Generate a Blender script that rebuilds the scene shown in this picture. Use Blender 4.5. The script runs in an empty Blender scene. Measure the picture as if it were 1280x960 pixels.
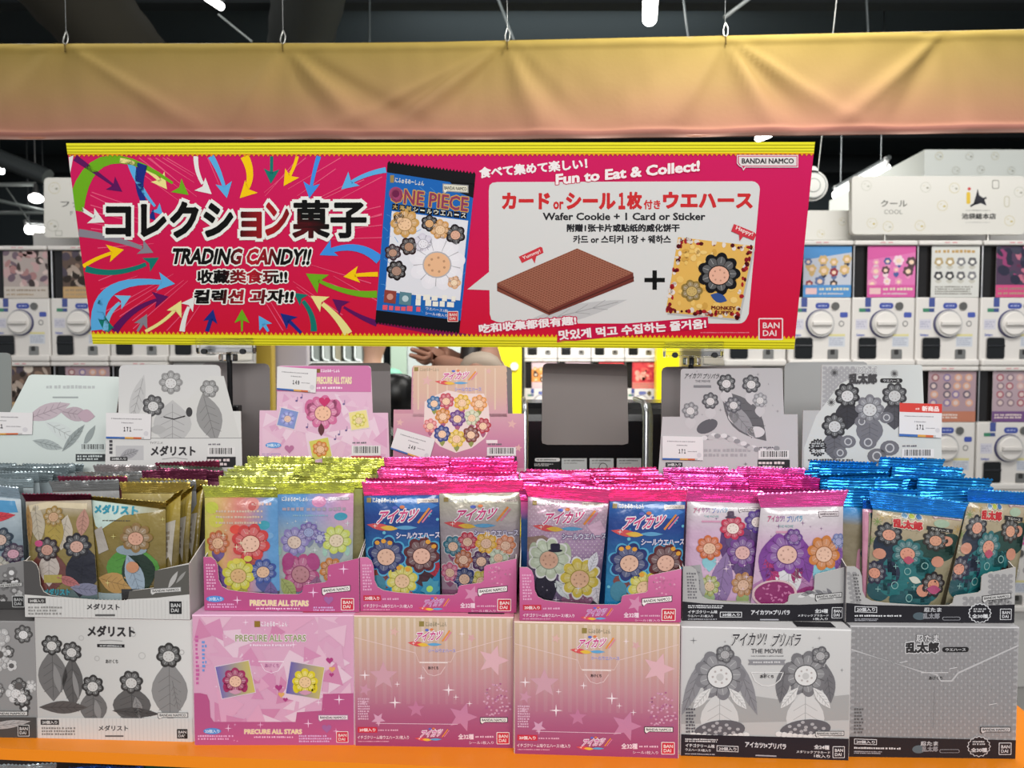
import bpy, bmesh, math, random
import numpy as np
from mathutils import Vector, Matrix, noise

# ------------------------------------------------------------------ camera, world, lights, exposure
S = bpy.context.scene
COL = S.collection
FPX = 887.0
EYE = Vector((0, 0, 1.5))
PITCH = math.radians(2.5)
cam_d = bpy.data.cameras.new('camera')
cam = bpy.data.objects.new('camera', cam_d)
COL.objects.link(cam)
cam.location = EYE
cam.rotation_euler = (math.pi / 2 - PITCH, 0, 0)
cam_d.sensor_width = 36
cam_d.lens = FPX / 1280 * 36
cam_d.clip_start = .02
cam_d.dof.use_dof = True
cam_d.dof.focus_distance = .93
cam_d.dof.aperture_fstop = 7.5
S.camera = cam
S.view_settings.view_transform = 'Standard'
S.view_settings.look = 'None'
S.view_settings.gamma = 1
S.view_settings.use_curve_mapping = False
S.view_settings.exposure = 0.0
S.cycles.use_denoising = True
S.cycles.max_bounces = 6
wd = bpy.data.worlds.new('world')
S.world = wd
wd.use_nodes = True
wd.node_tree.nodes['Background'].inputs[0].default_value = (.9, .95, 1, 1)
wd.node_tree.nodes['Background'].inputs[1].default_value = .40


def area(name, loc, target, sx, sy, power, col=(1, .98, .94)):
    l = bpy.data.lights.new(name, 'AREA')
    l.shape = 'RECTANGLE'
    l.size, l.size_y, l.energy, l.color = sx, sy, power, col
    o = bpy.data.objects.new(name, l)
    COL.objects.link(o)
    o.location = loc
    o.rotation_euler = (Vector(target) - Vector(loc)).to_track_quat('-Z', 'Y').to_euler()
    return o


area('aisle_light', (.3, -1.5, 2.75), (.1, 1.0, 1.3), 3.2, .8, 84)
area('aisle_light', (-.6, .35, 3.4), (-.3, 1.0, 1.0), 3.0, .3, 10)
area('far_aisle_light', (1.9, 1.7, 3.35), (1.9, 3.1, 1.3), 2.2, .5, 47)
area('far_aisle_light', (-1.9, 1.9, 3.35), (-1.9, 3.4, 1.3), 2.2, .5, 28)
area('centre_aisle_light', (.3, 4.3, 3.35), (.3, 6.2, 1.3), 2.2, .8, 160)
area('tube_glow', (.62, 1.25, 2.75), (.55, 1.85, 2.02), .25, .1, 15, (1, .98, .9))

R = random.Random(7)


# ------------------------------------------------------------------ helpers
def lin(h, g=1.0):
    if not isinstance(h, str):
        return tuple(h)
    h = h.lstrip('#')
    if len(h) == 3:
        h = ''.join(c * 2 for c in h)
    out = []
    for i in (0, 2, 4):
        c = int(h[i:i + 2], 16) / 255
        out.append((c / 12.92 if c <= .04045 else ((c + .055) / 1.055) ** 2.4) * g)
    return tuple(out)


def mixc(a, b, t):
    t = max(0, min(1, t))
    return tuple(x + (y - x) * t for x, y in zip(lin(a), lin(b)))


MATS = {}


def finish(name, rough=.5, metal=0., spec=.5, bump=0., bscale=60., coat=0., trans=0., stretch=None, ink=1.):
    m = bpy.data.materials.new(name)
    m.use_nodes = True
    nt = m.node_tree
    p = nt.nodes['Principled BSDF']
    a = nt.nodes.new('ShaderNodeAttribute')
    a.attribute_name = 'Col'
    if ink < 1:
        mu = nt.nodes.new('ShaderNodeMix')
        mu.data_type = 'RGBA'
        mu.blend_type = 'MULTIPLY'
        mu.inputs['Factor'].default_value = 1
        nt.links.new(a.outputs['Color'], [i_ for i_ in mu.inputs if i_.name == 'A' and i_.type == 'RGBA'][0])
        [i_ for i_ in mu.inputs if i_.name == 'B' and i_.type == 'RGBA'][0].default_value = (ink, ink, ink, 1)
        nt.links.new([o_ for o_ in mu.outputs if o_.type == 'RGBA'][0], p.inputs['Base Color'])
    else:
        nt.links.new(a.outputs['Color'], p.inputs['Base Color'])
    p.inputs['Roughness'].default_value = rough
    p.inputs['Metallic'].default_value = metal
    p.inputs['Specular IOR Level'].default_value = spec
    p.inputs['Coat Weight'].default_value = coat
    p.inputs['Coat Roughness'].default_value = .09
    if trans:
        tr = nt.nodes.new('ShaderNodeBsdfTranslucent')
        nt.links.new(a.outputs['Color'], tr.inputs['Color'])
        mx = nt.nodes.new('ShaderNodeMixShader')
        mx.inputs[0].default_value = trans
        nt.links.new(p.outputs[0], mx.inputs[1])
        nt.links.new(tr.outputs[0], mx.inputs[2])
        nt.links.new(mx.outputs[0], nt.nodes['Material Output'].inputs[0])
    if bump:
        tc = nt.nodes.new('ShaderNodeTexCoord')
        n = nt.nodes.new('ShaderNodeTexNoise')
        n.inputs['Scale'].default_value = bscale
        n.inputs['Detail'].default_value = 3
        b = nt.nodes.new('ShaderNodeBump')
        b.inputs['Strength'].default_value = bump
        b.inputs['Distance'].default_value = .004
        if stretch:
            mp = nt.nodes.new('ShaderNodeMapping')
            mp.inputs['Scale'].default_value = stretch
            nt.links.new(tc.outputs['Object'], mp.inputs['Vector'])
            nt.links.new(mp.outputs[0], n.inputs['Vector'])
        else:
            nt.links.new(tc.outputs['Object'], n.inputs['Vector'])
        nt.links.new(n.outputs['Fac'], b.inputs['Height'])
        nt.links.new(b.outputs['Normal'], p.inputs['Normal'])
    MATS[name] = m


finish('card', .55, spec=.35)
finish('board', .6, spec=.12)
finish('pack', .27, spec=.6, bump=.7, bscale=44, coat=.6, ink=.8)
finish('foilpack', .28, metal=.4, spec=.6, bump=.7, bscale=44, coat=.4, ink=.85)
finish('foil', .2, metal=.7, bump=.55, bscale=1, stretch=(22, 60, 150))
finish('plastic', .35)
finish('matte', .8, spec=.2)
finish('black', .22, spec=.5)
finish('metal', .28, metal=.9)
finish('fabric', .75, spec=.2, bump=.12, bscale=90, trans=.16)
finish('skin', .5)


def emit(name, col, st):
    m = bpy.data.materials.new(name)
    m.use_nodes = True
    nt = m.node_tree
    e = nt.nodes.new('ShaderNodeEmission')
    e.inputs[0].default_value = (*col, 1)
    e.inputs[1].default_value = st
    nt.links.new(e.outputs[0], nt.nodes['Material Output'].inputs[0])
    MATS[name] = m


emit('tube', (1, .98, .94), 14)
emit('spot', (1, .98, .96), 9)
gm = bpy.data.materials.new('clear_plastic')
gm.use_nodes = True
gp = gm.node_tree.nodes['Principled BSDF']
gp.inputs['Base Color'].default_value = (.97, .98, 1, 1)
gp.inputs['Roughness'].default_value = .04
gp.inputs['IOR'].default_value = 1.3
gp.inputs['Transmission Weight'].default_value = 1
MATS['clear'] = gm


def ray(u, v):
    a, b = (u - 640) / FPX, (480 - v) / FPX
    c, s = math.cos(PITCH), math.sin(PITCH)
    return Vector((a, c + b * s, b * c - s))


def at_y(u, v, y):
    d = ray(u, v)
    return EYE + d * (y / d.y)


def at_z(u, v, z):
    d = ray(u, v)
    return EYE + d * ((z - EYE.z) / d.z)


def at_plane(u, v, p, n):
    d = ray(u, v)
    return EYE + d * ((p - EYE).dot(n) / d.dot(n))


class Part:
    def __init__(s):
        s.v, s.f, s.c, s.m, s.s = [], [], [], [], []

    def face(s, pts, col, mat='card', smooth=False):
        i = len(s.v)
        s.v += [Vector(p) for p in pts]
        s.f.append(list(range(i, i + len(pts))))
        s.c.append([lin(col)] * len(pts))
        s.m.append(mat)
        s.s.append(smooth)

    def grid(s, pts, col, mat='card', smooth=True, wrap=False, flip=False):
        """pts[row][col]; col a colour or a function of row and column fractions"""
        nr, nc = len(pts), len(pts[0])
        i = len(s.v)
        for r in pts:
            s.v += [Vector(p) for p in r]
        cs = range(nc if wrap else nc - 1)
        for r in range(nr - 1):
            for c in cs:
                q = [(r, c), (r, (c + 1) % nc), (r + 1, (c + 1) % nc), (r + 1, c)]
                if flip:
                    q.reverse()
                s.f.append([i + a * nc + b for a, b in q])
                s.c.append([lin(col(a / (nr - 1), b / max(1, nc - 1))) if callable(col) else lin(col) for a, b in q])
                s.m.append(mat)
                s.s.append(smooth)

    def box(s, lo, hi, col, mat='plastic', bev=0.0, M=None):
        x0, y0, z0 = lo
        x1, y1, z1 = hi
        if bev <= 0:
            P = [(x0, y0, z0), (x1, y0, z0), (x1, y1, z0), (x0, y1, z0), (x0, y0, z1), (x1, y0, z1), (x1, y1, z1), (x0, y1, z1)]
            F = [(0, 3, 2, 1), (4, 5, 6, 7), (0, 1, 5, 4), (1, 2, 6, 5), (2, 3, 7, 6), (3, 0, 4, 7)]
            P = [Vector(p) for p in P]
        else:
            bm = bmesh.new()
            bmesh.ops.create_cube(bm, size=1)
            for v in bm.verts:
                v.co = Vector(((x0 + x1) / 2 + v.co.x * (x1 - x0), (y0 + y1) / 2 + v.co.y * (y1 - y0), (z0 + z1) / 2 + v.co.z * (z1 - z0)))
            bmesh.ops.bevel(bm, geom=bm.edges[:], offset=bev, segments=2, affect='EDGES', profile=.5)
            bm.verts.index_update()
            P = [v.co.copy() for v in bm.verts]
            F = [[v.index for v in f.verts] for f in bm.faces]
            bm.free()
        if M:
            P = [M @ p for p in P]
        i = len(s.v)
        s.v += P
        for f in F:
            s.f.append([i + j for j in f])
            s.c.append([lin(col)] * len(f))
            s.m.append(mat)
            s.s.append(False)

    def tube(s, pts, rad, col, mat='plastic', n=10, cap=True, smooth=True):
        pts = [Vector(p) for p in pts]
        rad = rad if isinstance(rad, (list, tuple)) else [rad] * len(pts)
        rings = []
        for i, p in enumerate(pts):
            d = (pts[min(i + 1, len(pts) - 1)] - pts[max(i - 1, 0)]).normalized()
            a = d.orthogonal().normalized() if i == 0 else (a0 - d * a0.dot(d)).normalized()
            a0 = a
            b = d.cross(a)
            rings.append([p + (a * math.cos(t) + b * math.sin(t)) * rad[i] for t in [2 * math.pi * k / n for k in range(n)]])
        s.grid(rings, col, mat, smooth, wrap=True, flip=False)
        if cap:
            s.face(list(reversed(rings[0])), col, mat)
            s.face(rings[-1], col, mat)

    def prism(s, poly, z0z1, col, mat='plastic', M=None):
        """poly of (x,z) seen from the front, extruded in y"""
        y0, y1 = z0z1
        a = [Vector((x, y0, z)) for x, z in poly]
        b = [Vector((x, y1, z)) for x, z in poly]
        if M:
            a, b = [M @ p for p in a], [M @ p for p in b]
        s.face(a, col, mat)
        s.face(list(reversed(b)), col, mat)
        n = len(a)
        for i in range(n):
            j = (i + 1) % n
            s.face([a[j], a[i], b[i], b[j]], col, mat)

    def build(s, name, parent=None, origin=None):
        o3 = Vector(origin) if origin is not None else (Vector(parent['_o']) if parent is not None else Vector((0, 0, 0)))
        me = bpy.data.meshes.new(name)
        me.from_pydata([p - o3 for p in s.v], [], s.f)
        names = []
        for m in s.m:
            if m not in names:
                names.append(m)
        for m in names:
            me.materials.append(MATS[m])
        me.polygons.foreach_set('material_index', [names.index(m) for m in s.m])
        me.polygons.foreach_set('use_smooth', s.s)
        ca = me.color_attributes.new('Col', 'FLOAT_COLOR', 'CORNER')
        flat = []
        for f in s.c:
            for c in f:
                flat += [c[0], c[1], c[2], 1]
        ca.data.foreach_set('color', flat)
        me.update()
        ob = bpy.data.objects.new(name, me)
        COL.objects.link(ob)
        if parent is not None:
            ob.parent = parent
        else:
            ob.location = o3
        return ob


def tag(o, label, cat, group=None, kind=None):
    if label:
        o['label'] = label
    if cat:
        o['category'] = cat
    if group:
        o['group'] = group
    if kind:
        o['kind'] = kind
    return o


def thing(name, label, cat, loc, group=None):
    o = bpy.data.objects.new(name, None)
    COL.objects.link(o)
    o.empty_display_size = .02
    o.location = loc
    o['_o'] = list(loc)
    return tag(o, label, cat, group)


def dup(root, loc=None, rot=None, scale=None, label=None, group=None):
    r = root.copy()
    COL.objects.link(r)
    if loc is not None:
        r.location = loc
    if rot is not None:
        r.rotation_euler = rot
    if scale is not None:
        r.scale = scale
    if label:
        r['label'] = label
    if group:
        r['group'] = group
    for ch in list(root.children):
        c = ch.copy()
        COL.objects.link(c)
        c.parent = r
        for g in list(ch.children):
            d = g.copy()
            COL.objects.link(d)
            d.parent = c
    return r


# ------------------------------------------------------------------ printing on surfaces
TC = {}


def glyphs(txt):
    key = txt
    if key not in TC:
        cu = bpy.data.curves.new('txt', 'FONT')
        cu.body = txt
        cu.size = 1
        cu.resolution_u = 2
        ob = bpy.data.objects.new('txt', cu)
        me = ob.to_mesh()
        vs = [(v.co.x, v.co.y) for v in me.vertices]
        fs = [tuple(p.vertices) for p in me.polygons]
        cnt = {}
        for f in fs:
            for a, b in zip(f, f[1:] + f[:1]):
                e = (min(a, b), max(a, b))
                cnt[e] = cnt.get(e, 0) + 1
        rim = [e for e, n_ in cnt.items() if n_ == 1]
        ob.to_mesh_clear()
        bpy.data.objects.remove(ob)
        bpy.data.curves.remove(cu)
        xs = [a for a, b in vs] or [0, 1]
        ys = [b for a, b in vs] or [0, 1]
        TC[key] = (vs, fs, (min(xs), max(xs), min(ys), max(ys)), rim)
    return TC[key]


def rim_strokes(vs, rim, w):
    """quads that thicken a glyph by w all round"""
    out = []
    for a, b in rim:
        (x0, y0), (x1, y1) = vs[a], vs[b]
        dx, dy = x1 - x0, y1 - y0
        d = math.hypot(dx, dy)
        if d < 1e-5:
            continue
        dx, dy = dx / d * w, dy / d * w
        e = .6
        out.append([(x0 - dx * e - dy, y0 - dy * e + dx), (x0 - dx * e + dy, y0 - dy * e - dx), (x1 + dx * e + dy, y1 + dy * e - dx), (x1 + dx * e - dy, y1 + dy * e + dx)])
    return out


class Panel:
    """shapes drawn in a 2D frame (x right, y down), later laid on a surface"""

    def __init__(s, mat='card'):
        s.bm = bmesh.new()
        s.cl = s.bm.faces.layers.int.new('c')
        s.cols = []
        s.mat = mat

    def poly(s, pts, col, k=0, mat=None):
        vs = [s.bm.verts.new((p[0], p[1], k)) for p in pts]
        f = s.bm.faces.new(vs)
        s.cols.append((col, mat or s.mat))
        f[s.cl] = len(s.cols) - 1

    def mesh(s, vs, fs, col, k, mat=None):
        s.cols.append((col, mat or s.mat))
        c = len(s.cols) - 1
        bv = [s.bm.verts.new((x, y, k)) for x, y in vs]
        for f in fs:
            try:
                nf = s.bm.faces.new([bv[i] for i in f])
                nf[s.cl] = c
            except ValueError:
                pass

    def rect(s, x0, y0, x1, y1, col, k=1, rot=0, r=0, mat=None):
        cx, cy = (x0 + x1) / 2, (y0 + y1) / 2
        if r > 0:
            r = min(r, abs(x1 - x0) / 2, abs(y1 - y0) / 2)
            pts = []
            for (ax, ay, t0) in ((x1 - r, y0 + r, -90), (x1 - r, y1 - r, 0), (x0 + r, y1 - r, 90), (x0 + r, y0 + r, 180)):
                pts += [(ax + r * math.cos(math.radians(t0 + t)), ay + r * math.sin(math.radians(t0 + t))) for t in (0, 30, 60, 90)]
        else:
            pts = [(x0, y0), (x1, y0), (x1, y1), (x0, y1)]
        s.poly(rotp(pts, cx, cy, rot), col, k, mat)

    def ell(s, cx, cy, rx, ry=None, col='#fff', k=1, n=20, rot=0, mat=None):
        ry = rx if ry is None else ry
        s.poly(rotp([(cx + rx * math.cos(2 * math.pi * i / n), cy + ry * math.sin(2 * math.pi * i / n)) for i in range(n)], cx, cy, rot), col, k, mat)

    def ring(s, cx, cy, r0, r1, col, k=1, n=24):
        for i in range(n):
            a, b = 2 * math.pi * i / n, 2 * math.pi * (i + 1) / n
            s.poly([(cx + r * math.cos(t), cy + r * math.sin(t)) for r, t in ((r0, a), (r1, a), (r1, b), (r0, b))], col, k)

    def star(s, cx, cy, r, col, k=1, n=5, inner=.42, rot=-90):
        s.poly([(cx + (r if i % 2 == 0 else r * inner) * math.cos(math.radians(rot + 180 * i / n)),
                 cy + (r if i % 2 == 0 else r * inner) * math.sin(math.radians(rot + 180 * i / n))) for i in range(2 * n)], col, k)

    def heart(s, cx, cy, r, col, k=1, rot=0):
        pts = []
        for i in range(24):
            t = 2 * math.pi * i / 24
            pts.append((cx + r * math.sin(t) ** 3, cy - r * (13 * math.cos(t) - 5 * math.cos(2 * t) - 2 * math.cos(3 * t) - math.cos(4 * t)) / 16))
        s.poly(rotp(pts, cx, cy, rot), col, k)

    def blossom(s, cx, cy, r, petal, centre, n=6, k=2, rot=0, edge=None, dot=None):
        """a plain flower motif"""
        def pet(q):
            return [(cx + q * (.84 + .24 * abs(math.cos(n * t / 2)) ** .8) * math.cos(t + rot), cy + q * (.84 + .24 * abs(math.cos(n * t / 2)) ** .8) * math.sin(t + rot)) for t in [2 * math.pi * i / (n * 8) for i in range(n * 8)]]
        if edge:
            s.poly(pet(r * 1.1), edge, k)
            k += 1
        s.poly(pet(r), petal, k)
        if r >= 7 and isinstance(petal, str):
            s.poly(pet(r * .8), mixc(petal, '#ffffff', .1), k + .25)
            for i in range(n):
                a = rot + 2 * math.pi * (i + .5) / n
                s.line([(cx + r * .45 * math.cos(a), cy + r * .45 * math.sin(a)), (cx + r * .9 * math.cos(a), cy + r * .9 * math.sin(a))], [.5, 1.1], mixc(petal, '#000000', .5), k + .5)
                a = rot + 2 * math.pi * i / n
                s.line([(cx + r * .55 * math.cos(a), cy + r * .55 * math.sin(a)), (cx + r * .86 * math.cos(a), cy + r * .86 * math.sin(a))], [.9, .4], mixc(petal, '#ffffff', .35), k + .6)
            s.ell(cx, cy + r * .08, r * .55, r * .51, mixc(petal, '#000000', .45), k + .8)
        s.ell(cx, cy + r * .08, r * .5, r * .46, centre, k + 1)
        if r >= 7 and isinstance(centre, str):
            for i in range(7):
                a = 2 * math.pi * i / 7 + .4
                s.ell(cx + r * .3 * math.cos(a), cy + r * .08 + r * .27 * math.sin(a), r * .05, None, mixc(centre, '#5c3020', .45), k + 1.3, 7)
        if dot:
            s.ell(cx, cy + r * .1, r * .16, None, dot, k + 2, 10)

    def leaf(s, cx, cy, l, w, col, k=1, rot=0):
        n = 8
        pts = [(cx - l / 2 + l * i / n, cy - w * math.sin(math.pi * i / n)) for i in range(n + 1)]
        pts += [(cx + l / 2 - l * i / n, cy + w * math.sin(math.pi * i / n)) for i in range(1, n)]
        s.poly(rotp(pts, cx, cy, rot), col, k)
        if l >= 26 and w >= 5 and isinstance(col, str):
            d = mixc(col, '#000000', .4)
            s.line(rotp([(cx - l * .42, cy), (cx + l * .42, cy)], cx, cy, rot), .8, d, k + .12)
            for i in (-.25, -.1, .05, .2):
                for sg in (-1, 1):
                    s.line(rotp([(cx + l * i, cy), (cx + l * (i + .12), cy + sg * w * .62)], cx, cy, rot), .6, d, k + .14 + i * .05)

    def line(s, pts, w, col, k=1):
        """a stroke along points; w one width or one per point"""
        n = len(pts)
        ws = w if isinstance(w, (list, tuple)) else [w] * n
        L, Rr = [], []
        for i in range(n):
            a, b = pts[max(0, i - 1)], pts[min(n - 1, i + 1)]
            dx, dy = b[0] - a[0], b[1] - a[1]
            d = math.hypot(dx, dy) or 1
            nx, ny = -dy / d * ws[i] / 2, dx / d * ws[i] / 2
            L.append((pts[i][0] + nx, pts[i][1] + ny))
            Rr.append((pts[i][0] - nx, pts[i][1] - ny))
        for i in range(n - 1):
            s.poly([L[i], L[i + 1], Rr[i + 1], Rr[i]], col, k)

    def arrow(s, tail, ctrl, tip, w0, w1, head, col, k=2):
        pts = [((1 - t) ** 2 * tail[0] + 2 * t * (1 - t) * ctrl[0] + t * t * tip[0], (1 - t) ** 2 * tail[1] + 2 * t * (1 - t) * ctrl[1] + t * t * tip[1]) for t in [i / 12 for i in range(13)]]
        dx, dy = tip[0] - ctrl[0], tip[1] - ctrl[1]
        d = math.hypot(dx, dy)
        dx, dy = dx / d, dy / d
        bx, by = tip[0] - dx * head, tip[1] - dy * head
        body = [p for p in pts if (p[0] - tip[0]) * dx + (p[1] - tip[1]) * dy < -head * .75]
        if len(body) < 2:
            body = [tail, (bx, by)]
        s.line(body, [w0 + (w1 - w0) * i / (len(body) - 1) for i in range(len(body))], col, k)
        h = head * .62
        s.poly([tip, (bx - dx * head * .15 - dy * h, by - dy * head * .15 + dx * h), (bx + dx * head * .12, by + dy * head * .12), (bx - dx * head * .15 + dy * h, by - dy * head * .15 - dx * h)], col, k)

    def text(s, txt, q, col, k=3, bold=.015, outline=None, mat=None):
        """q: x0,y0,x1,y1 box, or three corners (top left, top right, bottom left)"""
        vs, fs, (x0, x1, y0, y1), rim = glyphs(txt)
        x0, x1, y0, y1 = x0 - bold, x1 + bold, y0 - bold, y1 + bold
        if len(q) == 4:
            q = ((q[0], q[1]), (q[2], q[1]), (q[0], q[3]))
        (ax, ay), (bx, by), (cx, cy) = q

        def m(p):
            a = (p[0] - x0) / (x1 - x0)
            b = (y1 - p[1]) / (y1 - y0)
            return (ax + (bx - ax) * a + (cx - ax) * b, ay + (by - ay) * a + (cy - ay) * b)
        if outline:
            for oc, ow in outline:
                for i, qd in enumerate(rim_strokes(vs, rim, bold + ow)):
                    s.poly([m(p) for p in qd], oc, k + (i % 24) * .02, mat)
                k += 1
        if bold > .012:
            for i, qd in enumerate(rim_strokes(vs, rim, bold)):
                s.poly([m(p) for p in qd], col, k + (i % 24) * .02, mat)
        s.mesh([m(p) for p in vs], fs, col, k + .5, mat)

    def scribble(s, x0, y0, x1, y1, col, k=2, rows=1, seed=1, rot=0):
        """print too small to read"""
        r = random.Random(seed)
        h = (y1 - y0) / rows
        cx, cy = (x0 + x1) / 2, (y0 + y1) / 2
        for i in range(rows):
            x = x0
            end = x1 - (r.random() * .25 * (x1 - x0) if rows > 1 else 0)
            while x < end - h * .3:
                w = h * r.uniform(.45, .8)
                t = r.uniform(0, .18)
                s.poly(rotp([(x, y0 + h * (i + .1 + t)), (min(x + w, end), y0 + h * (i + .1 + t)), (min(x + w, end), y0 + h * (i + .78)), (x, y0 + h * (i + .78))], cx, cy, rot), col, k)
                x += w + h * r.choice((.15, .2, .25, .5))

    def barcode(s, x0, y0, x1, y1, k=2, bg='#d8d4d4', fg='#222', seed=3):
        s.rect(x0, y0, x1, y1, bg, k)
        r = random.Random(seed)
        x = x0 + (x1 - x0) * .08
        while x < x1 - (x1 - x0) * .1:
            w = r.choice((.5, .6, .9, 1.3))
            s.rect(x, y0 + (y1 - y0) * .08, x + w, y1 - (y1 - y0) * .22, fg, k + 1)
            x += w + r.choice((.6, .7, 1.1))

    def maker_square(s, x0, y0, x1, y1, bg, fg, k=3, border=True):
        if border:
            d = (x1 - x0) * .06
            s.rect(x0 - d, y0 - d, x1 + d, y1 + d, fg, k, r=d)
            k += 1
        s.rect(x0, y0, x1, y1, bg, k, r=.5)
        w, h = x1 - x0, y1 - y0
        s.text('BAN', (x0 + w * .14, y0 + h * .16, x1 - w * .1, y0 + h * .46), fg, k + 1, .02)
        s.text('DAI', (x0 + w * .14, y0 + h * .56, x1 - w * .24, y0 + h * .86), fg, k + 1, .02)

    def maker_tag(s, x0, y0, x1, y1, bg='#e8e4e0', fg='#222', edge='#222', k=3, dy=0):
        """speech-bubble name tag; dy tilts it"""
        e = (y1 - y0) * .13
        def q(a, b):
            return [(a[0], a[1]), (b[0], a[1] + dy), (b[0], b[1] + dy), (a[0] + (b[0] - a[0]) * .16, b[1] + dy * .16), (a[0] + (b[0] - a[0]) * .05, b[1] + (y1 - y0) * .35), (a[0], b[1])]
        s.poly(q((x0, y0), (x1, y1)), edge, k)
        s.poly(q((x0 + e, y0 + e), (x1 - e, y1 - e)), bg, k + 1)
        h = y1 - y0
        w = x1 - x0
        s.text('BANDAI NAMCO', ((x0 + w * .07, y0 + h * .28 + dy * .07), (x1 - w * .07, y0 + h * .28 + dy * .93), (x0 + w * .07, y0 + h * .74 + dy * .07)), fg, k + 2, .02)

    def lay(s, part, mapf, cu=(), cv=(), smooth=False, clip=None):
        bm = s.bm
        if clip:
            for i in range(len(clip)):
                a, b = clip[i], clip[(i + 1) % len(clip)]
                bmesh.ops.bisect_plane(bm, geom=bm.verts[:] + bm.edges[:] + bm.faces[:], plane_co=(a[0], a[1], 0), plane_no=(b[1] - a[1], a[0] - b[0], 0), dist=1e-5, clear_outer=True)
        for x in cu:
            bmesh.ops.bisect_plane(bm, geom=bm.verts[:] + bm.edges[:] + bm.faces[:], plane_co=(x, 0, 0), plane_no=(1, 0, 0), dist=1e-5)
        for y in cv:
            bmesh.ops.bisect_plane(bm, geom=bm.verts[:] + bm.edges[:] + bm.faces[:], plane_co=(0, y, 0), plane_no=(0, 1, 0), dist=1e-5)
        bm.normal_update()
        bm.verts.index_update()
        base = len(part.v)
        uv = [v.co.copy() for v in bm.verts]
        part.v += [mapf(p.x, p.y, p.z) for p in uv]
        for f in bm.faces:
            idx = [v.index for v in f.verts]
            if f.normal.z > 0:
                idx.reverse()
            col, mat = s.cols[f[s.cl]]
            part.f.append([base + i for i in idx])
            part.c.append([lin(col(uv[i].x, uv[i].y)) for i in idx] if callable(col) else [lin(col)] * len(idx))
            part.m.append(mat)
            part.s.append(smooth)
        bm.free()


def rotp(pts, cx, cy, deg):
    if not deg:
        return pts
    c, s_ = math.cos(math.radians(deg)), math.sin(math.radians(deg))
    return [(cx + (x - cx) * c - (y - cy) * s_, cy + (x - cx) * s_ + (y - cy) * c) for x, y in pts]


EPS = .00013


class Quad:
    """four frame corners (TL,TR,BR,BL) tied to four world corners"""

    def __init__(s, q, w, bulge=None):
        s.eps = .00023 if bulge else EPS
        A, b = [], []
        for (x, y), (u, v) in zip(q, ((0, 0), (1, 0), (1, 1), (0, 1))):
            A.append([x, y, 1, 0, 0, 0, -u * x, -u * y])
            b.append(u)
            A.append([0, 0, 0, x, y, 1, -v * x, -v * y])
            b.append(v)
        s.h = np.linalg.solve(np.array(A, float), np.array(b, float))
        s.q = q
        s.w = [Vector(p) for p in w]
        s.n = (s.w[3] - s.w[0]).cross(s.w[1] - s.w[0]).normalized()   # towards the reader
        s.bulge = bulge

    def st(s, x, y):
        h = s.h
        d = h[6] * x + h[7] * y + 1
        return (h[0] * x + h[1] * y + h[2]) / d, (h[3] * x + h[4] * y + h[5]) / d

    def bil(s, a, b):
        w = s.w
        return w[0] * (1 - a) * (1 - b) + w[1] * a * (1 - b) + w[2] * a * b + w[3] * (1 - a) * b

    def P(s, x, y, k=0):
        a, b = s.st(x, y)
        d = k * s.eps
        if s.bulge:
            d += s.bulge(a, b)
        return s.bil(a, b) + s.n * d


def slab(part, quad, outline, thick, col, back=None, mat='card'):
    """edges and back of a sheet whose printed face follows outline"""
    f = [quad.P(x, y, 0) for x, y in outline]
    b = [p - quad.n * thick for p in f]
    part.face(list(reversed(b)) if area2(outline) < 0 else b, back or col, mat)
    n = len(f)
    for i in range(n):
        j = (i + 1) % n
        part.face([f[i], f[j], b[j], b[i]], col, mat)


def area2(p):
    return sum(p[i][0] * p[(i + 1) % len(p)][1] - p[(i + 1) % len(p)][0] * p[i][1] for i in range(len(p)))


# ------------------------------------------------------------------ the setting
ZS = 1.025          # top of the orange shelf


def struct(name, part):
    o = part.build(name)
    o['kind'] = 'structure'
    return o


p = Part()
p.box((-7, -3, -.1), (7, 9.2, 0), '#8d8c8a', 'plastic')
struct('floor', p)
p = Part()
p.box((-7, -.5, 3.75), (7, 9.2, 3.9), '#2a3236', 'matte')
struct('ceiling', p)
p = Part()
p.box((-7, 9, 0), (7, 9.2, 3.75), '#3c4347', 'matte')
struct('wall_back', p)
p = Part()
p.box((-7.2, -.5, 0), (-7, 9.2, 3.75), '#4a4e50', 'matte')
struct('wall_left', p)
p = Part()
p.box((7, -.5, 0), (7.2, 9.2, 3.75), '#4a4e50', 'matte')
struct('wall_right', p)

# dark beams and ducts under the ceiling
bs = []
for i, y in enumerate((3.0, 4.3, 5.6, 6.9, 8.2)):
    p = Part()
    p.box((-6.9, y - .05, 3.55), (6.9, y + .05, 3.75), '#1d2123', 'matte')
    o = p.build('ceiling_beam')
    tag(o, 'dark steel beam running across under the black ceiling', 'beam', 'ceiling beams')
    o['kind'] = 'structure'
for a, b, r, c in (((40, -70, 3.0), (150, 60, 3.75), .2, '#3c3a34'), ((395, -60, 3.2), (372, 70, 4.3), .17, '#3a3d3c')):
    p = Part()
    A, B = at_y(*a), at_y(*b)
    B = B + (B - A) * .6
    pts = [A + (B - A) * i / 12 for i in range(13)]
    p.tube(pts, [r + (.008 if i % 2 else 0) for i in range(13)], c, 'matte', 20)
    o = p.build('air_duct', origin=(A + B) / 2)
    tag(o, 'dark round air duct slanting under the ceiling at the left end' if a[0] < 100 else 'dark round air duct under the ceiling nearer the middle', 'duct')
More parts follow.
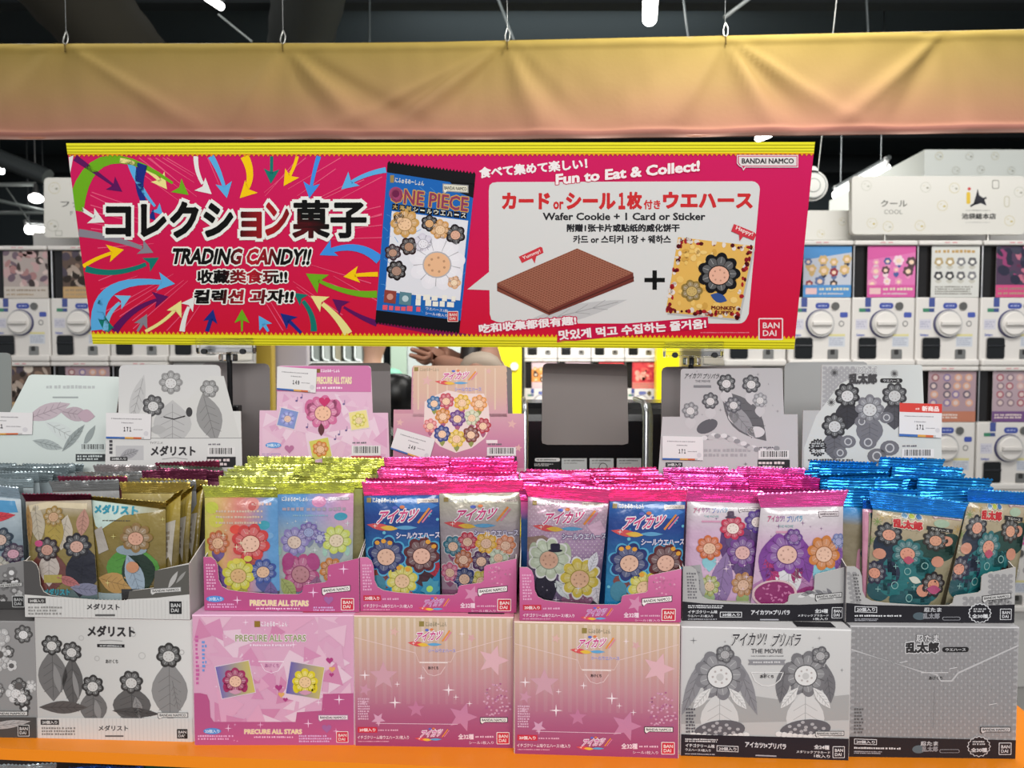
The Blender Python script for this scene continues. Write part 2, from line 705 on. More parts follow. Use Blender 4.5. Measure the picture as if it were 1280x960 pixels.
PIPES = [((0, 231), (43, 230), 6, .018, '#9aa09e', 'thick pale pipe across the ceiling at far left, topmost'), ((-4, 250), (57, 264), 6, .014, '#8d9593', 'pale pipe sloping down to the right below the round lamp'),
         ((-4, 266), (57, 266), 6.2, .016, '#7f8583', 'level grey pipe low under the ceiling at far left'), ((8, 235), (40, 282), 6, .006, '#6f7573', 'thin brace slanting between the grey pipes'),
         ((-4, 196), (60, 222), 4.2, .05, '#35393a', 'broad dark beam slanting down behind the banner corner'),
         ((905, 22), (950, -12), 3.0, .008, '#8a8f8e', 'thin pale rod slanting up from the rightmost banner wire'), ((1085, 40), (1082, -20), 3.6, .006, '#4a5052', 'thin dark drop rod above the right half of the cloth'),
         ((860, 46), (852, -20), 3.4, .005, '#6a7072', 'thin drop wire just left of the rightmost hook'), ((462, 55), (462, -10), 3.6, .005, '#50585a', 'thin drop wire left of the middle of the cloth'),
         ((273, 18), (315, 52), 3.2, .005, '#777d7c', 'thin wire slanting away from the small square light'), ((620, -8), (642, 50), 3.0, .006, '#70787a', 'loose cable slanting to the middle hook')]
for a, b, y, r, c, lab in PIPES:
    p = Part()
    A, B = at_y(*a, y), at_y(*b, y)
    p.tube([A, B], r, c, 'plastic', 8)
    o = p.build('ceiling_pipe' if r > .01 else 'ceiling_wire', origin=A)
    tag(o, lab, 'pipe' if r > .01 else 'wire')


def tube_light(a, b, z, r, label, y=None):
    A = at_z(*a, z) if y is None else at_y(*a, y[0])
    B = at_z(*b, z) if y is None else at_y(*b, y[1])
    t = thing('tube_light', label, 'light', (A + B) / 2, 'ceiling tube lights')
    p = Part()
    p.tube([A, B], r, '#fff', 'tube', 14)
    p.build('tube', t)
    p = Part()
    d = (B - A).normalized()
    up = Vector((0, 0, r * 1.9))
    p.tube([A + up - d * .03, B + up + d * .03], r * .5, '#55595a', 'plastic', 6)
    for q in (A, B):
        p.tube([q - d * .004, q + up * 1.2], r * .5, '#c8c8c8', 'plastic', 8)
    p.build('housing', t)
    for q in (A + (B - A) * .1, A + (B - A) * .9):
        p = Part()
        p.tube([q + up, Vector((q.x, q.y, 3.75))], .004, '#6c7072', 'metal', 6)
        p.build('hanger', t)


tube_light((812, 24), (815, -40), 3.12, .034, 'bright tube light above the middle right of the cloth')
tube_light((1045, 244), (1108, 210), 0, .03, 'slanting tube light behind the white header sign', (5.2, 4.6))
tube_light((948, 173), (962, 167), 0, .03, 'short far tube light just under the cloth, over the banner corner', (6.5, 6.0))
tube_light((258, -4), (276, 8), 0, .02, 'small ceiling light cut by the top edge, left of the second hook', (4.0, 3.9))
tube_light((34, 287), (58, 289), 0, .04, 'wide bright far light beside the left header sign', (7.0, 7.0))
tube_light((-6, 212), (1, 211), 0, .05, 'bright far light at the left edge of the frame', (7.0, 7.0))
for u, v, y, r in ((45, 248, 6, .055),):
    c = at_y(u, v, y)
    t = thing('pendant_lamp', 'round glowing pendant lamp among the grey ceiling pipes', 'lamp', c)
    p = Part()
    p.grid([[c + Vector((r * math.sin(a) * math.cos(b), r * math.sin(a) * math.sin(b), .7 * r * math.cos(a))) for b in [2 * math.pi * k / 16 for k in range(16)]] for a in [math.pi * k / 8 for k in range(9)]], '#fff', 'spot', True, wrap=True, flip=True)
    p.build('bulb', t)
    p = Part()
    p.tube([c + Vector((0, 0, r * .7)), c + Vector((0, 0, r * 2.2))], [r * .5, r * .25], '#999', 'metal')
    p.tube([c + Vector((0, 0, r * 2.2)), Vector((c.x, c.y, 3.75))], .006, '#888', 'metal', 6)
    p.build('stem', t)

# ------------------------------------------------------------------ orange shelf
fl, fr = at_z(-80, 932, ZS), at_z(1330, 990, ZS)
bl_, br_ = Vector((-1.15, 1.62, ZS)), Vector((.72, 1.5, ZS))
cr1, cr2 = at_z(1262, 874, ZS), at_z(1300, 905, ZS)
out = [fl, fr, cr2 + Vector((.02, 0, 0)), cr2, cr1, Vector((cr1.x - .02, br_.y, ZS)), bl_]
t = thing('display_shelf', 'orange shelf under the rows of candy cartons', 'shelf', (0, 1.0, 0))
p = Part()
top = [Vector(q) for q in out]
bot = [q - Vector((0, 0, .014)) for q in top]
p.face(top, '#f08a14', 'plastic')
p.face(list(reversed(bot)), '#f08a14', 'plastic')
for i in range(len(top)):
    j = (i + 1) % len(top)
    p.face([top[j], top[i], bot[i], bot[j]], '#f08a14', 'plastic')
p.build('shelf_board', t)
p = Part()
p.box((-1.05, 1.05, 0), (.55, 1.45, ZS - .014), '#3a3a3c', 'matte')
p.build('plinth', t)
p = Part()
p.box((-1.1, .70, .825), (.6, 1.05, .84), '#c87a20', 'plastic')
p.build('lower_board', t)

# ------------------------------------------------------------------ cloth valance with hooks
VL, VR = 1.92, 1.74


def val_y(u):
    return VL + (VR - VL) * (u + 60) / 1400


FOLDS = {83: ((1.5, .16, -.010), (-.5, .2, .006)), 354: ((-.55, .13, -.014), (.5, .12, .008), (.95, .14, -.012), (1.6, .2, .010)), 634: ((-1.3, .12, -.017), (-.8, .14, .010), (.35, .12, -.010), (.8, .16, .009), (-2.0, .14, -.010)),
         906: ((-.6, .12, -.010), (.5, .11, -.014), (.95, .13, .010), (1.5, .16, -.011)), 1180: ((-1.2, .13, -.012), (.3, .15, .009), (-.6, .13, .009))}


def val_pt(u, f):
    """f 0 top to 1 bottom"""
    top = 55 - (u * .0028 if u < 500 else 1.4 + (u - 500) * .0215)
    botm = 174.5 - (.6 if u < 640 else .6 + (u - 640) * .0135)
    v = top + (botm - top) * f
    q = at_y(u, v, val_y(u))
    d = 0
    for hu in (83, 354, 634, 906, 1180):
        du = (u - hu) / 120.0
        spread = .18 + f * 1.1
        d += .006 * math.exp(-(du / spread) ** 2) * math.cos(du / spread * 5.2 + f * 1.5) * (f ** .5)
        for sl, wd, am in FOLDS[hu]:
            x_ = (du - sl * f) / (wd * (.35 + f))
            d += am * math.exp(-x_ * x_) * math.sin(math.pi * min(1, f * 1.05)) ** .7
    d += .006 * noise.noise(Vector((u / 70 + f * .8, f * 1.1, 3.1))) + .003 * noise.noise(Vector((u / 23, f * 2, 9.1)))
    if f > .9:
        d += -.006 * math.sin((f - .9) / .1 * math.pi)
    if f < .1:
        d += -.004 * math.sin(f / .1 * math.pi)
    return q + Vector((0, d * (1 if 0 < f < 1 else .5), 0))


t = thing('cloth_valance', 'long yellow to salmon cloth strip hanging across above the banner', 'cloth valance', at_y(640, 175, val_y(640)))
p = Part()
us = [-60 + 1400 * i / 220 for i in range(221)]
fs = [0, .02, .04, .06, .08, .1, .12, .15] + [.15 + .72 * i / 22 for i in range(1, 23)] + [.89, .905, .92, .935, .95, .965, .98, 1]
STOPS = [(0, '#a48d46'), (.12, '#9e864a'), (.45, '#a48656'), (.75, '#a87e60'), (.92, '#aa7864'), (.93, '#926056'), (.965, '#9a685c'), (1, '#c8a092')]


def ramp(stops, t_):
    for (a, ca), (b, cb) in zip(stops, stops[1:]):
        if t_ <= b:
            return mixc(ca, cb, (t_ - a) / (b - a))
    return lin(stops[-1][1])


p.grid([[val_pt(u, f) for u in us] for f in fs], lambda a, b: ramp(STOPS, fs[min(len(fs) - 1, round(a * (len(fs) - 1)))]), 'fabric', True, flip=True)
p.build('cloth', t)
p = Part()
p.tube([at_y(u, 57 - (u * .0028 if u < 500 else 1.4 + (u - 500) * .0215), val_y(u) + .006) for u in range(-60, 1341, 100)], .0045, '#8a7434', 'plastic', 8)
p.build('top_rod', t)
p = Part()
p.tube([at_y(u, 173.2 - (.6 if u < 640 else .6 + (u - 640) * .0135), val_y(u) + .006) for u in range(-60, 1341, 100)], .004, '#a87058', 'plastic', 8)
p.build('bottom_rod', t)
for hu, lab in ((83, 'wire and hook holding the cloth at its left end'), (354, 'wire and hook holding the cloth, second from the left'), (634, 'wire and hook holding the cloth at its middle'), (906, 'wire and hook holding the cloth, rightmost in view')):
    a = val_pt(hu, 0)
    w = thing('hanging_wire', lab, 'wire hook', a + Vector((0, 0, .01)), 'hooks that carry the cloth')
    p = Part()
    p.tube([a + Vector((0, 0, .03)), Vector((a.x, a.y, 3.75))], .0008, '#77797a', 'metal', 6)
    p.build('wire', w)
    p = Part()
    p.tube([a + Vector((.001, 0, .032)), a + Vector((.007, -.002, .018)), a + Vector((.006, -.004, .002)), a + Vector((0, -.006, -.006)), a + Vector((-.005, -.005, .002)), a + Vector((-.005, -.002, .014)), a + Vector((0, 0, .03))], .0016, '#b0b0ac', 'metal', 8)
    p.tube([a + Vector((0, -.007, -.004)), a + Vector((.001, -.0075, -.024))], .0018, '#5c4a20', 'matte', 6)  # dark stub below the hook, standing in for its shadow on the cloth
    p.build('hook', w)
# ------------------------------------------------------------------ big banner on two clip stands
BN = [(83, 179), (1018.5, 177.5), (992.5, 436.5), (116.5, 430)]
BW = [at_y(83, 179, 1.082), at_y(1018.5, 177.5, 1.045), at_y(992.5, 436.5, 1.118), at_y(116.5, 430, 1.158)]
BQ = Quad(BN, BW)
banner = thing('promotional_banner', 'wide pink and red banner with yellow zigzag edges above the candy trays', 'banner', BQ.bil(.5, 1))
P = Panel('board')
TOPC, BOTC = '#c81a5e', '#ca142e'
P.poly(BN, lambda x, y: mixc(TOPC, BOTC, (y - 205) / 190), 0)


def band(f0, f1, c, k):
    """a strip between two heights of the banner"""
    g = lambda a, b: (BN[0][0] * (1 - a) * (1 - b) + BN[1][0] * a * (1 - b) + BN[2][0] * a * b + BN[3][0] * (1 - a) * b, BN[0][1] * (1 - a) * (1 - b) + BN[1][1] * a * (1 - b) + BN[2][1] * a * b + BN[3][1] * (1 - a) * b)
    P.poly([g(0, f0), g(1, f0), g(1, f1), g(0, f1)], c, k)
    return g


YEL, YD = '#e6de2c', '#aca414'
g = band(0, .052, YEL, 7)
band(.949, 1, YEL, 7)
for f in (.012, .027, .041):
    band(f, f + .005, YD, 8)
    band(.955 + f * .9, .955 + f * .9 + .005, YD, 8)
band(.052, .057, '#e8a020', 7)
nz = 158
for i in range(nz):
    a0, a1 = i / nz, (i + 1) / nz
    P.poly([g(a0, .0515), g(a1, .0515), g((a0 + a1) / 2, .067)], '#e09a1c', 7)
    P.poly([g(a0, .95), g((a0 + a1) / 2, .934), g(a1, .95)], '#e0b018', 7)
# white corner slip and pale rays
P.poly([(86, 196), (92, 194), (88, 215), (90, 238), (88, 225)], '#dcdcd8', 1)
rr = random.Random(4)
for i in range(44):
    an = math.radians(rr.uniform(100, 262)) if i < 24 else math.radians(rr.uniform(-75, 75))
    cx, cy = 292, 300
    r0, r1 = rr.uniform(95, 150), rr.uniform(190, 260)
    q0, q1 = [(cx + r * math.cos(an), cy + r * .62 * math.sin(an)) for r in (r0, r1)]
    ok = []
    for x, y in (q0, q1):
        y2 = max(197, min(413, y))
        x2 = max(112 + (y2 > 300) * 8 - (y2 - 200) * -.02 if x < 292 else 0, min(478, x))
        ok.append((x2, y2))
    P.line(ok, [.5, 1.2], '#e2587c', 1)
G, PU, CR, NB, LB, WH, GR, YE, TE, BLU = '#6aa81c', '#5a1458', '#e6dc8c', '#1c2c7c', '#58a8dc', '#e0e0dc', '#84808a', '#f0c40c', '#147468', '#3c8cdc'
AR = [((150, 200), (185, 204), (209, 236), 6, 4, 17, CR), ((94, 197), (120, 215), (153, 239), 8, 3, 16, PU), ((164, 204), (172, 235), (204, 268), 9, 3, 12, LB), ((179, 205), (165, 240), (195, 275), 14, 5, 12, NB),
      ((94, 262), (112, 146), (236, 243), 21, 3, 17, G), ((99, 258), (112, 268), (131, 277), 5, 4, 17, WH), ((98, 290), (150, 296), (192, 315), 10, 5, 16, GR), ((104, 332), (125, 318), (155, 311), 5, 4, 18, YE),
      ((107, 335), (150, 349), (199, 321), 8, 5, 16, TE), ((124, 412), (112, 338), (219, 354), 20, 6, 19, LB), ((138, 413), (118, 390), (128, 372), 12, 6, 4, TE), ((132, 413), (132, 385), (164, 369), 7, 4, 16, '#74b8dc'),
      ((143, 414), (165, 380), (211, 370), 10, 4, 17, PU), ((182, 414), (215, 398), (227, 375), 4, 4, 17, CR), ((172, 414), (178, 404), (184, 392), 3, 4, 15, GR), ((228, 414), (231, 388), (244, 370), 7, 4, 15, WH),
      ((259, 414), (263, 404), (267, 386), 5, 5, 15, NB), ((303, 414), (303, 404), (303, 386), 2, 3, 15, G), ((336, 414), (330, 404), (324, 394), 3, 5, 15, LB), ((377, 416), (366, 404), (351, 391), 4, 5, 17, NB),
      ((393, 414), (394, 385), (368, 365), 8, 5, 14, TE), ((436, 417), (420, 388), (389, 369), 11, 5, 18, CR), ((472, 404), (445, 395), (416, 373), 8, 3, 17, PU), ((472, 367), (430, 370), (383, 341), 9, 4, 22, G),
      ((473, 342), (450, 342), (430, 345), 6, 4, 17, YE), ((475, 324), (445, 296), (400, 318), 12, 6, 18, BLU), ((483, 212), (450, 217), (427, 236), 7, 4, 18, LB), ((245, 195), (245, 225), (265, 242), 6, 4, 17, WH),
      ((264, 195), (278, 218), (284, 247), 8, 4, 17, LB), ((306, 195), (322, 225), (300, 247), 11, 6, 18, YE), ((340, 195), (340, 210), (339, 229), 4, 4, 16, TE), ((372, 195), (368, 212), (355, 232), 4, 4, 17, YE), ((399, 195), (392, 215), (387, 247), 6, 4, 17, BLU)]
for a in AR:
    P.arrow(*a, k=2)
WO = [('#e6e6e0', .085)]
fade = lambda x, y: mixc('#0c0c0c', '#a81824', max(0, 1 - abs(x - 338) / 42))
P.text('コレクショ', (132, 251, 328, 297), fade, 4, .045, WO)
P.text('ン', (332, 252, 362, 294), fade, 4, .04, WO)
P.text('菓子', (366, 249, 459, 297), lambda x, y: mixc('#0c0c0c', '#5c1018', 1 - abs(x - 380) / 18 if y > 275 else 0), 4, .035, WO)
fade2 = lambda x, y: mixc('#0e0c0c', '#b01c2c', max(0, 1 - abs(x - 318 + (y - 320) * .2) / 30))
P.text('TRADING CANDY!!', ((217, 309), (391, 310), (213, 329.5)), fade2, 4, .045, [('#e6e6e0', .075)])
P.text('收藏类食玩!!', (247, 336, 360, 353.5), fade2, 4, .04, [('#e6e6e0', .08)])
P.text('컬렉션 과자!!', ((244, 361), (369, 361), (242, 379)), fade2, 4, .045, [('#e6e6e0', .08)])
# pictured wrapper
P.poly([(484, 400), (600, 420), (575, 424), (470, 404)], '#7c1048', 1)
W4 = [(485, 203), (595, 217), (575, 415), (470, 402)]
wq = lambda a, b: (W4[0][0] * (1 - a) * (1 - b) + W4[1][0] * a * (1 - b) + W4[2][0] * a * b + W4[3][0] * (1 - a) * b, W4[0][1] * (1 - a) * (1 - b) + W4[1][1] * a * (1 - b) + W4[2][1] * a * b + W4[3][1] * (1 - a) * b)
wp = lambda *pts: [wq(*p_) for p_ in pts]
P.poly(wp((0, 0), (1, 0), (1, 1), (0, 1)), '#1c62b0', 3)
P.poly(wp((0, 0), (1, 0), (1, .1), (.72, .07), (0, .06)), '#141418', 4)
P.poly(wp((.72, .07), (1, .06), (1, .15), (.85, .13)), '#141418', 4)
P.poly(wp((0, .925), (1, .925), (1, 1), (0, 1)), '#121218', 4)
for i in range(26):
    P.poly(wp((i / 26, .003), ((i + 1) / 26, .003), ((i + .5) / 26, -.014)), '#141418', 4)
    P.poly(wp((i / 26, .997), ((i + .5) / 26, 1.013), ((i + 1) / 26, .997)), '#121218', 4)
rr = random.Random(12)
for i in range(26):
    x, y = rr.random(), rr.uniform(.1, .9)
    P.line(wp((x, y), (min(1, x + rr.uniform(.03, .12)), y + rr.uniform(-.04, .04))), .6, '#4c90cc', 4)
P.poly(wp((.09, .295), (.97, .295), (.97, .80), (.09, .80)), '#dcdce2', 4)
P.text('にふぉるめーしょん', (wq(.10, .085), wq(.43, .085), wq(.10, .115)), '#e8e4da', 5, .02)
P.rect(*wq(.04, .075), *wq(.09, .118), '#98804a', 5)
q0, q1 = wq(.64, .085), wq(.94, .118)
P.maker_tag(q0[0], q0[1], q1[0], q1[1] - 1, '#e0dcc8', '#444', '#999', 5, 2)
P.text('ONE PIECE', (wq(.06, .15), wq(.95, .15), wq(.06, .24)), '#8a3a58', 5, .02, [('#c89a48', .05)])
P.ell(*wq(.12, .185), 8.5, 8.5, '#a0406c', 6)
P.ell(*wq(.12, .185), 4.5, 4.5, '#6c2048', 7)
for i, ch in enumerate('大海賊シールウエハース'):
    a = .09 + i * .0785
    P.poly(wp((a, .248), (a + .071, .248), (a + .071, .286), (a, .286)), '#14141c', 5)
    if ch == 'ー':
        P.poly(wp((a + .01, .263), (a + .061, .263), (a + .061, .271), (a + .01, .271)), '#e8e6d8', 5.5)
        continue
    P.text(ch, (wq(a + .008, .252), wq(a + .063, .252), wq(a + .008, .281)), '#e8e6d8' if i > 2 else '#d0b070', 6, .015)
for a, b, r, c1, c2, n in ((.25, .36, 17, '#c89a58', '#e8c098', 8), (.2, .345, 9, '#1c1414', '#e8c098', 6), (.53, .34, 10, '#20181c', '#d8a878', 6), (.66, .37, 12, '#d09c60', '#e8c49c', 7), (.84, .39, 12, '#241c20', '#d8a890', 6), (.32, .50, 11, '#2c1c1c', '#b08870', 6),
                           (.14, .55, 10, '#38242c', '#b8907c', 6), (.2, .66, 12, '#1c1416', '#a88878', 7), (.66, .58, 33, '#e4e2e8', '#e4b48c', 9), (.48, .47, 12, '#d0ccd8', '#e4e2e8', 6), (.88, .69, 8, '#d8a880', '#f0d8b8', 5)):
    P.blossom(*wq(a, b), r, c1, c2, n, 5, a * 3)
P.poly(wp((.08, .79), (.22, .79), (.22, .87), (.08, .87)), '#8c4038', 7)
P.poly(wp((.26, .79), (.40, .79), (.40, .87), (.26, .87)), '#58808c', 7)
P.ell(*wq(.15, .83), 4, 4, '#c89080', 8)
P.ell(*wq(.33, .83), 4, 4, '#b8ccd0', 8)
for j, (a0, a1, b) in enumerate(((.45, .92, .79), (.45, .96, .825))):
    P.scribble(*wq(a0, b), *wq(a1, b + .026), '#e8e4d8', 7, 1, j + 3, 3)
P.scribble(*wq(.07, .885), *wq(.52, .905), '#e05868', 7, 1, 9, 3)
P.text('ウエハース1枚', (wq(.58, .865), wq(.84, .865), wq(.58, .885)), '#dcdce4', 7, .015)
P.text('シール1枚入り', (wq(.58, .895), wq(.84, .895), wq(.58, .915)), '#dcdce4', 7, .015)
P.maker_square(561, 389, 573, 401, '#c83a40', '#e8dcd4', 7)
# white panel on the right
pts = [(622, 227), (940, 226)] + [(950 - 10 * (1 - math.sin(t)), 226 + 10 * (1 - math.cos(t))) for t in (.4, .8, 1.2, 1.57)]
pts += [(936, 392)] + [(934 - 10 * (1 - math.cos(t)), 394 + 10 * math.sin(t)) for t in (.4, .8, 1.2, 1.57)] + [(640, 404), (622, 402), (615, 399), (613, 392), (612.5, 362), (585, 361), (612, 339), (611.5, 238), (612.5, 231), (616, 228)]
P.poly(pts, '#d2d2d0', 1)
P.text('食べて集めて楽しい！', ((599, 209), (734, 197), (600, 222.5)), '#ece4e4', 3, .045)
P.text('Fun to Eat & Collect!', ((695, 217), (875, 200), (695, 230.5)), '#ece4e4', 3, .04, [('#c41c4c', .05)])
RD = '#c62c30'
for tx, b in (('カード', (628, 240, 688, 261)), ('or', (692, 251, 705, 261)), ('シール', (708, 240, 770, 261)), ('１', (773.5, 240, 782, 261)), ('枚', (784, 239, 803, 261)), ('付き', (805, 249, 826, 261)), ('ウエハース', (829, 239, 941, 260))):
    P.text(tx, b, RD, 2, .055 if len(tx) != 2 else .035)
DK = '#26262a'
P.text('Wafer Cookie + 1 Card or Sticker', (679, 265, 882, 274.5), DK, 2, .03)
P.text('附赠1张卡片或贴纸的威化饼干', (709, 279, 850, 289), DK, 2, .045)
P.text('카드 or 스티커 1장 + 웨하스', (717, 293, 839, 303.5), DK, 2, .035)
# wafer picture
P.leaf(712, 392, 150, 10, '#bcbcbc', 2, -14)
top4 = [(622, 353), (722, 309.5), (792, 340), (687, 387)]
P.poly(top4, '#9c6450', 3)
P.poly([top4[0], top4[3], (687, 393.5), (622, 363)], '#7c4436', 3)
P.poly([top4[3], top4[2], (793, 351), (687, 393.5)], '#6c342c', 3)
P.poly([(622, 357), (687, 390), (793, 345), (793, 346.5), (687, 391.5), (622, 358.5)], '#4c2420', 4)
tq = lambda a, b: (top4[0][0] * (1 - a) * (1 - b) + top4[1][0] * a * (1 - b) + top4[2][0] * a * b + top4[3][0] * (1 - a) * b, top4[0][1] * (1 - a) * (1 - b) + top4[1][1] * a * (1 - b) + top4[2][1] * a * b + top4[3][1] * (1 - a) * b)
for i in range(30):
    for j in range(22):
        P.poly([tq(i / 30 + .007, j / 22 + .008), tq((i + 1) / 30 - .007, j / 22 + .008), tq((i + 1) / 30 - .007, (j + 1) / 22 - .012), tq(i / 30 + .007, (j + 1) / 22 - .012)], '#7a4434', 4)
P.poly([(649, 320), (676, 307.5), (678.5, 308.5), (680, 315), (671, 319.5), (669, 328.5), (665.5, 322), (653, 328)], '#c83640', 3)
P.text('Yummy!', ((653, 320), (675, 310.5), (655, 325)), '#ecd8d4', 4, .02)
P.rect(806, 346.5, 831.5, 352, '#101010', 2)
P.rect(816, 337, 821.5, 361.5, '#101010', 2)
# collectable card picture
C4 = [(848, 295.5), (942, 306.5), (923, 398), (832.5, 390)]
cq = lambda a, b: (C4[0][0] * (1 - a) * (1 - b) + C4[1][0] * a * (1 - b) + C4[2][0] * a * b + C4[3][0] * (1 - a) * b, C4[0][1] * (1 - a) * (1 - b) + C4[1][1] * a * (1 - b) + C4[2][1] * a * b + C4[3][1] * (1 - a) * b)
P.poly([(x + 2, y + 3) for x, y in C4], '#b4b4b4', 2)
P.poly(C4, '#dcae58', 3)
rr = random.Random(5)
for i in range(120):
    e = rr.random()
    side = rr.randrange(4)
    d = rr.uniform(.01, .07)
    a, b = ((e, d), (e, 1 - d), (d * .9, e), (1 - d * .9, e))[side]
    P.ell(*cq(a, b), rr.uniform(1.5, 3.6), rr.uniform(1.5, 3.6), rr.choice(('#7c1420', '#501018', '#d8ccc0', '#a02028', '#e0d4cc')), 4 + i % 3, 7)
for i in range(40):
    P.ell(*cq(rr.uniform(.1, .9), rr.uniform(.1, .9)), rr.uniform(2, 5), rr.uniform(2, 5), rr.choice(('#e4bc68', '#cc9c48', '#e8c478')), 7, 7)
P.blossom(*cq(.62, .42), 25, '#141418', '#e0ac94', 9, 8)
P.blossom(*cq(.30, .68), 13, '#8c743c', '#c4a868', 7, 8)
P.leaf(*cq(.68, .74), 22, 6, '#34508c', 8, 20)
P.text('MONKEY', (cq(.60, .855), cq(.93, .835), cq(.61, .905)), '#641018', 9, .03)
P.text('LUFFY', (cq(.66, .92), cq(.91, .90), cq(.67, .965)), '#641018', 9, .03)
P.poly([(917.5, 279), (942, 289), (945.5, 292), (942, 299.5), (929, 294.5), (924.5, 300.5), (924, 292.5), (914, 288)], '#c83644', 9)
P.text('Happy!', ((921, 281), (942, 289.5), (919, 287)), '#ecd8d4', 10, .02)
P.text('吃和收集都很有趣!', ((599, 405), (720.5, 394), (600, 416.5)), '#ece4e4', 3, .04, [('#c01c4c', .10)])
P.poly([(697, 411), (885, 395.5), (886, 409), (697, 428)], '#c01444', 8)
P.text('맛있게 먹고 수집하는 즐거움!', ((698.5, 412.5), (882.5, 397.5), (699.5, 425)), '#ece4e4', 9, .04)
P.scribble(876, 414.5, 938, 416.5, '#e08090', 2)
# maker's marks
P.poly([(921, 193.5), (997.5, 193.5), (997.5, 209), (932, 209), (929, 213), (927.5, 209), (924, 207.5), (921, 204)], '#e0d0d4', 9)
P.poly([(922.2, 194.6), (996.4, 194.6), (996.4, 207.8), (931, 207.8), (929, 210.5), (928, 207.8), (924.5, 206.5), (922.2, 203.5)], '#c42a5c', 10)
P.poly([(923.4, 195.6), (995.3, 195.6), (995.3, 206.8), (926, 206.8), (923.4, 203)], '#dcd6d4', 11)
P.text('BANDAI NAMCO', (927, 197.7, 992, 204.3), '#26222a', 12, .03)
P.maker_square(949.5, 398.5, 977, 423, '#c81c38', '#e8d4d4', 9)
part = Part()
P.lay(part, BQ.P, clip=BN)
slab(part, BQ, BN, .004, '#d8d8d4', '#c8c8c4', 'board')
part.build('printed_board', banner)

for su, sv, lab in ((283, 433, 'clear clip stand with black rod under the left part of the banner'), (867, 437, 'clear clip stand with black rod under the right part of the banner')):
    a, b = BQ.st(su, sv - 7)
    base = BQ.bil(a, 1)
    rod = Vector((base.x, base.y + .012, 0))
    t = thing('banner_stand', lab, 'banner stand', (rod.x, rod.y, ZS), 'clip stands under the banner')
    p = Part()
    p.tube([(rod.x, rod.y, ZS + .012), (rod.x, rod.y, base.z - .012)], .0042, '#141416', 'black', 10)
    p.build('rod', t)
    p = Part()
    p.tube([(rod.x, rod.y, ZS), (rod.x, rod.y, ZS + .008), (rod.x, rod.y, ZS + .013)], [.022, .022, .01], '#18181a', 'black', 24)
    p.build('base', t)
    p = Part()
    zc = at_y(su, 511, rod.y).z
    p.box((rod.x - .004, rod.y - .01, zc - .006), (rod.x + .016, rod.y + .01, zc + .006), '#101012', 'black', .002)
    p.build('collar', t)
    p = Part()
    for dy in (-.0075, .0065):
        p.box((base.x - .046, base.y + dy - .0012, base.z - .012), (base.x + .046, base.y + dy + .0012, base.z + .011), '#fff', 'clear', .001)
    p.box((base.x - .046, base.y - .0062, base.z - .014), (base.x + .046, base.y + .0052, base.z - .0045), '#fff', 'clear', .001)
    p.box((base.x - .012, base.y - .004, base.z - .026), (base.x + .012, base.y + .018, base.z - .0145), '#fff', 'clear', .002)
    p.build('clip', t)
    for dx in (-.031, .031):
        p = Part()
        p.tube([(base.x + dx, base.y - .015, base.z - .0105), (base.x + dx, base.y - .009, base.z - .0105)], .0045, '#2a2a2c', 'black', 12)
        p.build('screw_knob', t)
# ------------------------------------------------------------------ closed candy cartons on the shelf
BOXTOP = []
BACK = Vector((0, 0, 1)).cross(at_z(1268, 948, ZS) - at_z(48, 922, ZS)).normalized()   # away from the viewer, square to the row


def lerp_px(q, s, t):
    return (q[0][0] * (1 - s) * (1 - t) + q[1][0] * s * (1 - t) + q[2][0] * s * t + q[3][0] * (1 - s) * t,
            q[0][1] * (1 - s) * (1 - t) + q[1][1] * s * (1 - t) + q[2][1] * s * t + q[3][1] * (1 - s) * t)


def carton(px, label, art, src=None, side='#b0a8a8', top='#d8d0d0', edge='#e4dcdc', strip=None, depth=.2):
    bl, br = at_z(*px[3], ZS), at_z(*px[2], ZS)
    n = Vector((0, 0, 1)).cross(br - bl).normalized()       # away from the viewer
    h = (at_plane(*px[0], bl, n).z + at_plane(*px[1], bl, n).z) / 2 - ZS
    up = Vector((0, 0, h))
    q = Quad(src or px, [bl + up, br + up, br, bl])
    t = thing('candy_carton', label, 'candy box', (bl + br) / 2 + n * depth / 2)
    p = Part()
    P = Panel('card')
    art(P)
    P.lay(p, q.P, clip=src or px)
    c = .0012
    x = (br - bl).normalized() * c
    front_n, n = n, BACK
    z = Vector((0, 0, c))
    d = BACK * depth
    f = [bl + up, br + up, br, bl]
    o = [bl + up - x + n * c + z, br + up + x + n * c + z, br + x + n * c, bl - x + n * c]
    for i in range(4):
        j = (i + 1) % 4
        p.face([f[j], f[i], o[i], o[j]], edge, 'card')
    b = [v + d for v in (bl + up - x, br + up + x, br + x, bl - x)]
    p.face([o[0], o[3], b[3], b[0]], side)
    p.face([o[2], o[1], b[1], b[2]], side)
    p.face([o[3], o[2], b[2], b[3]], side)
    p.face([b[0], b[3], b[2], b[1]], side)
    p.build('box', t)
    p = Part()
    lid = [o[0], o[1], b[1] + z, b[0] + z]
    p.face([lid[3], lid[2], lid[1], lid[0]][::-1], top)
    e = Vector((0, 0, .0006))
    w = br - bl
    lo, hi = o[0] + e, (br - bl)
    for s0, s1, d0, d1, cc in (strip or ()):
        p.face([o[0] + e + w * s0 + n * d0, o[0] + e + w * s1 + n * d0, o[0] + e + w * s1 + n * d1, o[0] + e + w * s0 + n * d1], cc)
    p.build('lid', t)
    BOXTOP.append((ZS + h + c * 1.2, front_n, bl, br))
    return t


def star4(P, x, y, r, c, k=2):
    P.star(x, y, r, c, k, 4, .16, 0)


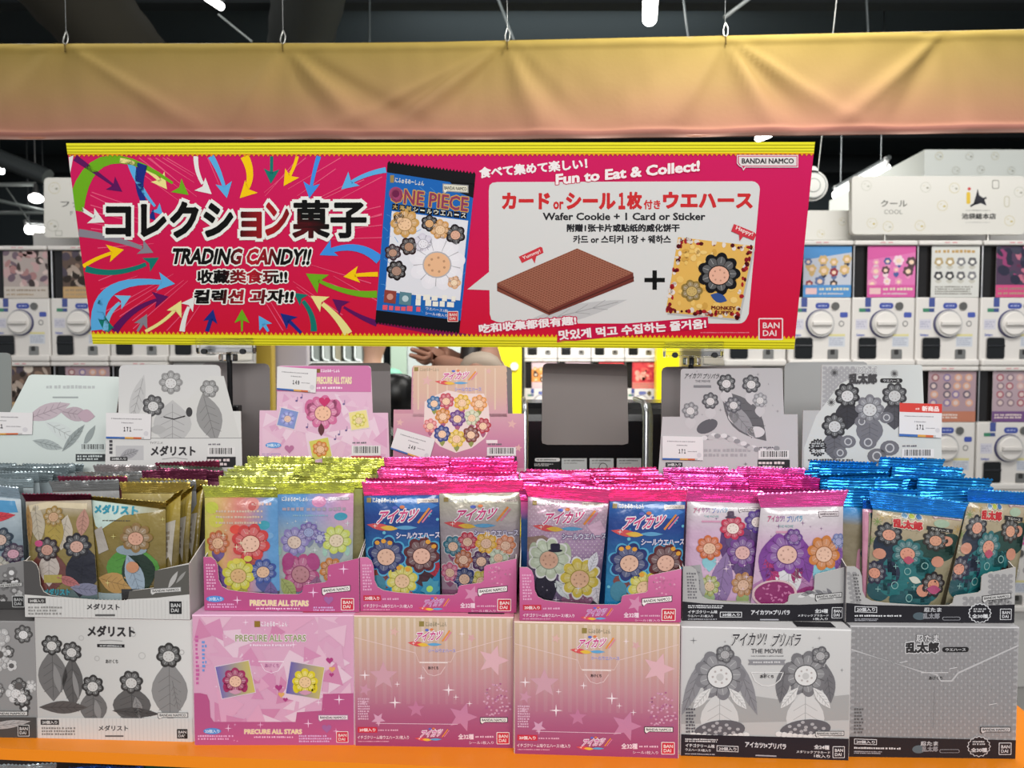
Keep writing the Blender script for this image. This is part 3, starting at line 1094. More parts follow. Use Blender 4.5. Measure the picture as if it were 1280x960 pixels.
def art0(P):
    P.rect(-160, 770, 50, 930, '#8c8a8a', 0)
    r = random.Random(2)
    for i in range(46):
        x, y = r.uniform(-150, 40), r.uniform(790, 890)
        P.blossom(x, y, r.uniform(6, 13), r.choice(('#4a4848', '#c4c2c2', '#6c6a6a', '#b0aeae', '#3a3838')), r.choice(('#a8a6a6', '#d0cece', '#5a5858')), r.randint(5, 8), 1 + (i % 3) * 2, i)
    P.maker_tag(-8, 888, 36, 894, '#c8c6c4', '#333', '#444', 9)
    P.rect(-160, 896, 46, 930, '#454444', 8)
    P.leaf(10, 905, 60, 5, '#a8a6a6', 9, -8)
    P.maker_square(24, 906, 37, 919, '#2c2c2c', '#c8c8c8', 9)


def art1(P):
    P.poly([(46, 770), (244, 770), (244, 930), (46, 930)], lambda x, y: mixc('#b8b6b4', '#d0cecc', (x - 60) / 80), 0)
    r = random.Random(3)
    for i in range(9):
        P.ring(r.uniform(60, 230), r.uniform(782, 850), 2.4, 3.6, '#aeacaa', 1, 8)
    P.text('メダリスト', (112, 782, 171, 796), '#2e2c2e', 3, .045)
    P.line([(127, 801), (140, 800), (155, 801)], 1.2, '#a09e9c', 2)
    P.rect(123.5, 805, 157.5, 809, '#242224', 2)
    P.scribble(127, 806, 154, 808.4, '#c8c8c8', 3)
    P.text('あけくち', (133.5, 824, 149, 829), '#4a4848', 2, .03)
    P.ring(179, 819, 3.5, 4.6, '#b4b2b0', 1, 12)
    # plain flower stand-ins in the places of the figures
    for x, y, s, c, bw, bh, bc in ((68, 807, 12, '#343232', 18, 52, '#6c6a6a'), (92, 815, 12, '#383636', 13, 52, '#5a5858'), (117, 857, 13, '#343232', 17, 38, '#6a6868'), (165, 852, 14, '#3c3a3a', 24, 40, '#5c5a5a'), (213, 818, 15, '#383636', 23, 62, '#868484')):
        P.leaf(x, y + bh * .72, bh * 1.25, bw, bc, 2, 90)
        P.leaf(x + bw * .3, y + bh * .8, bh * .7, bw * .25, '#868484', 3, 80)
        P.blossom(x, y, s, c, '#c4c2c0', 7, 4, x)
    P.leaf(170, 890, 60, 6, '#4a4848', 3, 4)
    P.leaf(80, 884, 60, 8, '#55504f', 3, 0)
    P.rect(47, 897, 244, 930, '#cac8c6', 7)
    for i in range(40):
        P.rect(49 + i * 4.8, 897.5, 50 + i * 4.8, 927, '#c0bebc', 7.5)
    P.maker_tag(197.5, 889.5, 236, 896, '#d0cecc', '#444', '#777', 8)
    P.rect(52, 899, 74.5, 905.5, '#343234', 8)
    P.text('20個入り', (54, 900.3, 72.5, 904.3), '#d0cecc', 9, .03)
    P.scribble(53, 908, 97, 919, '#7c7a78', 8, 3, 4)
    P.text('メダリスト', (123, 906, 160, 913), '#464446', 8, .03)
    P.rect(131, 918.5, 154, 920.5, '#5c5a5a', 8)
    P.maker_square(221.5, 910.5, 235, 922.5, '#1e1e20', '#c8c8c8', 8, False)
    P.poly([(231, 919), (235, 916), (235, 922.5), (231, 922.5)], '#1e1e20', 11)


def facets(P, x0, y0, x1, y1, seed, cols, n=60, k=1):
    r = random.Random(seed)
    for i in range(n):
        x, y, s = r.uniform(x0, x1), r.uniform(y0, y1), r.uniform(9, 26)
        a = r.uniform(0, 6.28)
        pts = [(x + s * math.cos(a + d), y + s * math.sin(a + d)) for d in (0, 1.7 + r.random() * .6, 3.6 + r.random())]
        pts = [(max(x0, min(x1, px)), max(y0, min(y1, py))) for px, py in pts]
        if abs(area2(pts)) > 30:
            P.poly(pts, r.choice(cols), k + i * .045)


PK = ('#d69cb8', '#dab0c4', '#cc88ac', '#d2a0ba', '#dcbccc', '#c880a4')


def dots(P, x0, y0, x1, y1, n, seed, c='#ecd4e4', k=4):
    r = random.Random(seed)
    for i in range(n):
        star4(P, r.uniform(x0, x1), r.uniform(y0, y1), r.choice((1.2, 1.6, 2.2, 4.5)), c, k)


def art2(P):
    P.rect(240, 765, 448, 934, '#d29cb8', 0)
    facets(P, 245, 771, 442, 928, 5, PK, 70)
    dots(P, 250, 775, 438, 900, 26, 6)
    BT = '#b25282'
    P.poly([(243, 866), (252, 866), (260, 868), (263, 876), (264, 896), (268, 902), (370, 902), (372, 890), (403, 888), (405, 867), (446, 866), (446, 934), (243, 934)], BT, 4)
    dots(P, 250, 905, 440, 926, 8, 8, '#e0a8cc', 5)
    star4(P, 425, 874, 7, '#ecd0e2', 5)
    star4(P, 386, 904, 6, '#e6bcd8', 5)
    star4(P, 286, 910, 5, '#e6bcd8', 5)
    P.text('にふぉるめーしょん', (329, 776.5, 362, 783), '#efe2ea', 5, .03)
    P.rect(321, 776, 328, 783.5, '#8c6c28', 5)
    P.text('PRECURE ALL STARS', (297, 793, 385, 801.5), '#8c9460', 5, .02, [('#e6d0dc', .07)])
    P.scribble(315, 804.5, 368, 808, '#e8d0e0', 5, 1, 4)
    P.line([(325, 826.5), (357, 826.5)], 1, '#f0e0ea', 5)
    P.text('あけくち', (333, 829, 351, 834), '#b06c98', 5, .02)
    P.line([(328, 829), (333, 838), (341, 841), (350, 838), (355, 829)], .8, '#e8d0e0', 5)
    for x, y in ((245.5, 792),):
        P.scribble(247, 793, 252, 856, '#c05c98', 5, 12, 5)
        P.scribble(255, 800, 261, 840, '#6c90cc', 5, 8, 6)
    for cx, cy, rot, bg1, bg2, pc, cc in ((296, 849, -11, '#6c60a8', '#c4b458', '#9c2c5c', '#e0b49c'), (383, 850, 10, '#5c50a4', '#c0b060', '#d4c024', '#e0bc90')):
        sq = rotp([(cx - 21, cy - 20), (cx + 21, cy - 20), (cx + 21, cy + 20), (cx - 21, cy + 20)], cx, cy, rot)
        P.poly(rotp([(cx - 22, cy - 21), (cx + 22, cy - 21), (cx + 22, cy + 21), (cx - 22, cy + 21)], cx, cy, rot), '#d8c0cc', 5)
        P.poly(sq, (lambda b1, b2, x0: lambda x, y: mixc(b1, b2, (x - x0 + 21) / 42))(bg1, bg2, cx), 6)
        P.blossom(cx, cy + 1, 15, pc, cc, 8, 7)
        for d in (-11, 11):
            P.ell(cx + d, cy + 9, 4.5, 7, pc, 7, 10)
        P.leaf(cx, cy + 15, 16, 3, '#c890a8', 10)
    for x, y, r, c in ((414, 825, 4.5, '#a83878'), (417, 836, 4, '#d8a060'), (416, 843, 3, '#a83878'), (350, 859, 4.5, '#a83878'), (353, 868, 4, '#d8a060'), (358, 874, 3, '#a83878')):
        P.heart(x, y, r, c, 6)
    P.maker_tag(398.5, 893, 436, 899.5, '#e4d4dc', '#444', '#a07090', 6)
    P.heart(409, 910, 6, '#9c6098', 6)
    P.ell(266, 913.5, 18 * .62, 4, '#5088cc', 6)
    P.text('20個入り', (257, 911.3, 275, 915.8), '#c8d8ec', 7, .03)
    P.scribble(248, 918, 296, 925, '#dca0c8', 6, 2, 7)
    P.text('PRECURE ALL STARS', (306, 911, 378, 917), '#e4d0a0', 6, .04, [('#c880a8', .08)])
    P.scribble(318, 919.5, 368, 922.5, '#e4b8d4', 6, 1, 8)
    P.scribble(374, 918, 416, 928, '#cca0cc', 6, 3, 9)
    P.maker_square(421.5, 914.5, 435, 927, '#c02848', '#e0d0cc', 6)


def logo(P, q, k=4, c='#c2347c', rim='#ece0e6', sub='#7c94c4', foot=True):
    """the candy title with its swoosh; q x0,y0,x1,y1"""
    x0, y0, x1, y1 = q
    w, h = x1 - x0, y1 - y0
    f = lambda a, b: (x0 + w * a, y0 + h * b)
    P.text('アイカツ', (f(.2, .22), f(.86, .12), f(.12, .72)), c, k, .03, [(rim, .08)])
    P.line([f(.83, .7), f(1.02, .12)], w * .035, '#e08838', k + 1)
    P.line([f(.90, .68), f(1.06, .2)], w * .025, '#d87898', k + 1)
    P.ell(*f(.44, .1), w * .05, h * .07, '#5868c0', k + 1, 8)
    P.ell(*f(.56, .07), w * .045, h * .07, '#d87848', k + 1, 8)
    P.leaf(*f(.2, .86), w * .5, h * .13, '#d04c50', k, 8)
    P.leaf(*f(.34, .9), w * .3, h * .1, '#dcb040', k + .5, 4)
    P.leaf(*f(.62, .88), w * .4, h * .08, '#5c9cc8', k, 0)
    star4(P, *f(.1, .82), h * .12, '#f0e0dc', k + 1)


B3 = [(444.8, 771.5), (642, 772), (641, 935), (444.5, 932)]


def art3(P):
    st = [(0, '#c8b094'), (.2, '#c6a490'), (.5, '#bc868e'), (.75, '#a85a7c'), (1, '#9a3c68')]
    P.rect(440, 766, 646, 940, '#b87890', 0)
    for i in range(14):
        y0, y1 = 768 + i * 12, 780 + i * 12
        P.poly([(442, y0), (645, y0), (645, y1), (442, y1)], lambda x, y: ramp(st, (y - 772) / 160), .5)
    r = random.Random(9)
    for i in range(20):
        x, w = 450 + i * 9.7, r.uniform(2.5, 5)
        P.poly([(x, 773), (x + w, 773), (x + w, 880), (x, 880)], lambda x_, y: mixc(ramp(st, (y - 772) / 160), '#eadcd4', .36 * max(0, 1 - (y - 772) / 125)), 1)
    LS = '#d8b0bc'
    for x, y, s, c in ((480, 845, 18, '#c897a4'), (617, 825, 20, '#d6a8b0'), (578, 896, 19, '#c07c9c'), (494, 790, 6, '#d4a8a0'), (590, 797, 6, '#cfa0a0'), (520, 886, 11, '#bc7494'), (473, 899, 9, '#cc98b4'), (457, 862, 8, '#c48ca0'), (455, 878, 4, '#d0a0b4')):
        P.star(x, y, s, c, 2, 5, .44, -90 + x % 40)
    for x, y, s in ((561, 862, 8), (494, 878, 8), (527, 847, 5), (457, 844, 7), (570, 871, 4), (497, 855, 4), (587, 879, 4), (578, 792, 4)):
        star4(P, x, y, s, '#efdce2', 3)
    for i in range(70):
        a, d = r.uniform(0, 6.28), math.sqrt(r.random())
        P.ell(622 + 17 * d * math.cos(a), 878 + 26 * d * math.sin(a), 1.6, 1.3, r.choice(('#c88ca8', '#a85c84', '#d0a0b4')), 2 + (i % 2) * .5, 5)
    P.line([(444, 797), (520, 816), (524, 827), (564, 827), (570, 815), (641, 795)], .7, '#dcc0bc', 2)
    P.line([(525, 828), (560, 828)], 1, '#efe0dc', 3)
    P.line([(529, 833), (535, 842), (543, 844.5), (551, 842), (557, 833)], .7, '#e0c4c4', 3)
    P.line([(470, 904), (572, 905)], .7, '#dcb8c8', 3)
    P.text('あけくち', (535.5, 832.5, 548.5, 836.5), '#3c2c30', 4, .03)
    P.rect(525, 776.5, 531, 783, '#8c7a40', 3)
    P.text('にふぉるめーしょん', (533, 777, 559, 783), '#8f8670', 3, .02)
    logo(P, (513, 785, 562, 808), 4)
    P.text('シールウエハース', (536, 810.5, 570, 815), '#8c80b8', 4, .03, [('#dcc8d0', .05)])
    P.scribble(448, 872, 463, 900, '#d4a8bc', 3, 9, 4)
    P.rect(447.5, 908.5, 471.5, 915.5, '#c42c40', 3)
    P.text('20個入り', (449.5, 910, 469.5, 914.2), '#f0d8d8', 4, .03)
    P.scribble(473, 911, 498, 914, '#d8a0b8', 4, 1, 3)
    P.text('イチゴクリーム味ウエハース1枚入り', (447, 919, 511, 923.8), '#ead0da', 4, .02)
    P.scribble(448, 925.5, 486, 927.5, '#d8a0b8', 4, 1, 3)
    logo(P, (520, 909, 559, 926), 4, '#c868a0')
    P.text('全32種', (572.5, 917, 592, 924), '#ead0da', 4, .03)
    P.scribble(594, 919, 617, 922.5, '#dcb0c4', 4)
    P.text('シール1枚入り', (586, 926, 617, 930), '#e0bccc', 4, .02)
    P.maker_tag(600, 896, 635, 902.5, '#ece4e0', '#333', '#333', 5)
    P.maker_square(621.5, 915.5, 636, 929, '#c22a3c', '#ead8d4', 5)


def art5(P):
    P.poly([(846, 778), (1066, 778), (1066, 955), (846, 955)], lambda x, y: mixc('#c6c4c4', '#b8b6b6', (y - 790) / 130), 0)
    r = random.Random(13)
    for i in range(12):
        star4(P, r.uniform(860, 1055), r.uniform(792, 860), r.choice((2, 3, 5)), '#6c6a6c', 1)
    P.poly([(851, 880), (930, 868), (985, 876), (1061, 868), (1061, 925), (851, 925)], '#a09e9e', 1)
    P.poly([(851, 905), (1061, 900), (1061, 925), (851, 925)], '#b6b4b4', 1.5)
    # large flower stand-ins where the two figures stand
    for x, y, s, c in ((899, 843, 30, '#77757a'), (1006, 842, 27, '#706e72')):
        P.leaf(x, y + 56, 74, 24, '#c8c6c6', 2, 90)
        for d, ln in ((-1, 84), (1, 84)):
            P.leaf(x + d * s * 1.05, y + 12, ln * (1 if x < 950 else .6), 9, '#858388' if x < 950 else '#6c6a6e', 3, 90 - d * (22 if x < 950 else 8))
        P.blossom(x, y, s, c, '#d4d2d2', 9, 4, 0, None, '#bcbaba')
        P.blossom(x + (6 if x < 950 else 18), y - s * .86, 11, '#5c5a5e', '#a6a4a6', 5, 7)
        P.leaf(x - s * .75, y + 30, 34, 6, '#d2d0d0', 5, 130)
        P.leaf(x + s * .75, y + 30, 34, 6, '#d2d0d0', 5, 50)
        P.ell(x, y + 70, 32, 13, '#5e5c62', 5, 24, -6)
        for i in range(16):
            a = i * 2.4
            P.ell(x + 26 * math.sqrt(i / 16) * math.cos(a), y + 70 + 10 * math.sqrt(i / 16) * math.sin(a), 2.6, 2, '#a6a4a8', 6, 7)
        for i in range(11):
            P.ell(x - 33 + i * 6.6, y + 79 - abs(i - 5) * .8, 4.4, 3.4, '#d6d4d4', 7, 8)
    P.text('アイカツ!', ((915, 791), (958, 790), (912, 807)), '#3a383c', 8, .02, [('#d4d2d2', .05)])
    P.text('プリパラ', ((966, 792), (1001, 791), (962, 808)), '#3e3c40', 8, .02, [('#d4d2d2', .05)])
    P.text('THE MOVIE', (938, 810.5, 977, 816), '#4c4a4e', 8, .015)
    P.scribble(938, 818.5, 978, 820.5, '#8c8a8c', 8, 1, 3)
    P.poly([(934, 824), (981, 824), (979, 827), (981, 830.5), (934, 830.5), (936, 827)], '#87858a', 8)
    P.scribble(940, 825.5, 975, 829, '#c4c2c4', 9, 1, 5)
    P.line([(938, 840), (977, 840)], .8, '#e4e2e2', 8)
    P.line([(938, 840), (943, 851), (951, 856), (959, 857), (967, 855), (974, 849), (978, 840)], 1, '#dcdada', 8)
    P.text('あけくち', (949, 843, 966, 847), '#2e2c30', 9, .03)
    P.scribble(857, 884, 869, 916, '#55535a', 8, 8, 4, 0)
    P.maker_tag(1018, 913, 1054.5, 919, '#c8c6c6', '#333', '#333', 9)
    P.poly([(846, 917), (1066, 923), (1066, 955), (846, 955)], '#1c1a24', 8)
    WT = '#d0d0d4'
    P.scribble(856, 922.5, 904, 927.5, WT, 9, 2, 5, 1.5)
    P.text('イチゴクリーム味', ((856.5, 928.5), (893, 930), (856.5, 933)), WT, 9, .03)
    P.text('ウエハース1枚入り', ((856.5, 934.5), (888, 935.8), (856.5, 938)), WT, 9, .02)
    P.scribble(856, 941, 894, 943, '#b0b0b8', 9, 1, 5, 1.5)
    P.poly([(895.5, 931), (922.5, 932), (922.5, 939.5), (895.5, 938.5)], WT, 9)
    P.poly([(896.3, 931.8), (921.7, 932.8), (921.7, 938.7), (896.3, 937.7)], '#1c1a24', 10)
    P.text('20個入り', ((898, 932.8), (920, 933.6), (898, 937)), WT, 11, .02)
    P.text('アイカツ!×プリパラ', ((931, 926), (982, 929), (931, 933)), WT, 9, .03, [('#5c5a64', .05)])
    P.line([(944, 943.5), (970, 944.5)], 1.6, '#a0a0a8', 9)
    P.text('全24種', ((1017, 930), (1036, 931), (1017, 935.5)), WT, 9, .03)
    P.text('メタリックプラカード', ((995, 937), (1037, 938.5), (995, 940.5)), WT, 9, .02)
    P.text('1枚入り', ((1017, 942), (1037, 943), (1017, 946)), WT, 9, .02)
    P.maker_square(1041, 933, 1054.5, 946, '#1c1a24', '#d0d0d4', 9)


def hexes(P, x0, y0, x1, y1, step, c, k=1, c2='#a8a6a8'):
    j = 0
    y = y0
    while y < y1:
        x = x0 + (j % 2) * step / 2
        while x < x1:
            P.poly([(x + step * .44 * math.cos(a), y + step * .34 * math.sin(a)) for a in [math.radians(60 * i) for i in range(6)]], c, k)
            x += step
        y += step * .42
        j += 1


def art6(P):
    P.rect(1056, 772, 1278, 956, '#a09ea0', 0)
    hexes(P, 1066, 784, 1270, 924, 10, '#8a888a', 1)
    P.poly([(1062, 810), (1150, 840), (1170, 842), (1176, 850), (1188, 850), (1196, 840), (1271, 806), (1271, 808), (1197, 842), (1189, 852), (1175, 852), (1169, 844), (1062, 812)], '#b4b2b4', 2)
    P.line([(1150, 840.5), (1184, 840.5)], .9, '#c8c6c8', 3)
    P.text('あけくち', (1160, 845, 1177, 849.5), '#3a383a', 3, .03)
    P.line([(1167, 858), (1166, 910)], .8, '#7c7a7c', 2)
    for x, y, s in ((1128, 828, 5), (1190, 836, 5), (1240, 881, 5)):
        P.line([(x - s, y), (x + s, y - 2)], .7, '#d0ced0', 3)
    P.text('忍たま', (1143, 793, 1172, 802), '#c4c2c4', 4, .03, [('#3e3c3e', .05)])
    P.text('乱太郎', (1130, 802, 1172, 816), '#2c2a2c', 4, .06, [('#c8c6c8', .08)])
    P.rect(1176, 808.5, 1209, 815, '#1c1a1c', 4, r=3.2)
    P.text('ウエハース', (1180, 810, 1205, 813.5), '#d0ced0', 5, .02)
    P.scribble(1067, 884, 1079, 917, '#5c5a5c', 4, 8, 4)
    P.maker_tag(1224.5, 908, 1262, 914.5, '#c0bec0', '#2a282a', '#2a282a', 9)
    P.poly([(1056, 920), (1280, 925), (1280, 956), (1056, 956)], '#1e1c22', 7)
    WT = '#c8c8cc'
    P.poly([(1067, 922.5), (1095.5, 923.5), (1095.5, 930.5), (1067, 929.5)], WT, 8)
    P.poly([(1067.8, 923.3), (1094.7, 924.3), (1094.7, 929.7), (1067.8, 928.7)], '#1e1c22', 9)
    P.text('20個入り', ((1069.5, 924.3), (1093, 925.2), (1069.5, 928)), WT, 10, .03)
    P.scribble(1067, 933, 1127, 936.5, WT, 8, 1, 7, 1)
    P.scribble(1067, 938, 1105, 942, '#a0a0a8', 8, 2, 7, 1)
    P.ell(1148, 936, 8, 5, '#55646c', 8)
    P.text('忍たま', (1150, 926, 1172, 931.5), '#b0b0b4', 9, .04)
    P.text('乱太郎', (1152, 932, 1172, 939), '#84848a', 9, .05)
    P.rect(1174, 936, 1199, 940.5, '#88888e', 8, r=2)
    P.rect(1174.7, 936.6, 1198.3, 939.9, '#1e1c22', 9, r=1.6)
    P.poly([(1223 + 14 * (1 + .06 * math.cos(16 * a)) * math.cos(a), 932.5 + 12.5 * (1 + .06 * math.cos(16 * a)) * math.sin(a)) for a in [2 * math.pi * i / 64 for i in range(64)]], WT, 8)
    P.poly([(1223 + 13 * (1 + .06 * math.cos(16 * a)) * math.cos(a), 932.5 + 11.6 * (1 + .06 * math.cos(16 * a)) * math.sin(a)) for a in [2 * math.pi * i / 64 for i in range(64)]], '#1e1c22', 9)
    P.scribble(1215, 925, 1231, 931, '#b8b8bc', 10, 2, 4)
    P.text('全30種', (1213, 934, 1233, 939.5), WT, 10, .03)
    P.maker_square(1248.5, 928.5, 1262.5, 942, '#1e1c22', '#c8c8cc', 8)


carton([(-150, 776), (45, 778), (47, 922), (-148, 919)], 'grey floral carton at the far left, cut by the frame edge', art0, side='#4c4a4a', top='#585656', edge='#8a8888')
carton([(48, 774), (241.5, 774), (241.5, 927), (48, 922)], 'pale grey carton with black lettering, between the floral grey and pink ones', art1, side='#b0aeac', top='#dad8d6')
carton([(244, 770), (443.5, 770), (442.5, 931), (244, 931)], 'pink faceted carton with two small tilted square pictures', art2, side='#c880ae', top='#dca8c8', edge='#e4bcd4', strip=[(.4, .66, .012, .03, '#cc4088'), (.68, .93, .006, .03, '#c84058')])
carton(B3, 'beige to pink starry carton, left one of the two alike', art3, side='#b07090', top='#d88aa0', edge='#e0c0bc', strip=[(.72, .95, .008, .03, '#241c20')])
carton([(643.6, 779.5), (848.5, 781), (847.5, 948), (643.6, 942)], 'beige to pink starry carton, right one beside the white carton', art3, src=B3, side='#b07090', top='#d8a8a0', edge='#e0c8bc')
carton([(851.6, 784.5), (1062, 788.5), (1060, 950), (851, 944)], 'white carton with black base band and two big flower pictures', art5, side='#8c8a90', top='#d4d2d2', edge='#d8d6d6', strip=[(.7, .93, .004, .02, '#28262a')])
carton([(1062.5, 783), (1271, 786), (1268.5, 948), (1061, 945.5)], 'grey hexagon-patterned carton with black base band at the right end', art6, side='#8a888a', top='#b4b2b4', edge='#b8b6b8')

# ------------------------------------------------------------------ open display trays on the cartons
TF = [(256, 697), (448.5, 697), (449, 765), (255.5, 763)]
DIE = [(256, 697), (265, 697), (270, 701), (272.5, 708), (273.5, 725), (277, 733), (284, 737), (300, 739.5), (340, 742.5), (371, 742.5), (375.5, 740), (377, 732), (380, 730.5), (405, 727), (408, 724.5), (408.5, 708), (411, 705.5), (448.5, 697), (449, 765), (255.5, 763)]
FQ = Quad(TF, [(0, 0, 0), (1, 0, 0), (1, 0, 1), (0, 0, 1)])
DIEN = [FQ.st(*p) for p in DIE]
TRAYS = []


def tray(i, px, label, art, header, side='#a87090', inside='#8c8478', depth=.17, hname='header_card', board='#77716c'):
    zb, bn, bbl, bbr = BOXTOP[i]
    zb += .0006
    bl, br = at_z(*px[3], zb), at_z(*px[2], zb)
    n = Vector((0, 0, 1)).cross(br - bl).normalized()
    x = (br - bl).normalized()
    h = (at_plane(*px[0], bl, n).z + at_plane(*px[1], bl, n).z) / 2 - zb
    up = Vector((0, 0, h))
    q = Quad(px, [bl + up, br + up, br, bl])
    t = thing('display_tray', label, 'candy display box', (bl + br) / 2 + n * depth / 2)
    p = Part()
    outl = [lerp_px(px, s, t_) for s, t_ in DIEN]
    P = Panel('card')
    art(P, outl)
    P.lay(p, q.P, clip=px)
    slab(p, q, outl, .0012, '#d8d0c8', inside)
    p.build('front_panel', t)
    p = Part()
    front_n, n = n, BACK
    th = .0011
    hb = .142
    for s, e in ((0, bl), (1, br)):
        o = x * (-th if s else th)
        a = [e + n * th, e + n * depth, e + n * depth + Vector((0, 0, hb)), e + n * depth * .72 + Vector((0, 0, hb * .93)), e + n * depth * .25 + Vector((0, 0, h * 1.25)), e + n * th + Vector((0, 0, h * .98))]
        b = [v + o for v in a]
        p.face(a if s else a[::-1], side)
        p.face(b[::-1] if s else b, inside)
        for k in range(6):
            j = (k + 1) % 6
            f = [a[k], b[k], b[j], a[j]]
            p.face(f if s else f[::-1], '#d4ccc6')
    f = [bl + n * th, br + n * th, br + n * depth, bl + n * depth]
    p.face(f, inside)
    p.face([v - Vector((0, 0, .0004)) for v in f[::-1]], inside)
    w = [bl + n * depth, br + n * depth, br + n * depth + Vector((0, 0, hb)), bl + n * depth + Vector((0, 0, hb))]
    p.face(w, inside)
    p.face([v + n * th for v in w[::-1]], board)
    p.build('tray', t)
    if header:
        hpx, outl, hart, tilt = header
        hp = (bl + br) / 2 + n * (depth - .003)
        # corners in the plane of the tray's back, leaning a little
        hn = (front_n + Vector((0, 0, -tilt))).normalized()
        hq = Quad(hpx, [at_plane(*c, hp + Vector((0, 0, hb)), hn) for c in hpx])
        p = Part()
        P = Panel('card')
        hart(P, outl)
        P.lay(p, hq.P)
        slab(p, hq, outl, .0012, '#d4ccc8', board)
        p.build(hname, t)
    else:
        hq = None
    d = dict(bl=bl, br=br, n=front_n, x=x, zb=zb, depth=depth, hq=hq, t=t)
    TRAYS.append(d)
    return d


def small_print(P, px, c, kind, k=3):
    """the print of a tray's lower band in pink"""
    f = lambda a, b: lerp_px(px, a, b)


def band_pink(px, starry):
    def art(P, outl):
        P.poly(outl, lambda x, y: mixc('#c8709c' if starry else '#b85486', '#b04478' if starry else '#ae4a7c', (y - px[0][1]) / 66), 0)
        f = lambda a, b: lerp_px(px, a, b)
        def tx(s, a0, b0, a1, b1, c, k=3, bold=.025, outl_=None):
            P.text(s, (f(a0, b0), f(a1, b0), f(a0, b1)), c, k, bold, outl_)
        P.scribble(*f(.015, .12), *f(.08, .62), '#d89cbc', 2, 9, 4)
        if starry:
            P.star(*f(.72, .66), 11, '#c884a4', 1, 5, .44, -70)
            r = random.Random(4)
            for i in range(40):
                P.ell(f(.9, .3)[0] + r.uniform(-14, 12), f(.9, .3)[1] + r.uniform(-10, 12), 1.5, 1.2, r.choice(('#d090ac', '#b8648c')), 1, 5)
            P.rect(*f(.02, .70), *f(.135, .80), '#bc2c40', 2)
            tx('20個入り', .03, .72, .125, .785, '#eed6d8', 3)
            P.scribble(*f(.145, .74), *f(.25, .79), '#d8a0bc', 3)
            tx('イチゴクリーム味ウエハース1枚入り', .02, .86, .34, .93, '#e8ccd8', 3)
            P.scribble(*f(.02, .95), *f(.2, .98), '#d498b4', 3)
            x0, y0 = f(.385, .72)
            x1, y1 = f(.57, .97)
            logo(P, (x0, y0, x1, y1), 3, '#c060a0', '#c8b0cc')
            tx('全32種', .645, .82, .74, .92, '#e8ccd8', 3, .03)
            P.scribble(*f(.75, .86), *f(.87, .90), '#d8a4bc', 3)
            tx('シール1枚入り', .715, .945, .87, .99, '#dcb4c8', 3, .02)
        else:
            for a, b, r_ in ((.9, .2, 7), (.70, .64, 7), (.21, .80, 6), (.81, .32, 2), (.67, .46, 2), (.47, .97, 2)):
                star4(P, *f(a, b), r_, '#e8c0dc', 2)
            P.ell(*f(.07, .78), 11, 4, '#5088cc', 2)
            tx('20個入り', .03, .745, .115, .815, '#c8d8ec', 3)
            P.scribble(*f(.02, .86), *f(.22, .95), '#dca0c8', 3, 2, 5)
            tx('PRECURE ALL STARS', .29, .79, .67, .90, '#e4d0a0', 3, .05, [('#c880a8', .08)])
            P.scribble(*f(.33, .93), *f(.61, .97), '#e4b8d4', 3)
            P.heart(*f(.80, .78), 6, '#9c6098', 3)
            P.scribble(*f(.7, .9), *f(.86, .99), '#cca0cc', 3, 2, 6)
        a, b = f(.755, .55), f(.945, .66)
        P.maker_tag(a[0], a[1], b[0], b[1], '#ece2e0', '#333', '#604050', 3, -3.5)
        a, b = f(.885, .755), f(.962, .955)
        P.maker_square(a[0], a[1], b[0], b[1], '#c0283c', '#ead8d4', 3)
    return art


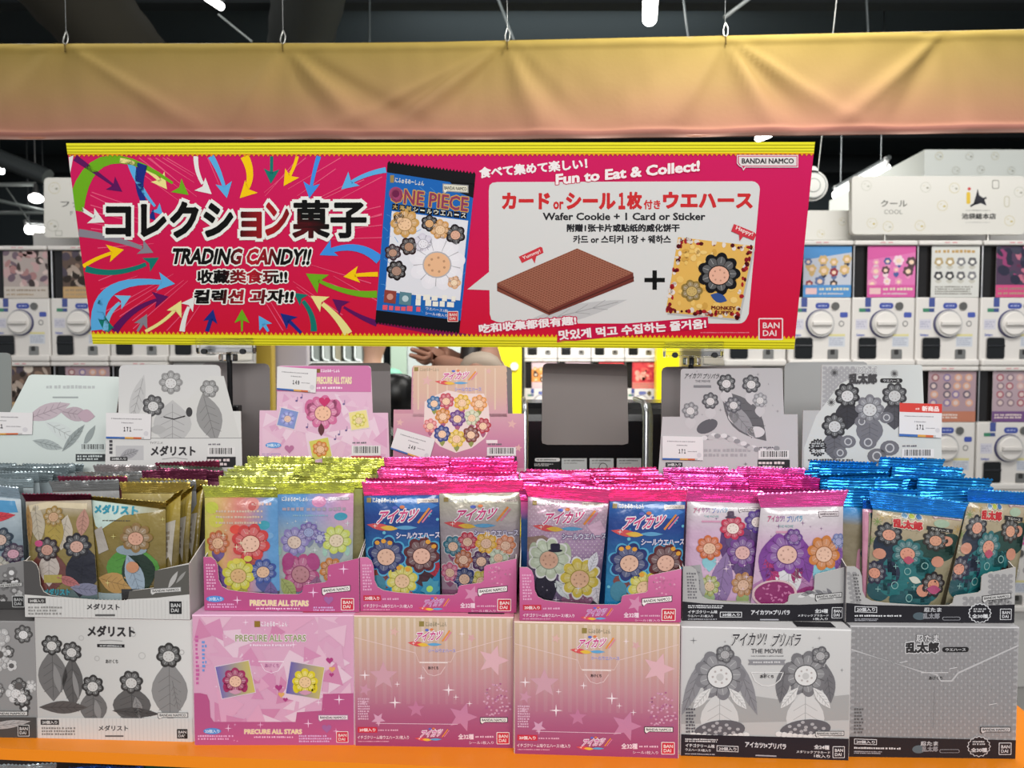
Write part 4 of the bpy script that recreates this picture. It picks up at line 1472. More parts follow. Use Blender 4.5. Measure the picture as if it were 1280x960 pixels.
def band_black(px, kind):
    def art(P, outl):
        P.poly(outl, '#a8a6a6', 0)
        f = lambda a, b: lerp_px(px, a, b)
        WT = '#d0d0d4'
        if kind == 'hex':
            hexes(P, *f(.01, .12), f(.06, .1)[0], f(.1, .7)[1], 7, '#8c8a8c', .6)
            hexes(P, *f(.85, .15), f(.98, .1)[0], f(.1, .66)[1], 8, '#8c8a8c', .6)
            hexes(P, *f(.70, .55), f(.97, .1)[0], f(.1, .67)[1], 8, '#8c8a8c', .6)
            P.scribble(*f(.035, .12), *f(.095, .62), '#5c5a5c', 1, 9, 4)
        else:
            P.scribble(*f(.02, .1), *f(.085, .6), '#6c6a6e', 1, 9, 4)
            for i in range(10):
                P.leaf(*f(.72 + .022 * i, .52 - .03 * (i % 3)), 14, 2.5, ('#c8c6c6', '#8a888c', '#6c6a70')[i % 3], 1, -20 + i * 9)
        P.poly([f(0, .64), f(.12, .675), f(.4, .69), f(.7, .69), f(1, .655), f(1, 1), f(0, 1)], '#1b1920', 2)
        def tx(s, a0, b0, a1, b1, c=WT, k=4, bold=.025, o=None):
            P.text(s, (f(a0, b0), f(a1, b0), f(a0, b1)), c, k, bold, o)
        if kind == 'hex':
            P.poly([f(.05, .70), f(.18, .71), f(.18, .82), f(.05, .81)], WT, 3)
            P.poly([f(.054, .712), f(.176, .722), f(.176, .808), f(.054, .798)], '#1b1920', 4)
            tx('20個入り', .062, .725, .168, .795, WT, 5)
            P.scribble(*f(.05, .855), *f(.33, .90), WT, 4)
            P.scribble(*f(.05, .925), *f(.2, .98), '#a0a0a8', 4, 2)
            P.ell(*f(.43, .88), 8, 5, '#4c5a62', 3)
            tx('忍たま', .455, .72, .56, .80, '#b0b0b4', 4, .04)
            tx('乱太郎', .45, .82, .55, .93, '#84848a', 4, .05)
            P.rect(*f(.565, .89), *f(.675, .955), '#88888e', 3, r=2)
            P.rect(*f(.569, .90), *f(.671, .945), '#1b1920', 4, r=1.6)
            cx, cy = f(.79, .82)
            for rr_, cc, kk in ((14, WT, 3), (12.8, '#1b1920', 4)):
                P.poly([(cx + rr_ * (1 + .06 * math.cos(16 * a)) * math.cos(a), cy + rr_ * .9 * (1 + .06 * math.cos(16 * a)) * math.sin(a)) for a in [2 * math.pi * i / 64 for i in range(64)]], cc, kk)
            P.scribble(cx - 8, cy - 7, cx + 8, cy - 1, '#b8b8bc', 5, 2)
            P.text('全30種', (cx - 10, cy + 1, cx + 10, cy + 6.5), WT, 5, .03)
        else:
            P.scribble(*f(.03, .70), *f(.25, .77), WT, 4, 2)
            tx('イチゴクリーム味', .03, .80, .2, .865, WT, 4, .03)
            tx('ウエハース1枚入り', .03, .885, .175, .935, WT, 4, .02)
            P.scribble(*f(.03, .96), *f(.2, .985), '#b0b0b8', 4)
            P.poly([f(.215, .83), f(.345, .83), f(.345, .935), f(.215, .935)], WT, 3)
            P.poly([f(.219, .842), f(.341, .842), f(.341, .923), f(.219, .923)], '#1b1920', 4)
            tx('20個入り', .228, .855, .332, .912, WT, 5)
            tx('アイカツ!×プリパラ', .40, .79, .64, .88, WT, 4, .03, [('#5c5a64', .05)])
            P.line([f(.455, .975), f(.57, .975)], 1.6, '#a0a0a8', 4)
            tx('全24種', .80, .765, .885, .845, WT, 4, .03)
            tx('メタリックプラカード', .69, .87, .89, .915, WT, 4, .02)
            tx('1枚入り', .79, .93, .885, .98, WT, 4, .02)
        a, b = f(.80, .50), f(.975, .60)
        P.maker_tag(a[0], a[1], b[0], b[1], '#c4c2c2', '#2a282a', '#2a282a', 4, -4)
        a, b = f(.915, .745), f(.978, .93)
        P.maker_square(a[0], a[1], b[0], b[1], '#1b1920', WT, 4)
    return art


def band_pale(px):
    def art(P, outl):
        P.poly(outl, '#c8c6c4', 0)
        f = lambda a, b: lerp_px(px, a, b)
        P.poly([p_ for p_ in outl[:8]] + [f(0, .60)], '#4c4a4a', 1)
        P.poly([f(.62, .655), f(.63, .51), f(.78, .45), f(.79, .14), f(1, .02), f(1, .55), f(.8, .62)], '#55534f', 1)
        P.leaf(*f(.9, .3), 26, 3, '#a8a6a4', 2, -60)
        P.leaf(*f(.95, .25), 20, 2, '#8c8a88', 2, -50)
        P.maker_tag(*f(.76, .46), *f(.95, .54), '#c8c6c4', '#444', '#777', 3, -2.5)
        for i in range(44):
            P.rect(*f(.01 + i * .0226, .66), *f(.014 + i * .0226, .985), '#bebcba', 1)
        P.rect(*f(.02, .66), *f(.125, .75), '#3c3a3a', 3)
        P.text('20個入り', (f(.03, .68), f(.115, .68), f(.03, .735)), '#c8c6c4', 4, .03)
        P.scribble(*f(.02, .8), *f(.24, .96), '#8c8a88', 3, 3)
        P.text('メダリスト', (f(.37, .74), f(.57, .74), f(.37, .85)), '#403e40', 3, .035)
        P.rect(*f(.42, .93), *f(.54, .96), '#5c5a5a', 3)
        a, b = f(.875, .68), f(.95, .9)
        P.maker_square(a[0], a[1], b[0], b[1], '#1e1e20', '#c8c8c8', 3, False)
    return art


def band_floral(px):
    def art(P, outl):
        P.poly(outl, '#807e7e', 0)
        f = lambda a, b: lerp_px(px, a, b)
        r = random.Random(8)
        for i in range(26):
            P.blossom(*f(r.uniform(.06, .94), r.uniform(.74, .9)), r.uniform(4, 8), r.choice(('#4a4848', '#b4b2b2', '#6c6a6a')), r.choice(('#a8a6a6', '#d0cece')), 6, 1 + i % 3, i)
        for i in range(9):
            P.blossom(*f(r.uniform(.86, .96), r.uniform(.2, .7)), r.uniform(4, 7), r.choice(('#4a4848', '#b4b2b2', '#6c6a6a')), r.choice(('#a8a6a6', '#d0cece')), 6, 1 + i % 3, i)
        P.poly([f(0, .86), f(1, .84), f(1, 1), f(0, 1)], '#3c3b3b', 5)
        a, b = f(.915, .74), f(.985, .95)
        P.maker_square(a[0], a[1], b[0], b[1], '#2c2c2c', '#b8b8b8', 6)
        a, b = f(.76, .50), f(.98, .58)
        P.maker_tag(a[0], a[1], b[0], b[1], '#b8b6b4', '#444', '#666', 6, -3)
    return art


# header art -------------------------------------------------------
def barcodes(P, x0, y0, x1, y1, red=False, k=6):
    P.scribble(x0 + 1, y0 - 5, x0 + (x1 - x0) * .5, y0 - 2, '#66606a', k)
    P.barcode(x0, y0, x1, y1, k)
    P.rect(x0 - 1, y1 + 1, x1 + 1, y1 + 14, '#b83444' if red else '#242226', k)
    P.scribble(x0, y1 + 2.5, x1, y1 + 13, '#d8c8c8', k + 1, 2, 5)


def h_steps(tl, tr, low_l, low_r, bot_l, bot_r, r=4):
    """outline of a stepped header card with rounded top corners"""
    def arc(p, d0, d1):
        return [(p[0] + d0[0] * (1 - math.sin(a)) * r + d1[0] * (1 - math.cos(a)) * r, p[1] + d0[1] * (1 - math.sin(a)) * r + d1[1] * (1 - math.cos(a)) * r) for a in (0, .5, 1.05, 1.571)]
    yl, yr = low_l[1], low_r[1]
    return [low_l, (tl[0] - 1, yl)] + [(tl[0], tl[1] + r), (tl[0] + r * .3, tl[1] + r * .3), (tl[0] + r, tl[1])] + [(tr[0] - r, tr[1]), (tr[0] - r * .3, tr[1] + r * .3), (tr[0], tr[1] + r)] + [(tr[0] + 2, yr), low_r, bot_r, bot_l]


def head1(P, o):
    P.poly(o, lambda x, y: mixc('#c4c2c2', '#d2d0ce', (y - 456) / 90), 0)
    P.poly([(160, 548), (240, 548), (300, 548), (280, 470), (262, 470), (235, 500), (205, 500), (165, 520)], '#c9c7c5', .5)
    # flower stand-ins drawn in grey line
    P.leaf(216, 530, 60, 24, '#b4b2b2', 1, 90)
    P.leaf(262, 522, 64, 16, '#8e8c8c', 1, 75)
    P.leaf(172, 500, 66, 9, '#b8b6b6', 1, 105)
    P.blossom(214, 478, 14, '#8c8a8a', '#cac8c8', 8, 2)
    P.blossom(262, 486, 11, '#807e7e', '#b8b6b6', 6, 2)
    P.blossom(192, 507, 13, '#4e4c4e', '#c8c6c6', 7, 3)
    P.leaf(198, 537, 22, 6, '#aaa8a8', 2, 0)
    P.line([(205, 521), (218, 524), (232, 520)], 1.4, '#2c2a2c', 3)
    P.ell(237, 515, 4, 6, '#3a383a', 3)
    P.poly([(134, 548), (302, 547), (303, 590), (133, 592)], '#cfcdcc', 3)
    P.line([(134, 548), (302, 547.5)], .8, '#8c8a8a', 4)
    P.text('メダリスト', (189, 557, 245, 570), '#333134', 5, .045)
    P.text('TVアニメ', (188, 552, 204, 555), '#8c8a8a', 5, .02)
    P.line([(203, 574), (219, 572), (235, 574)], 1, '#9c9a9a', 4)
    P.rect(202, 578, 234, 581, '#242226', 5)
    P.scribble(206, 578.7, 230, 580.5, '#c8c8c8', 6)
    P.rect(145, 557, 180, 575, '#b8b6b8', 4)
    P.leaf(162, 567, 26, 6, '#9c9a9e', 5, -20)
    for i in range(4):
        P.rect(137, 550 + i * 4.6, 141, 553.4 + i * 4.6, '#48464a', 5)
    P.rect(138, 571, 160, 576, '#3a383a', 5)
    P.text('20個入り', (140, 572, 158, 575), '#d0d0d0', 6, .02)
    barcodes(P, 260, 559, 294, 570, False, 5)


def head2(P, o):
    P.poly(o, '#d8b0c6', 0)
    r = random.Random(7)
    cols = ('#dab6ca', '#d4a8c2', '#dec2d2', '#d09cba', '#d8aec6')
    facets(P, 327, 516, 484, 579, 8, cols, 50, .4)
    facets(P, 349, 492, 462, 520, 9, cols, 24, .4)
    P.poly([(347, 460), (350, 458), (460, 457), (464, 461), (464, 490), (346, 489)], '#c470a0', 3)
    P.rect(396, 461, 400.5, 466, '#7c5c20', 4)
    P.text('にふぉるめーしょん', (401.5, 461.5, 425, 465.5), '#f0e4ec', 4, .035)
    P.text('PRECURE ALL STARS', (396, 471, 440, 480), '#e4d4a8', 4, .05, [('#c880a8', .08)])
    P.scribble(396, 483, 428, 487, '#ead0de', 4, 1)
    P.blossom(404, 515, 20, '#c86894', '#e4b498', 9, 4)
    for d in (-16, 16):
        P.ell(404 + d, 510, 7, 11, '#c46490', 4, 14)
    P.heart(406, 502, 7, '#c02c64', 8)
    P.leaf(402, 537, 16, 4, '#5c2c34', 7, 90)
    for cx, cy, s, rot, bg, pc, cc in ((360, 523, 11, 14, '#7c8cc0', '#8c90cc', '#dcb8a8'), (449, 525, 11, -9, '#e0d090', '#d4c860', '#e0c8a0'), (401, 561, 12, -12, '#c8c05c', '#cc8038', '#e4b890')):
        P.rect(cx - s - 1, cy - s - 1, cx + s + 1, cy + s + 1, '#d8c8cc', 5, rot)
        P.rect(cx - s, cy - s, cx + s, cy + s, bg, 6, rot)
        P.blossom(cx, cy, s * .8, pc, cc, 7, 7, 0)
    for x, y in ((371, 501), (377, 497), (419, 549), (424, 543), (430, 505), (384, 534), (433, 538)):
        P.ell(x, y, 1.5, 1.2, '#6c5c8c', 6, 8)
        P.line([(x + 1.2, y), (x + 1.2, y - 5)], .6, '#6c5c8c', 6)
    P.ell(342, 556.5, 10, 3.6, '#5c94d0', 6)
    P.text('20個入り', (334, 554.5, 350, 558.5), '#d0e0f0', 7, .03)
    P.heart(362, 561, 6, '#b06c94', 6)
    P.scribble(328, 566, 352, 574, '#b89cc0', 6, 3)
    barcodes(P, 440, 557, 476, 569, True, 6)


def head3(P, o):
    st = [(0, '#d0b096'), (.3, '#cda898'), (.5, '#c898a4'), (.8, '#bc7898'), (1, '#b46888')]
    P.poly(o, '#c08898', 0)
    for i in range(8):
        y0, y1 = 457 + i * 8, 465 + i * 8
        P.poly([(517, y0), (633, y0), (634, y1), (516, y1)], lambda x, y: ramp(st, (y - 457) / 125), .4)
    for i in range(8):
        y0, y1 = 517 + i * 8.5, 525.5 + i * 8.5
        P.poly([(492.5, y0), (655, y0), (655, y1), (492.5, y1)], lambda x, y: ramp(st, (y - 457) / 125), .4)
    for i in range(9):
        P.rect(522 + i * 12, 460, 524 + i * 12, 512, '#d6bca6', .8)
    for x, y, s in ((534, 476, 7), (611, 464, 4), (500, 528, 5), (640, 530, 6), (648, 560, 5)):
        P.star(x, y, s, '#d4a8a4', 1, 5, .44, -80)
    P.rect(518, 459, 523, 464, '#8c7a40', 2)
    P.text('にふぉるめーしょん', (525, 459.5, 549, 464), '#a09078', 2, .02)
    logo(P, (546, 462, 594, 481), 3)
    P.text('シールウエハース', (569, 484, 602, 489), '#8c80b8', 3, .03, [('#dcc8d0', .05)])
    # a bunch of plain flowers where the group portrait is
    bunch = [(543, 504, 9, '#3c6c9c'), (558, 501, 9.5, '#c04c5c'), (578, 503, 10, '#dcb040'), (599, 504, 10, '#dc9858'), (554, 520, 9.5, '#cc8438'), (572, 523, 10, '#6c3c84'), (590, 522, 9.5, '#c4c8a8'), (538, 532, 8.5, '#d88080'), (604, 532, 9.5, '#b03444'), (553, 542, 10, '#2c3c84'), (571, 548, 10.5, '#d8b848'), (589, 543, 10, '#7c3c34')]
    P.poly([(531, 502), (545, 494), (560, 488), (580, 492), (605, 492), (611, 508), (613, 535), (606, 548), (590, 560), (570, 566), (550, 558), (538, 546), (530, 530)], '#e0ccc8', 2)
    for x, y, s, c in bunch:
        P.leaf(x, y + s, s * 1.2, s * .35, '#88904c' if int(x) % 2 else '#a05878', 3, 90)
        P.blossom(x, y, s, c, '#e8c4a4', 7, 4, x)
    P.rect(608, 550, 622, 554, '#e0d4d4', 4)
    barcodes(P, 609, 559, 645, 569.5, False, 5)


def head4(P, o):
    P.poly(o, lambda x, y: mixc('#aaa6a8', '#bcb8ba', (y - 460) / 110), 0)
    r = random.Random(5)
    for i in range(14):
        star4(P, r.uniform(856, 976), r.uniform(464, 520), r.choice((1.5, 2.5)), '#6c686c', 1)
    P.text('アイカツ!', ((857, 467), (878, 466), (855, 473.5)), '#2e2c30', 3, .02)
    P.text('プリパラ', ((880, 467), (900, 467), (878, 473.5)), '#2e2c30', 3, .02)
    P.text('THE MOVIE', (869, 475, 888, 478), '#5c5a5e', 3, .01)
    P.rect(867, 481.5, 889, 484.5, '#747276', 3)
    P.leaf(930, 520, 84, 19, '#5c5a5e', 1, 48)
    P.leaf(925, 524, 60, 10, '#8c8a8e', 2, 50)
    for x, y, s, c in ((908, 479, 11, '#3a383c'), (939, 480, 11, '#454348'), (888, 501, 10, '#4c4a50'), (950, 500, 9, '#8c8a8e'), (863, 513, 10, '#7c7a7e'), (917, 506, 10, '#55535a')):
        P.leaf(x, y + s * 1.5, s * 1.8, s * .7, '#bab6b8', 2, 90)
        P.blossom(x, y, s, c, '#c8c4c4', 7, 3, x)
    P.ell(884, 533, 14, 8, '#56545a', 2, 18, -25)
    P.ell(945, 540, 11, 7, '#c6c2c4', 2, 16)
    for i in range(26):
        P.ell(868 + i * 4.1, 553 - 9 * math.sin(i * .22) + (i % 3), 4.2, 3, ('#d0ccce', '#8a888c', '#b6b2b4')[i % 3], 3 + i % 2, 9)
    P.scribble(880, 560, 940, 572, '#a09ca0', 2, 2)
    P.rect(832, 578, 853, 583.5, '#26242a', 6)
    P.text('20個入り', (834, 579, 851, 582.5), '#d4d0d0', 7, .03)
    barcodes(P, 948, 563, 986, 573.5, False, 6)
    star4(P, 932, 580, 3, '#3a383c', 3)


def head5(P, o):
    P.poly(o, lambda x, y: mixc('#aeacac', '#c6c8c6', (x - 1030) / 80), 0)
    hexes(P, 1031, 460, 1095, 512, 7, '#9a989a', .6)
    P.poly([(1005, 560), (1020, 520), (1050, 480), (1075, 468), (1110, 470), (1140, 500), (1140, 585), (1005, 585)], '#c4c4c2', 1)
    for x, y in ((1043, 466), (1118, 467), (1039, 503)):
        for a in range(0, 180, 30):
            P.line([(x - 5 * math.cos(math.radians(a)), y - 5 * math.sin(math.radians(a))), (x + 5 * math.cos(math.radians(a)), y + 5 * math.sin(math.radians(a)))], .8, '#4c4a4c', 2)
    P.text('忍たま', (1071, 459, 1096, 467), '#9a989a', 4, .03, [('#d0d0ce', .06)])
    P.text('乱太郎', (1061, 467, 1096, 480), '#3c3a3c', 4, .07, [('#8a888a', .06)])
    P.rect(1100, 473, 1128, 478.5, '#1e1c1e', 4, r=2.6)
    P.text('ウエハース', (1104, 474.3, 1124, 477.3), '#d0ced0', 5, .02)
    for x, y, s, c, cc, bc in ((1059, 494, 15, '#29272b', '#c8c6c6', '#323036'), (1118, 494, 15, '#38363a', '#bcbaba', '#4a484e'), (1087, 511, 17, '#747278', '#c4c2c2', '#6e6c72'), (1043, 532, 15, '#2e2c30', '#c0bebe', '#605e64')):
        P.leaf(x, y + s * 1.6, s * 2.6, s * 1.0, bc, 2, 90)
        P.blossom(x, y, s, c, cc, 8, 5, x)
    for x, y, rx in ((1060, 552, 10), (1085, 553, 11), (1108, 522, 9), (1112, 560, 12), (1077, 527, 9), (1050, 566, 9), (1096, 570, 12)):
        P.ell(x, y, rx, rx * .8, '#6a686e', 4, 14)
        P.ring(x, y, rx * .35, rx * .5, '#b8b6b8', 5, 12)
    P.blossom(1022, 559.5, 10.5, '#1c1a1e', '#1c1a1e', 16, 6)
    P.text('全30種', (1014, 561, 1030.5, 566), '#d0d0d0', 9, .03)
    P.scribble(1014.5, 553, 1030, 559, '#b0b0b0', 9, 2)
    P.text('20個入り', (1104, 576.5, 1122, 580), '#3a383c', 7, .02)
    P.scribble(1010, 573, 1066, 577, '#4c4a4e', 6)
    barcodes(P, 1127, 561, 1167, 572, False, 6)


def head0(P, o):
    P.poly(o, lambda x, y: mixc('#d2dad6', '#bcc4c2', (y - 470) / 110), 0)
    P.scribble(58, 481, 120, 487, '#b4b8b8', 2)
    P.rect(66, 496, 98, 498, '#9ca2a2', 2)
    for i, (x, y, l, w, a, c) in enumerate(((60, 515, 60, 10, -20, '#b8a8b0'), (95, 518, 40, 9, 10, '#b0a0a8'), (78, 540, 50, 9, 30, '#c6cccb'), (60, 556, 40, 6, 15, '#a0a8a8'), (92, 548, 44, 5, -50, '#8e9696'), (112, 545, 30, 4, -60, '#8e9696'), (108, 520, 22, 8, 5, '#b49ca8'))):
        P.leaf(x, y, l, w, c, 2 + i * .4, a)
    P.rect(95, 568, 132, 577, '#34383a', 5)
    P.scribble(97, 569, 130, 576, '#c0c8c8', 6, 2)
    P.barcode(100, 555, 132, 564, 5, '#c4cccb')


tpx = [
    [(-166, 700), (34, 700), (33.5, 761), (-166, 760)],
    [(31.5, 702), (237, 703), (237.5, 774.5), (31.5, 771)],
    [(257, 697), (448.5, 697), (449, 765), (255.5, 763)],
    [(452, 696), (645, 699), (645.5, 766), (450.5, 764)],
    [(652, 709), (850, 711), (851, 778), (649.5, 775.5)],
    [(857, 711), (1054, 706), (1056, 776.5), (853, 775.5)],
    [(1068, 709), (1267, 708), (1267.5, 778.5), (1057, 777.5)],
]
HO0 = [(36, 470), (40, 468), (148, 471), (151, 474), (132, 620), (-30, 620), (-4, 548)]
HO1 = h_steps((149, 456), (276, 456), (133, 516), (301, 514), (131, 604), (303, 604), 6)
HO2 = h_steps((347, 457), (464, 457), (324.5, 513), (485, 516), (324, 604), (488, 604), 4)
HO3 = h_steps((515, 457), (633, 459), (492, 512), (653.5, 517), (491, 604), (656, 604), 4)
HO4 = h_steps((851, 461), (978, 460), (828, 521), (997, 518), (822, 604), (998, 604), 3)
HO5 = h_steps((1027, 456), (1153, 456), (1004, 513), (1176, 513), (1002, 604), (1178, 604), 3)
sq = lambda o: [(min(p_[0] for p_ in o), min(p_[1] for p_ in o)), (max(p_[0] for p_ in o), min(p_[1] for p_ in o)), (max(p_[0] for p_ in o), max(p_[1] for p_ in o)), (min(p_[0] for p_ in o), max(p_[1] for p_ in o))]
tray(0, tpx[0], 'grey floral tray at the far left, under the slanted white header', band_floral(tpx[0]), (sq(HO0), HO0, head0, .12), '#6c6a6a')
tray(1, tpx[1], 'pale grey tray holding brown and gold packs', band_pale(tpx[1]), (sq(HO1), HO1, head1, .05), '#c4c0bc')
tray(2, tpx[2], 'pink tray holding packs with lime green crimped tops', band_pink(tpx[2], False), (sq(HO2), HO2, head2, .05), '#b06898')
tray(3, tpx[3], 'rose tray whose left front pack is blue, under the flower bunch header', band_pink(tpx[3], True), (sq(HO3), HO3, head3, .05), '#a05c80')
tray(4, tpx[4], 'rose tray whose right front pack is blue, with no header card', band_pink(tpx[4], True), None, '#a05c80')
tray(5, tpx[5], 'white and black tray holding lilac packs with magenta tops', band_black(tpx[5], 'movie'), (sq(HO4), HO4, head4, .05), '#6c6a70')
tray(6, tpx[6], 'grey patterned and black tray holding teal packs with blue tops', band_black(tpx[6], 'hex'), (sq(HO5), HO5, head5, .05), '#77757a')


# ------------------------------------------------------------------ price cards on the headers
def price(i, px, label, num, new=False, band=True):
    hq = TRAYS[i]['hq']
    pl, nn = hq.w[0] + hq.n * .0022, hq.n
    w = [at_plane(*c, pl, nn) for c in px]
    q = Quad(px, w)
    f = lambda a, b: lerp_px(px, a, b)
    P = Panel('card')
    P.poly(px, '#d9d5d6', 0)
    y0 = .0
    if new:
        P.poly([f(0, 0), f(1, 0), f(1, .27), f(0, .27)], '#cc3c34', 1)
        P.text('新商品', (f(.52, .07), f(.93, .07), f(.52, .23)), '#f0dcd8', 2, .04)
        P.scribble(*f(.37, .12), *f(.49, .21), '#e8b8b0', 2)
        y0 = .17
    rot = math.degrees(math.atan2(px[1][1] - px[0][1], px[1][0] - px[0][0]))
    for a0, a1, b in ((.12, .80, .22 + y0), (.35, .62, .38 + y0)):
        c0, c1 = f(a0, b), f(a1, b)
        L = math.hypot(c1[0] - c0[0], c1[1] - c0[1])
        mx, my = (c0[0] + c1[0]) / 2, (c0[1] + c1[1]) / 2
        P.scribble(mx - L / 2, my - 1, mx + L / 2, my + 1, '#8c888c', 1, 1, 4, rot)
    b0, b1 = .54 + y0 * .55, .72 + y0 * .35
    num = num.translate({48 + d_: 0xFF10 + d_ for d_ in range(10)})
    P.text(num, (f(.40, b0), f(.57, b0), f(.40, b1)), '#2c2a2e', 1, .05)
    c0, c1 = f(.62, b0 + .1), f(.84, b0 + .1)
    P.scribble(c0[0], c0[1] - .8, c1[0], c0[1] + .8, '#8c888c', 1, 1, 5, rot)
    P.ell(*f(.9, .78), 3, 3, '#c8c4c8', 1)
    if band:
        for a0, a1, c in ((0, .25, '#3c64a8'), (.25, .43, '#4468a4'), (.43, .62, '#d09848'), (.62, .8, '#c46038'), (.8, .86, '#b8b4b4')):
            P.poly([f(a0, .93), f(a1, .93), f(a1, 1), f(a0, 1)], c, 1)
    p = Part()
    P.lay(p, q.P)
    slab(p, q, px, .0007, '#d0ccce', '#c8c4c6')
    o = p.build('price_card', origin=w[3])
    tag(o, label, 'price tag')


price(0, [(-40, 514), (41, 516), (40, 543), (-40, 544)], 'white price card at the far left edge, on the slanted header', '171')
price(1, [(132.5, 516), (189, 517.5), (188, 549), (132.5, 548)], 'white price card on the grey header with black lettering', '171')
price(2, [(346.5, 458), (396, 461.5), (394.5, 491), (346, 487)], 'white price card at the top left of the pink header', '149')
price(3, [(496.5, 535), (544, 549), (536, 577), (488, 561)], 'white price card hanging tilted on the flower bunch header', '149')
price(5, [(828, 545), (879, 546), (879, 575.5), (828, 574.5)], 'pinkish white price card low on the grey header beside the black stand', '171')
price(6, [(1124.5, 503.5), (1177.5, 505), (1177, 547.5), (1124, 545)], 'price card with a red heading on the rightmost header', '171', True)

# ------------------------------------------------------------------ black stands and grey card backs behind the trays
SY = 1.235
for k, (u0, u1, lab) in enumerate(((300, 494, 'black stand behind the pink header, leftmost one'), (497, 651, 'black stand hidden behind the flower bunch header'), (656, 808, 'black stand with silver trim behind the grey blank card'), (812, 985, 'black stand with silver trim behind the grey header on the right'))):
    topv = 547 if k < 2 else 505
    a, b = at_y(u0, topv, SY), at_y(u1, topv, SY)
    t = thing('dispenser_stand', lab, 'display stand', ((a.x + b.x) / 2, SY + .06, ZS))
    p = Part()
    r = .03
    prof = [(SY, ZS)] + [(SY + r * (1 - math.cos(g)), a.z - r + r * math.sin(g)) for g in (0, .4, .8, 1.2, 1.571)] + [(SY + .12, a.z), (SY + .12, ZS)]
    p.face([(a.x + .006, y, z) for y, z in prof][::-1], '#101013', 'black')
    p.face([(b.x - .006, y, z) for y, z in prof], '#101013', 'black')
    for (y0, z0), (y1, z1) in zip(prof, prof[1:]):
        p.face([(a.x + .006, y0, z0), (b.x - .006, y0, z0), (b.x - .006, y1, z1), (a.x + .006, y1, z1)], '#101013', 'black', False)
    p.build('housing', t)
    for x in ((a.x, b.x) if k == 2 else ()):
        p = Part()
        pr = [(y - .002, z + .002) for y, z in prof[1:-1]]
        pr[0] = (SY - .002, ZS)
        rows = [[(x - .004, y, z), (x + .004, y, z)] for y, z in pr]
        rows = [[(x - .004 * g, y, z), (x + .004 * g, y, z)] for (y, z), g in zip(pr, [1] * len(pr))]
        p.tube([(x, y, z) for y, z in pr], .0042, '#c8ccd0', 'metal', 8)
        p.build('side_trim', t)
    if k == 2:
        for (x0, x1, kind) in ((668, 700, 0), (702, 733.5, 1), (737, 767, 2), (771, 801.5, 3)):
            px = [(x0, 573), (x1, 573), (x1, 590), (x0, 590)]
            q = Quad(px, [at_y(*c, SY - .0012) for c in px])
            P = Panel('card')
            if kind == 0:
                P.rect(x0 + .5, 572.5, x1, 577, '#d4d4d4', 1, r=2)
                P.scribble(x0 + 3, 573.6, x1 - 3, 576, '#3a3a3a', 2)
                P.scribble(x0, 579, x1 - 8, 583, '#c8c8c8', 1, 2)
                P.rect(x0, 572.2, x1, 590, '#101013', 0)
            else:
                P.rect(x0, 573, x1, 590, '#b4b8b8', 0)
                P.scribble(x0 + 3, 574.5, x1 - 3, 577, '#5c5c5c', 1)
                P.scribble(x0 + 3, 578, x1 - 12, 580, '#7c7c7c', 1)
                if kind == 2:
                    P.ring(x0 + 17, 584, 4.5, 5.5, '#3a3a3a', 1)
            p = Part()
            P.lay(p, q.P)
            slab(p, q, px, .001, '#c0c0c0')
            p.build('instruction_label', t)

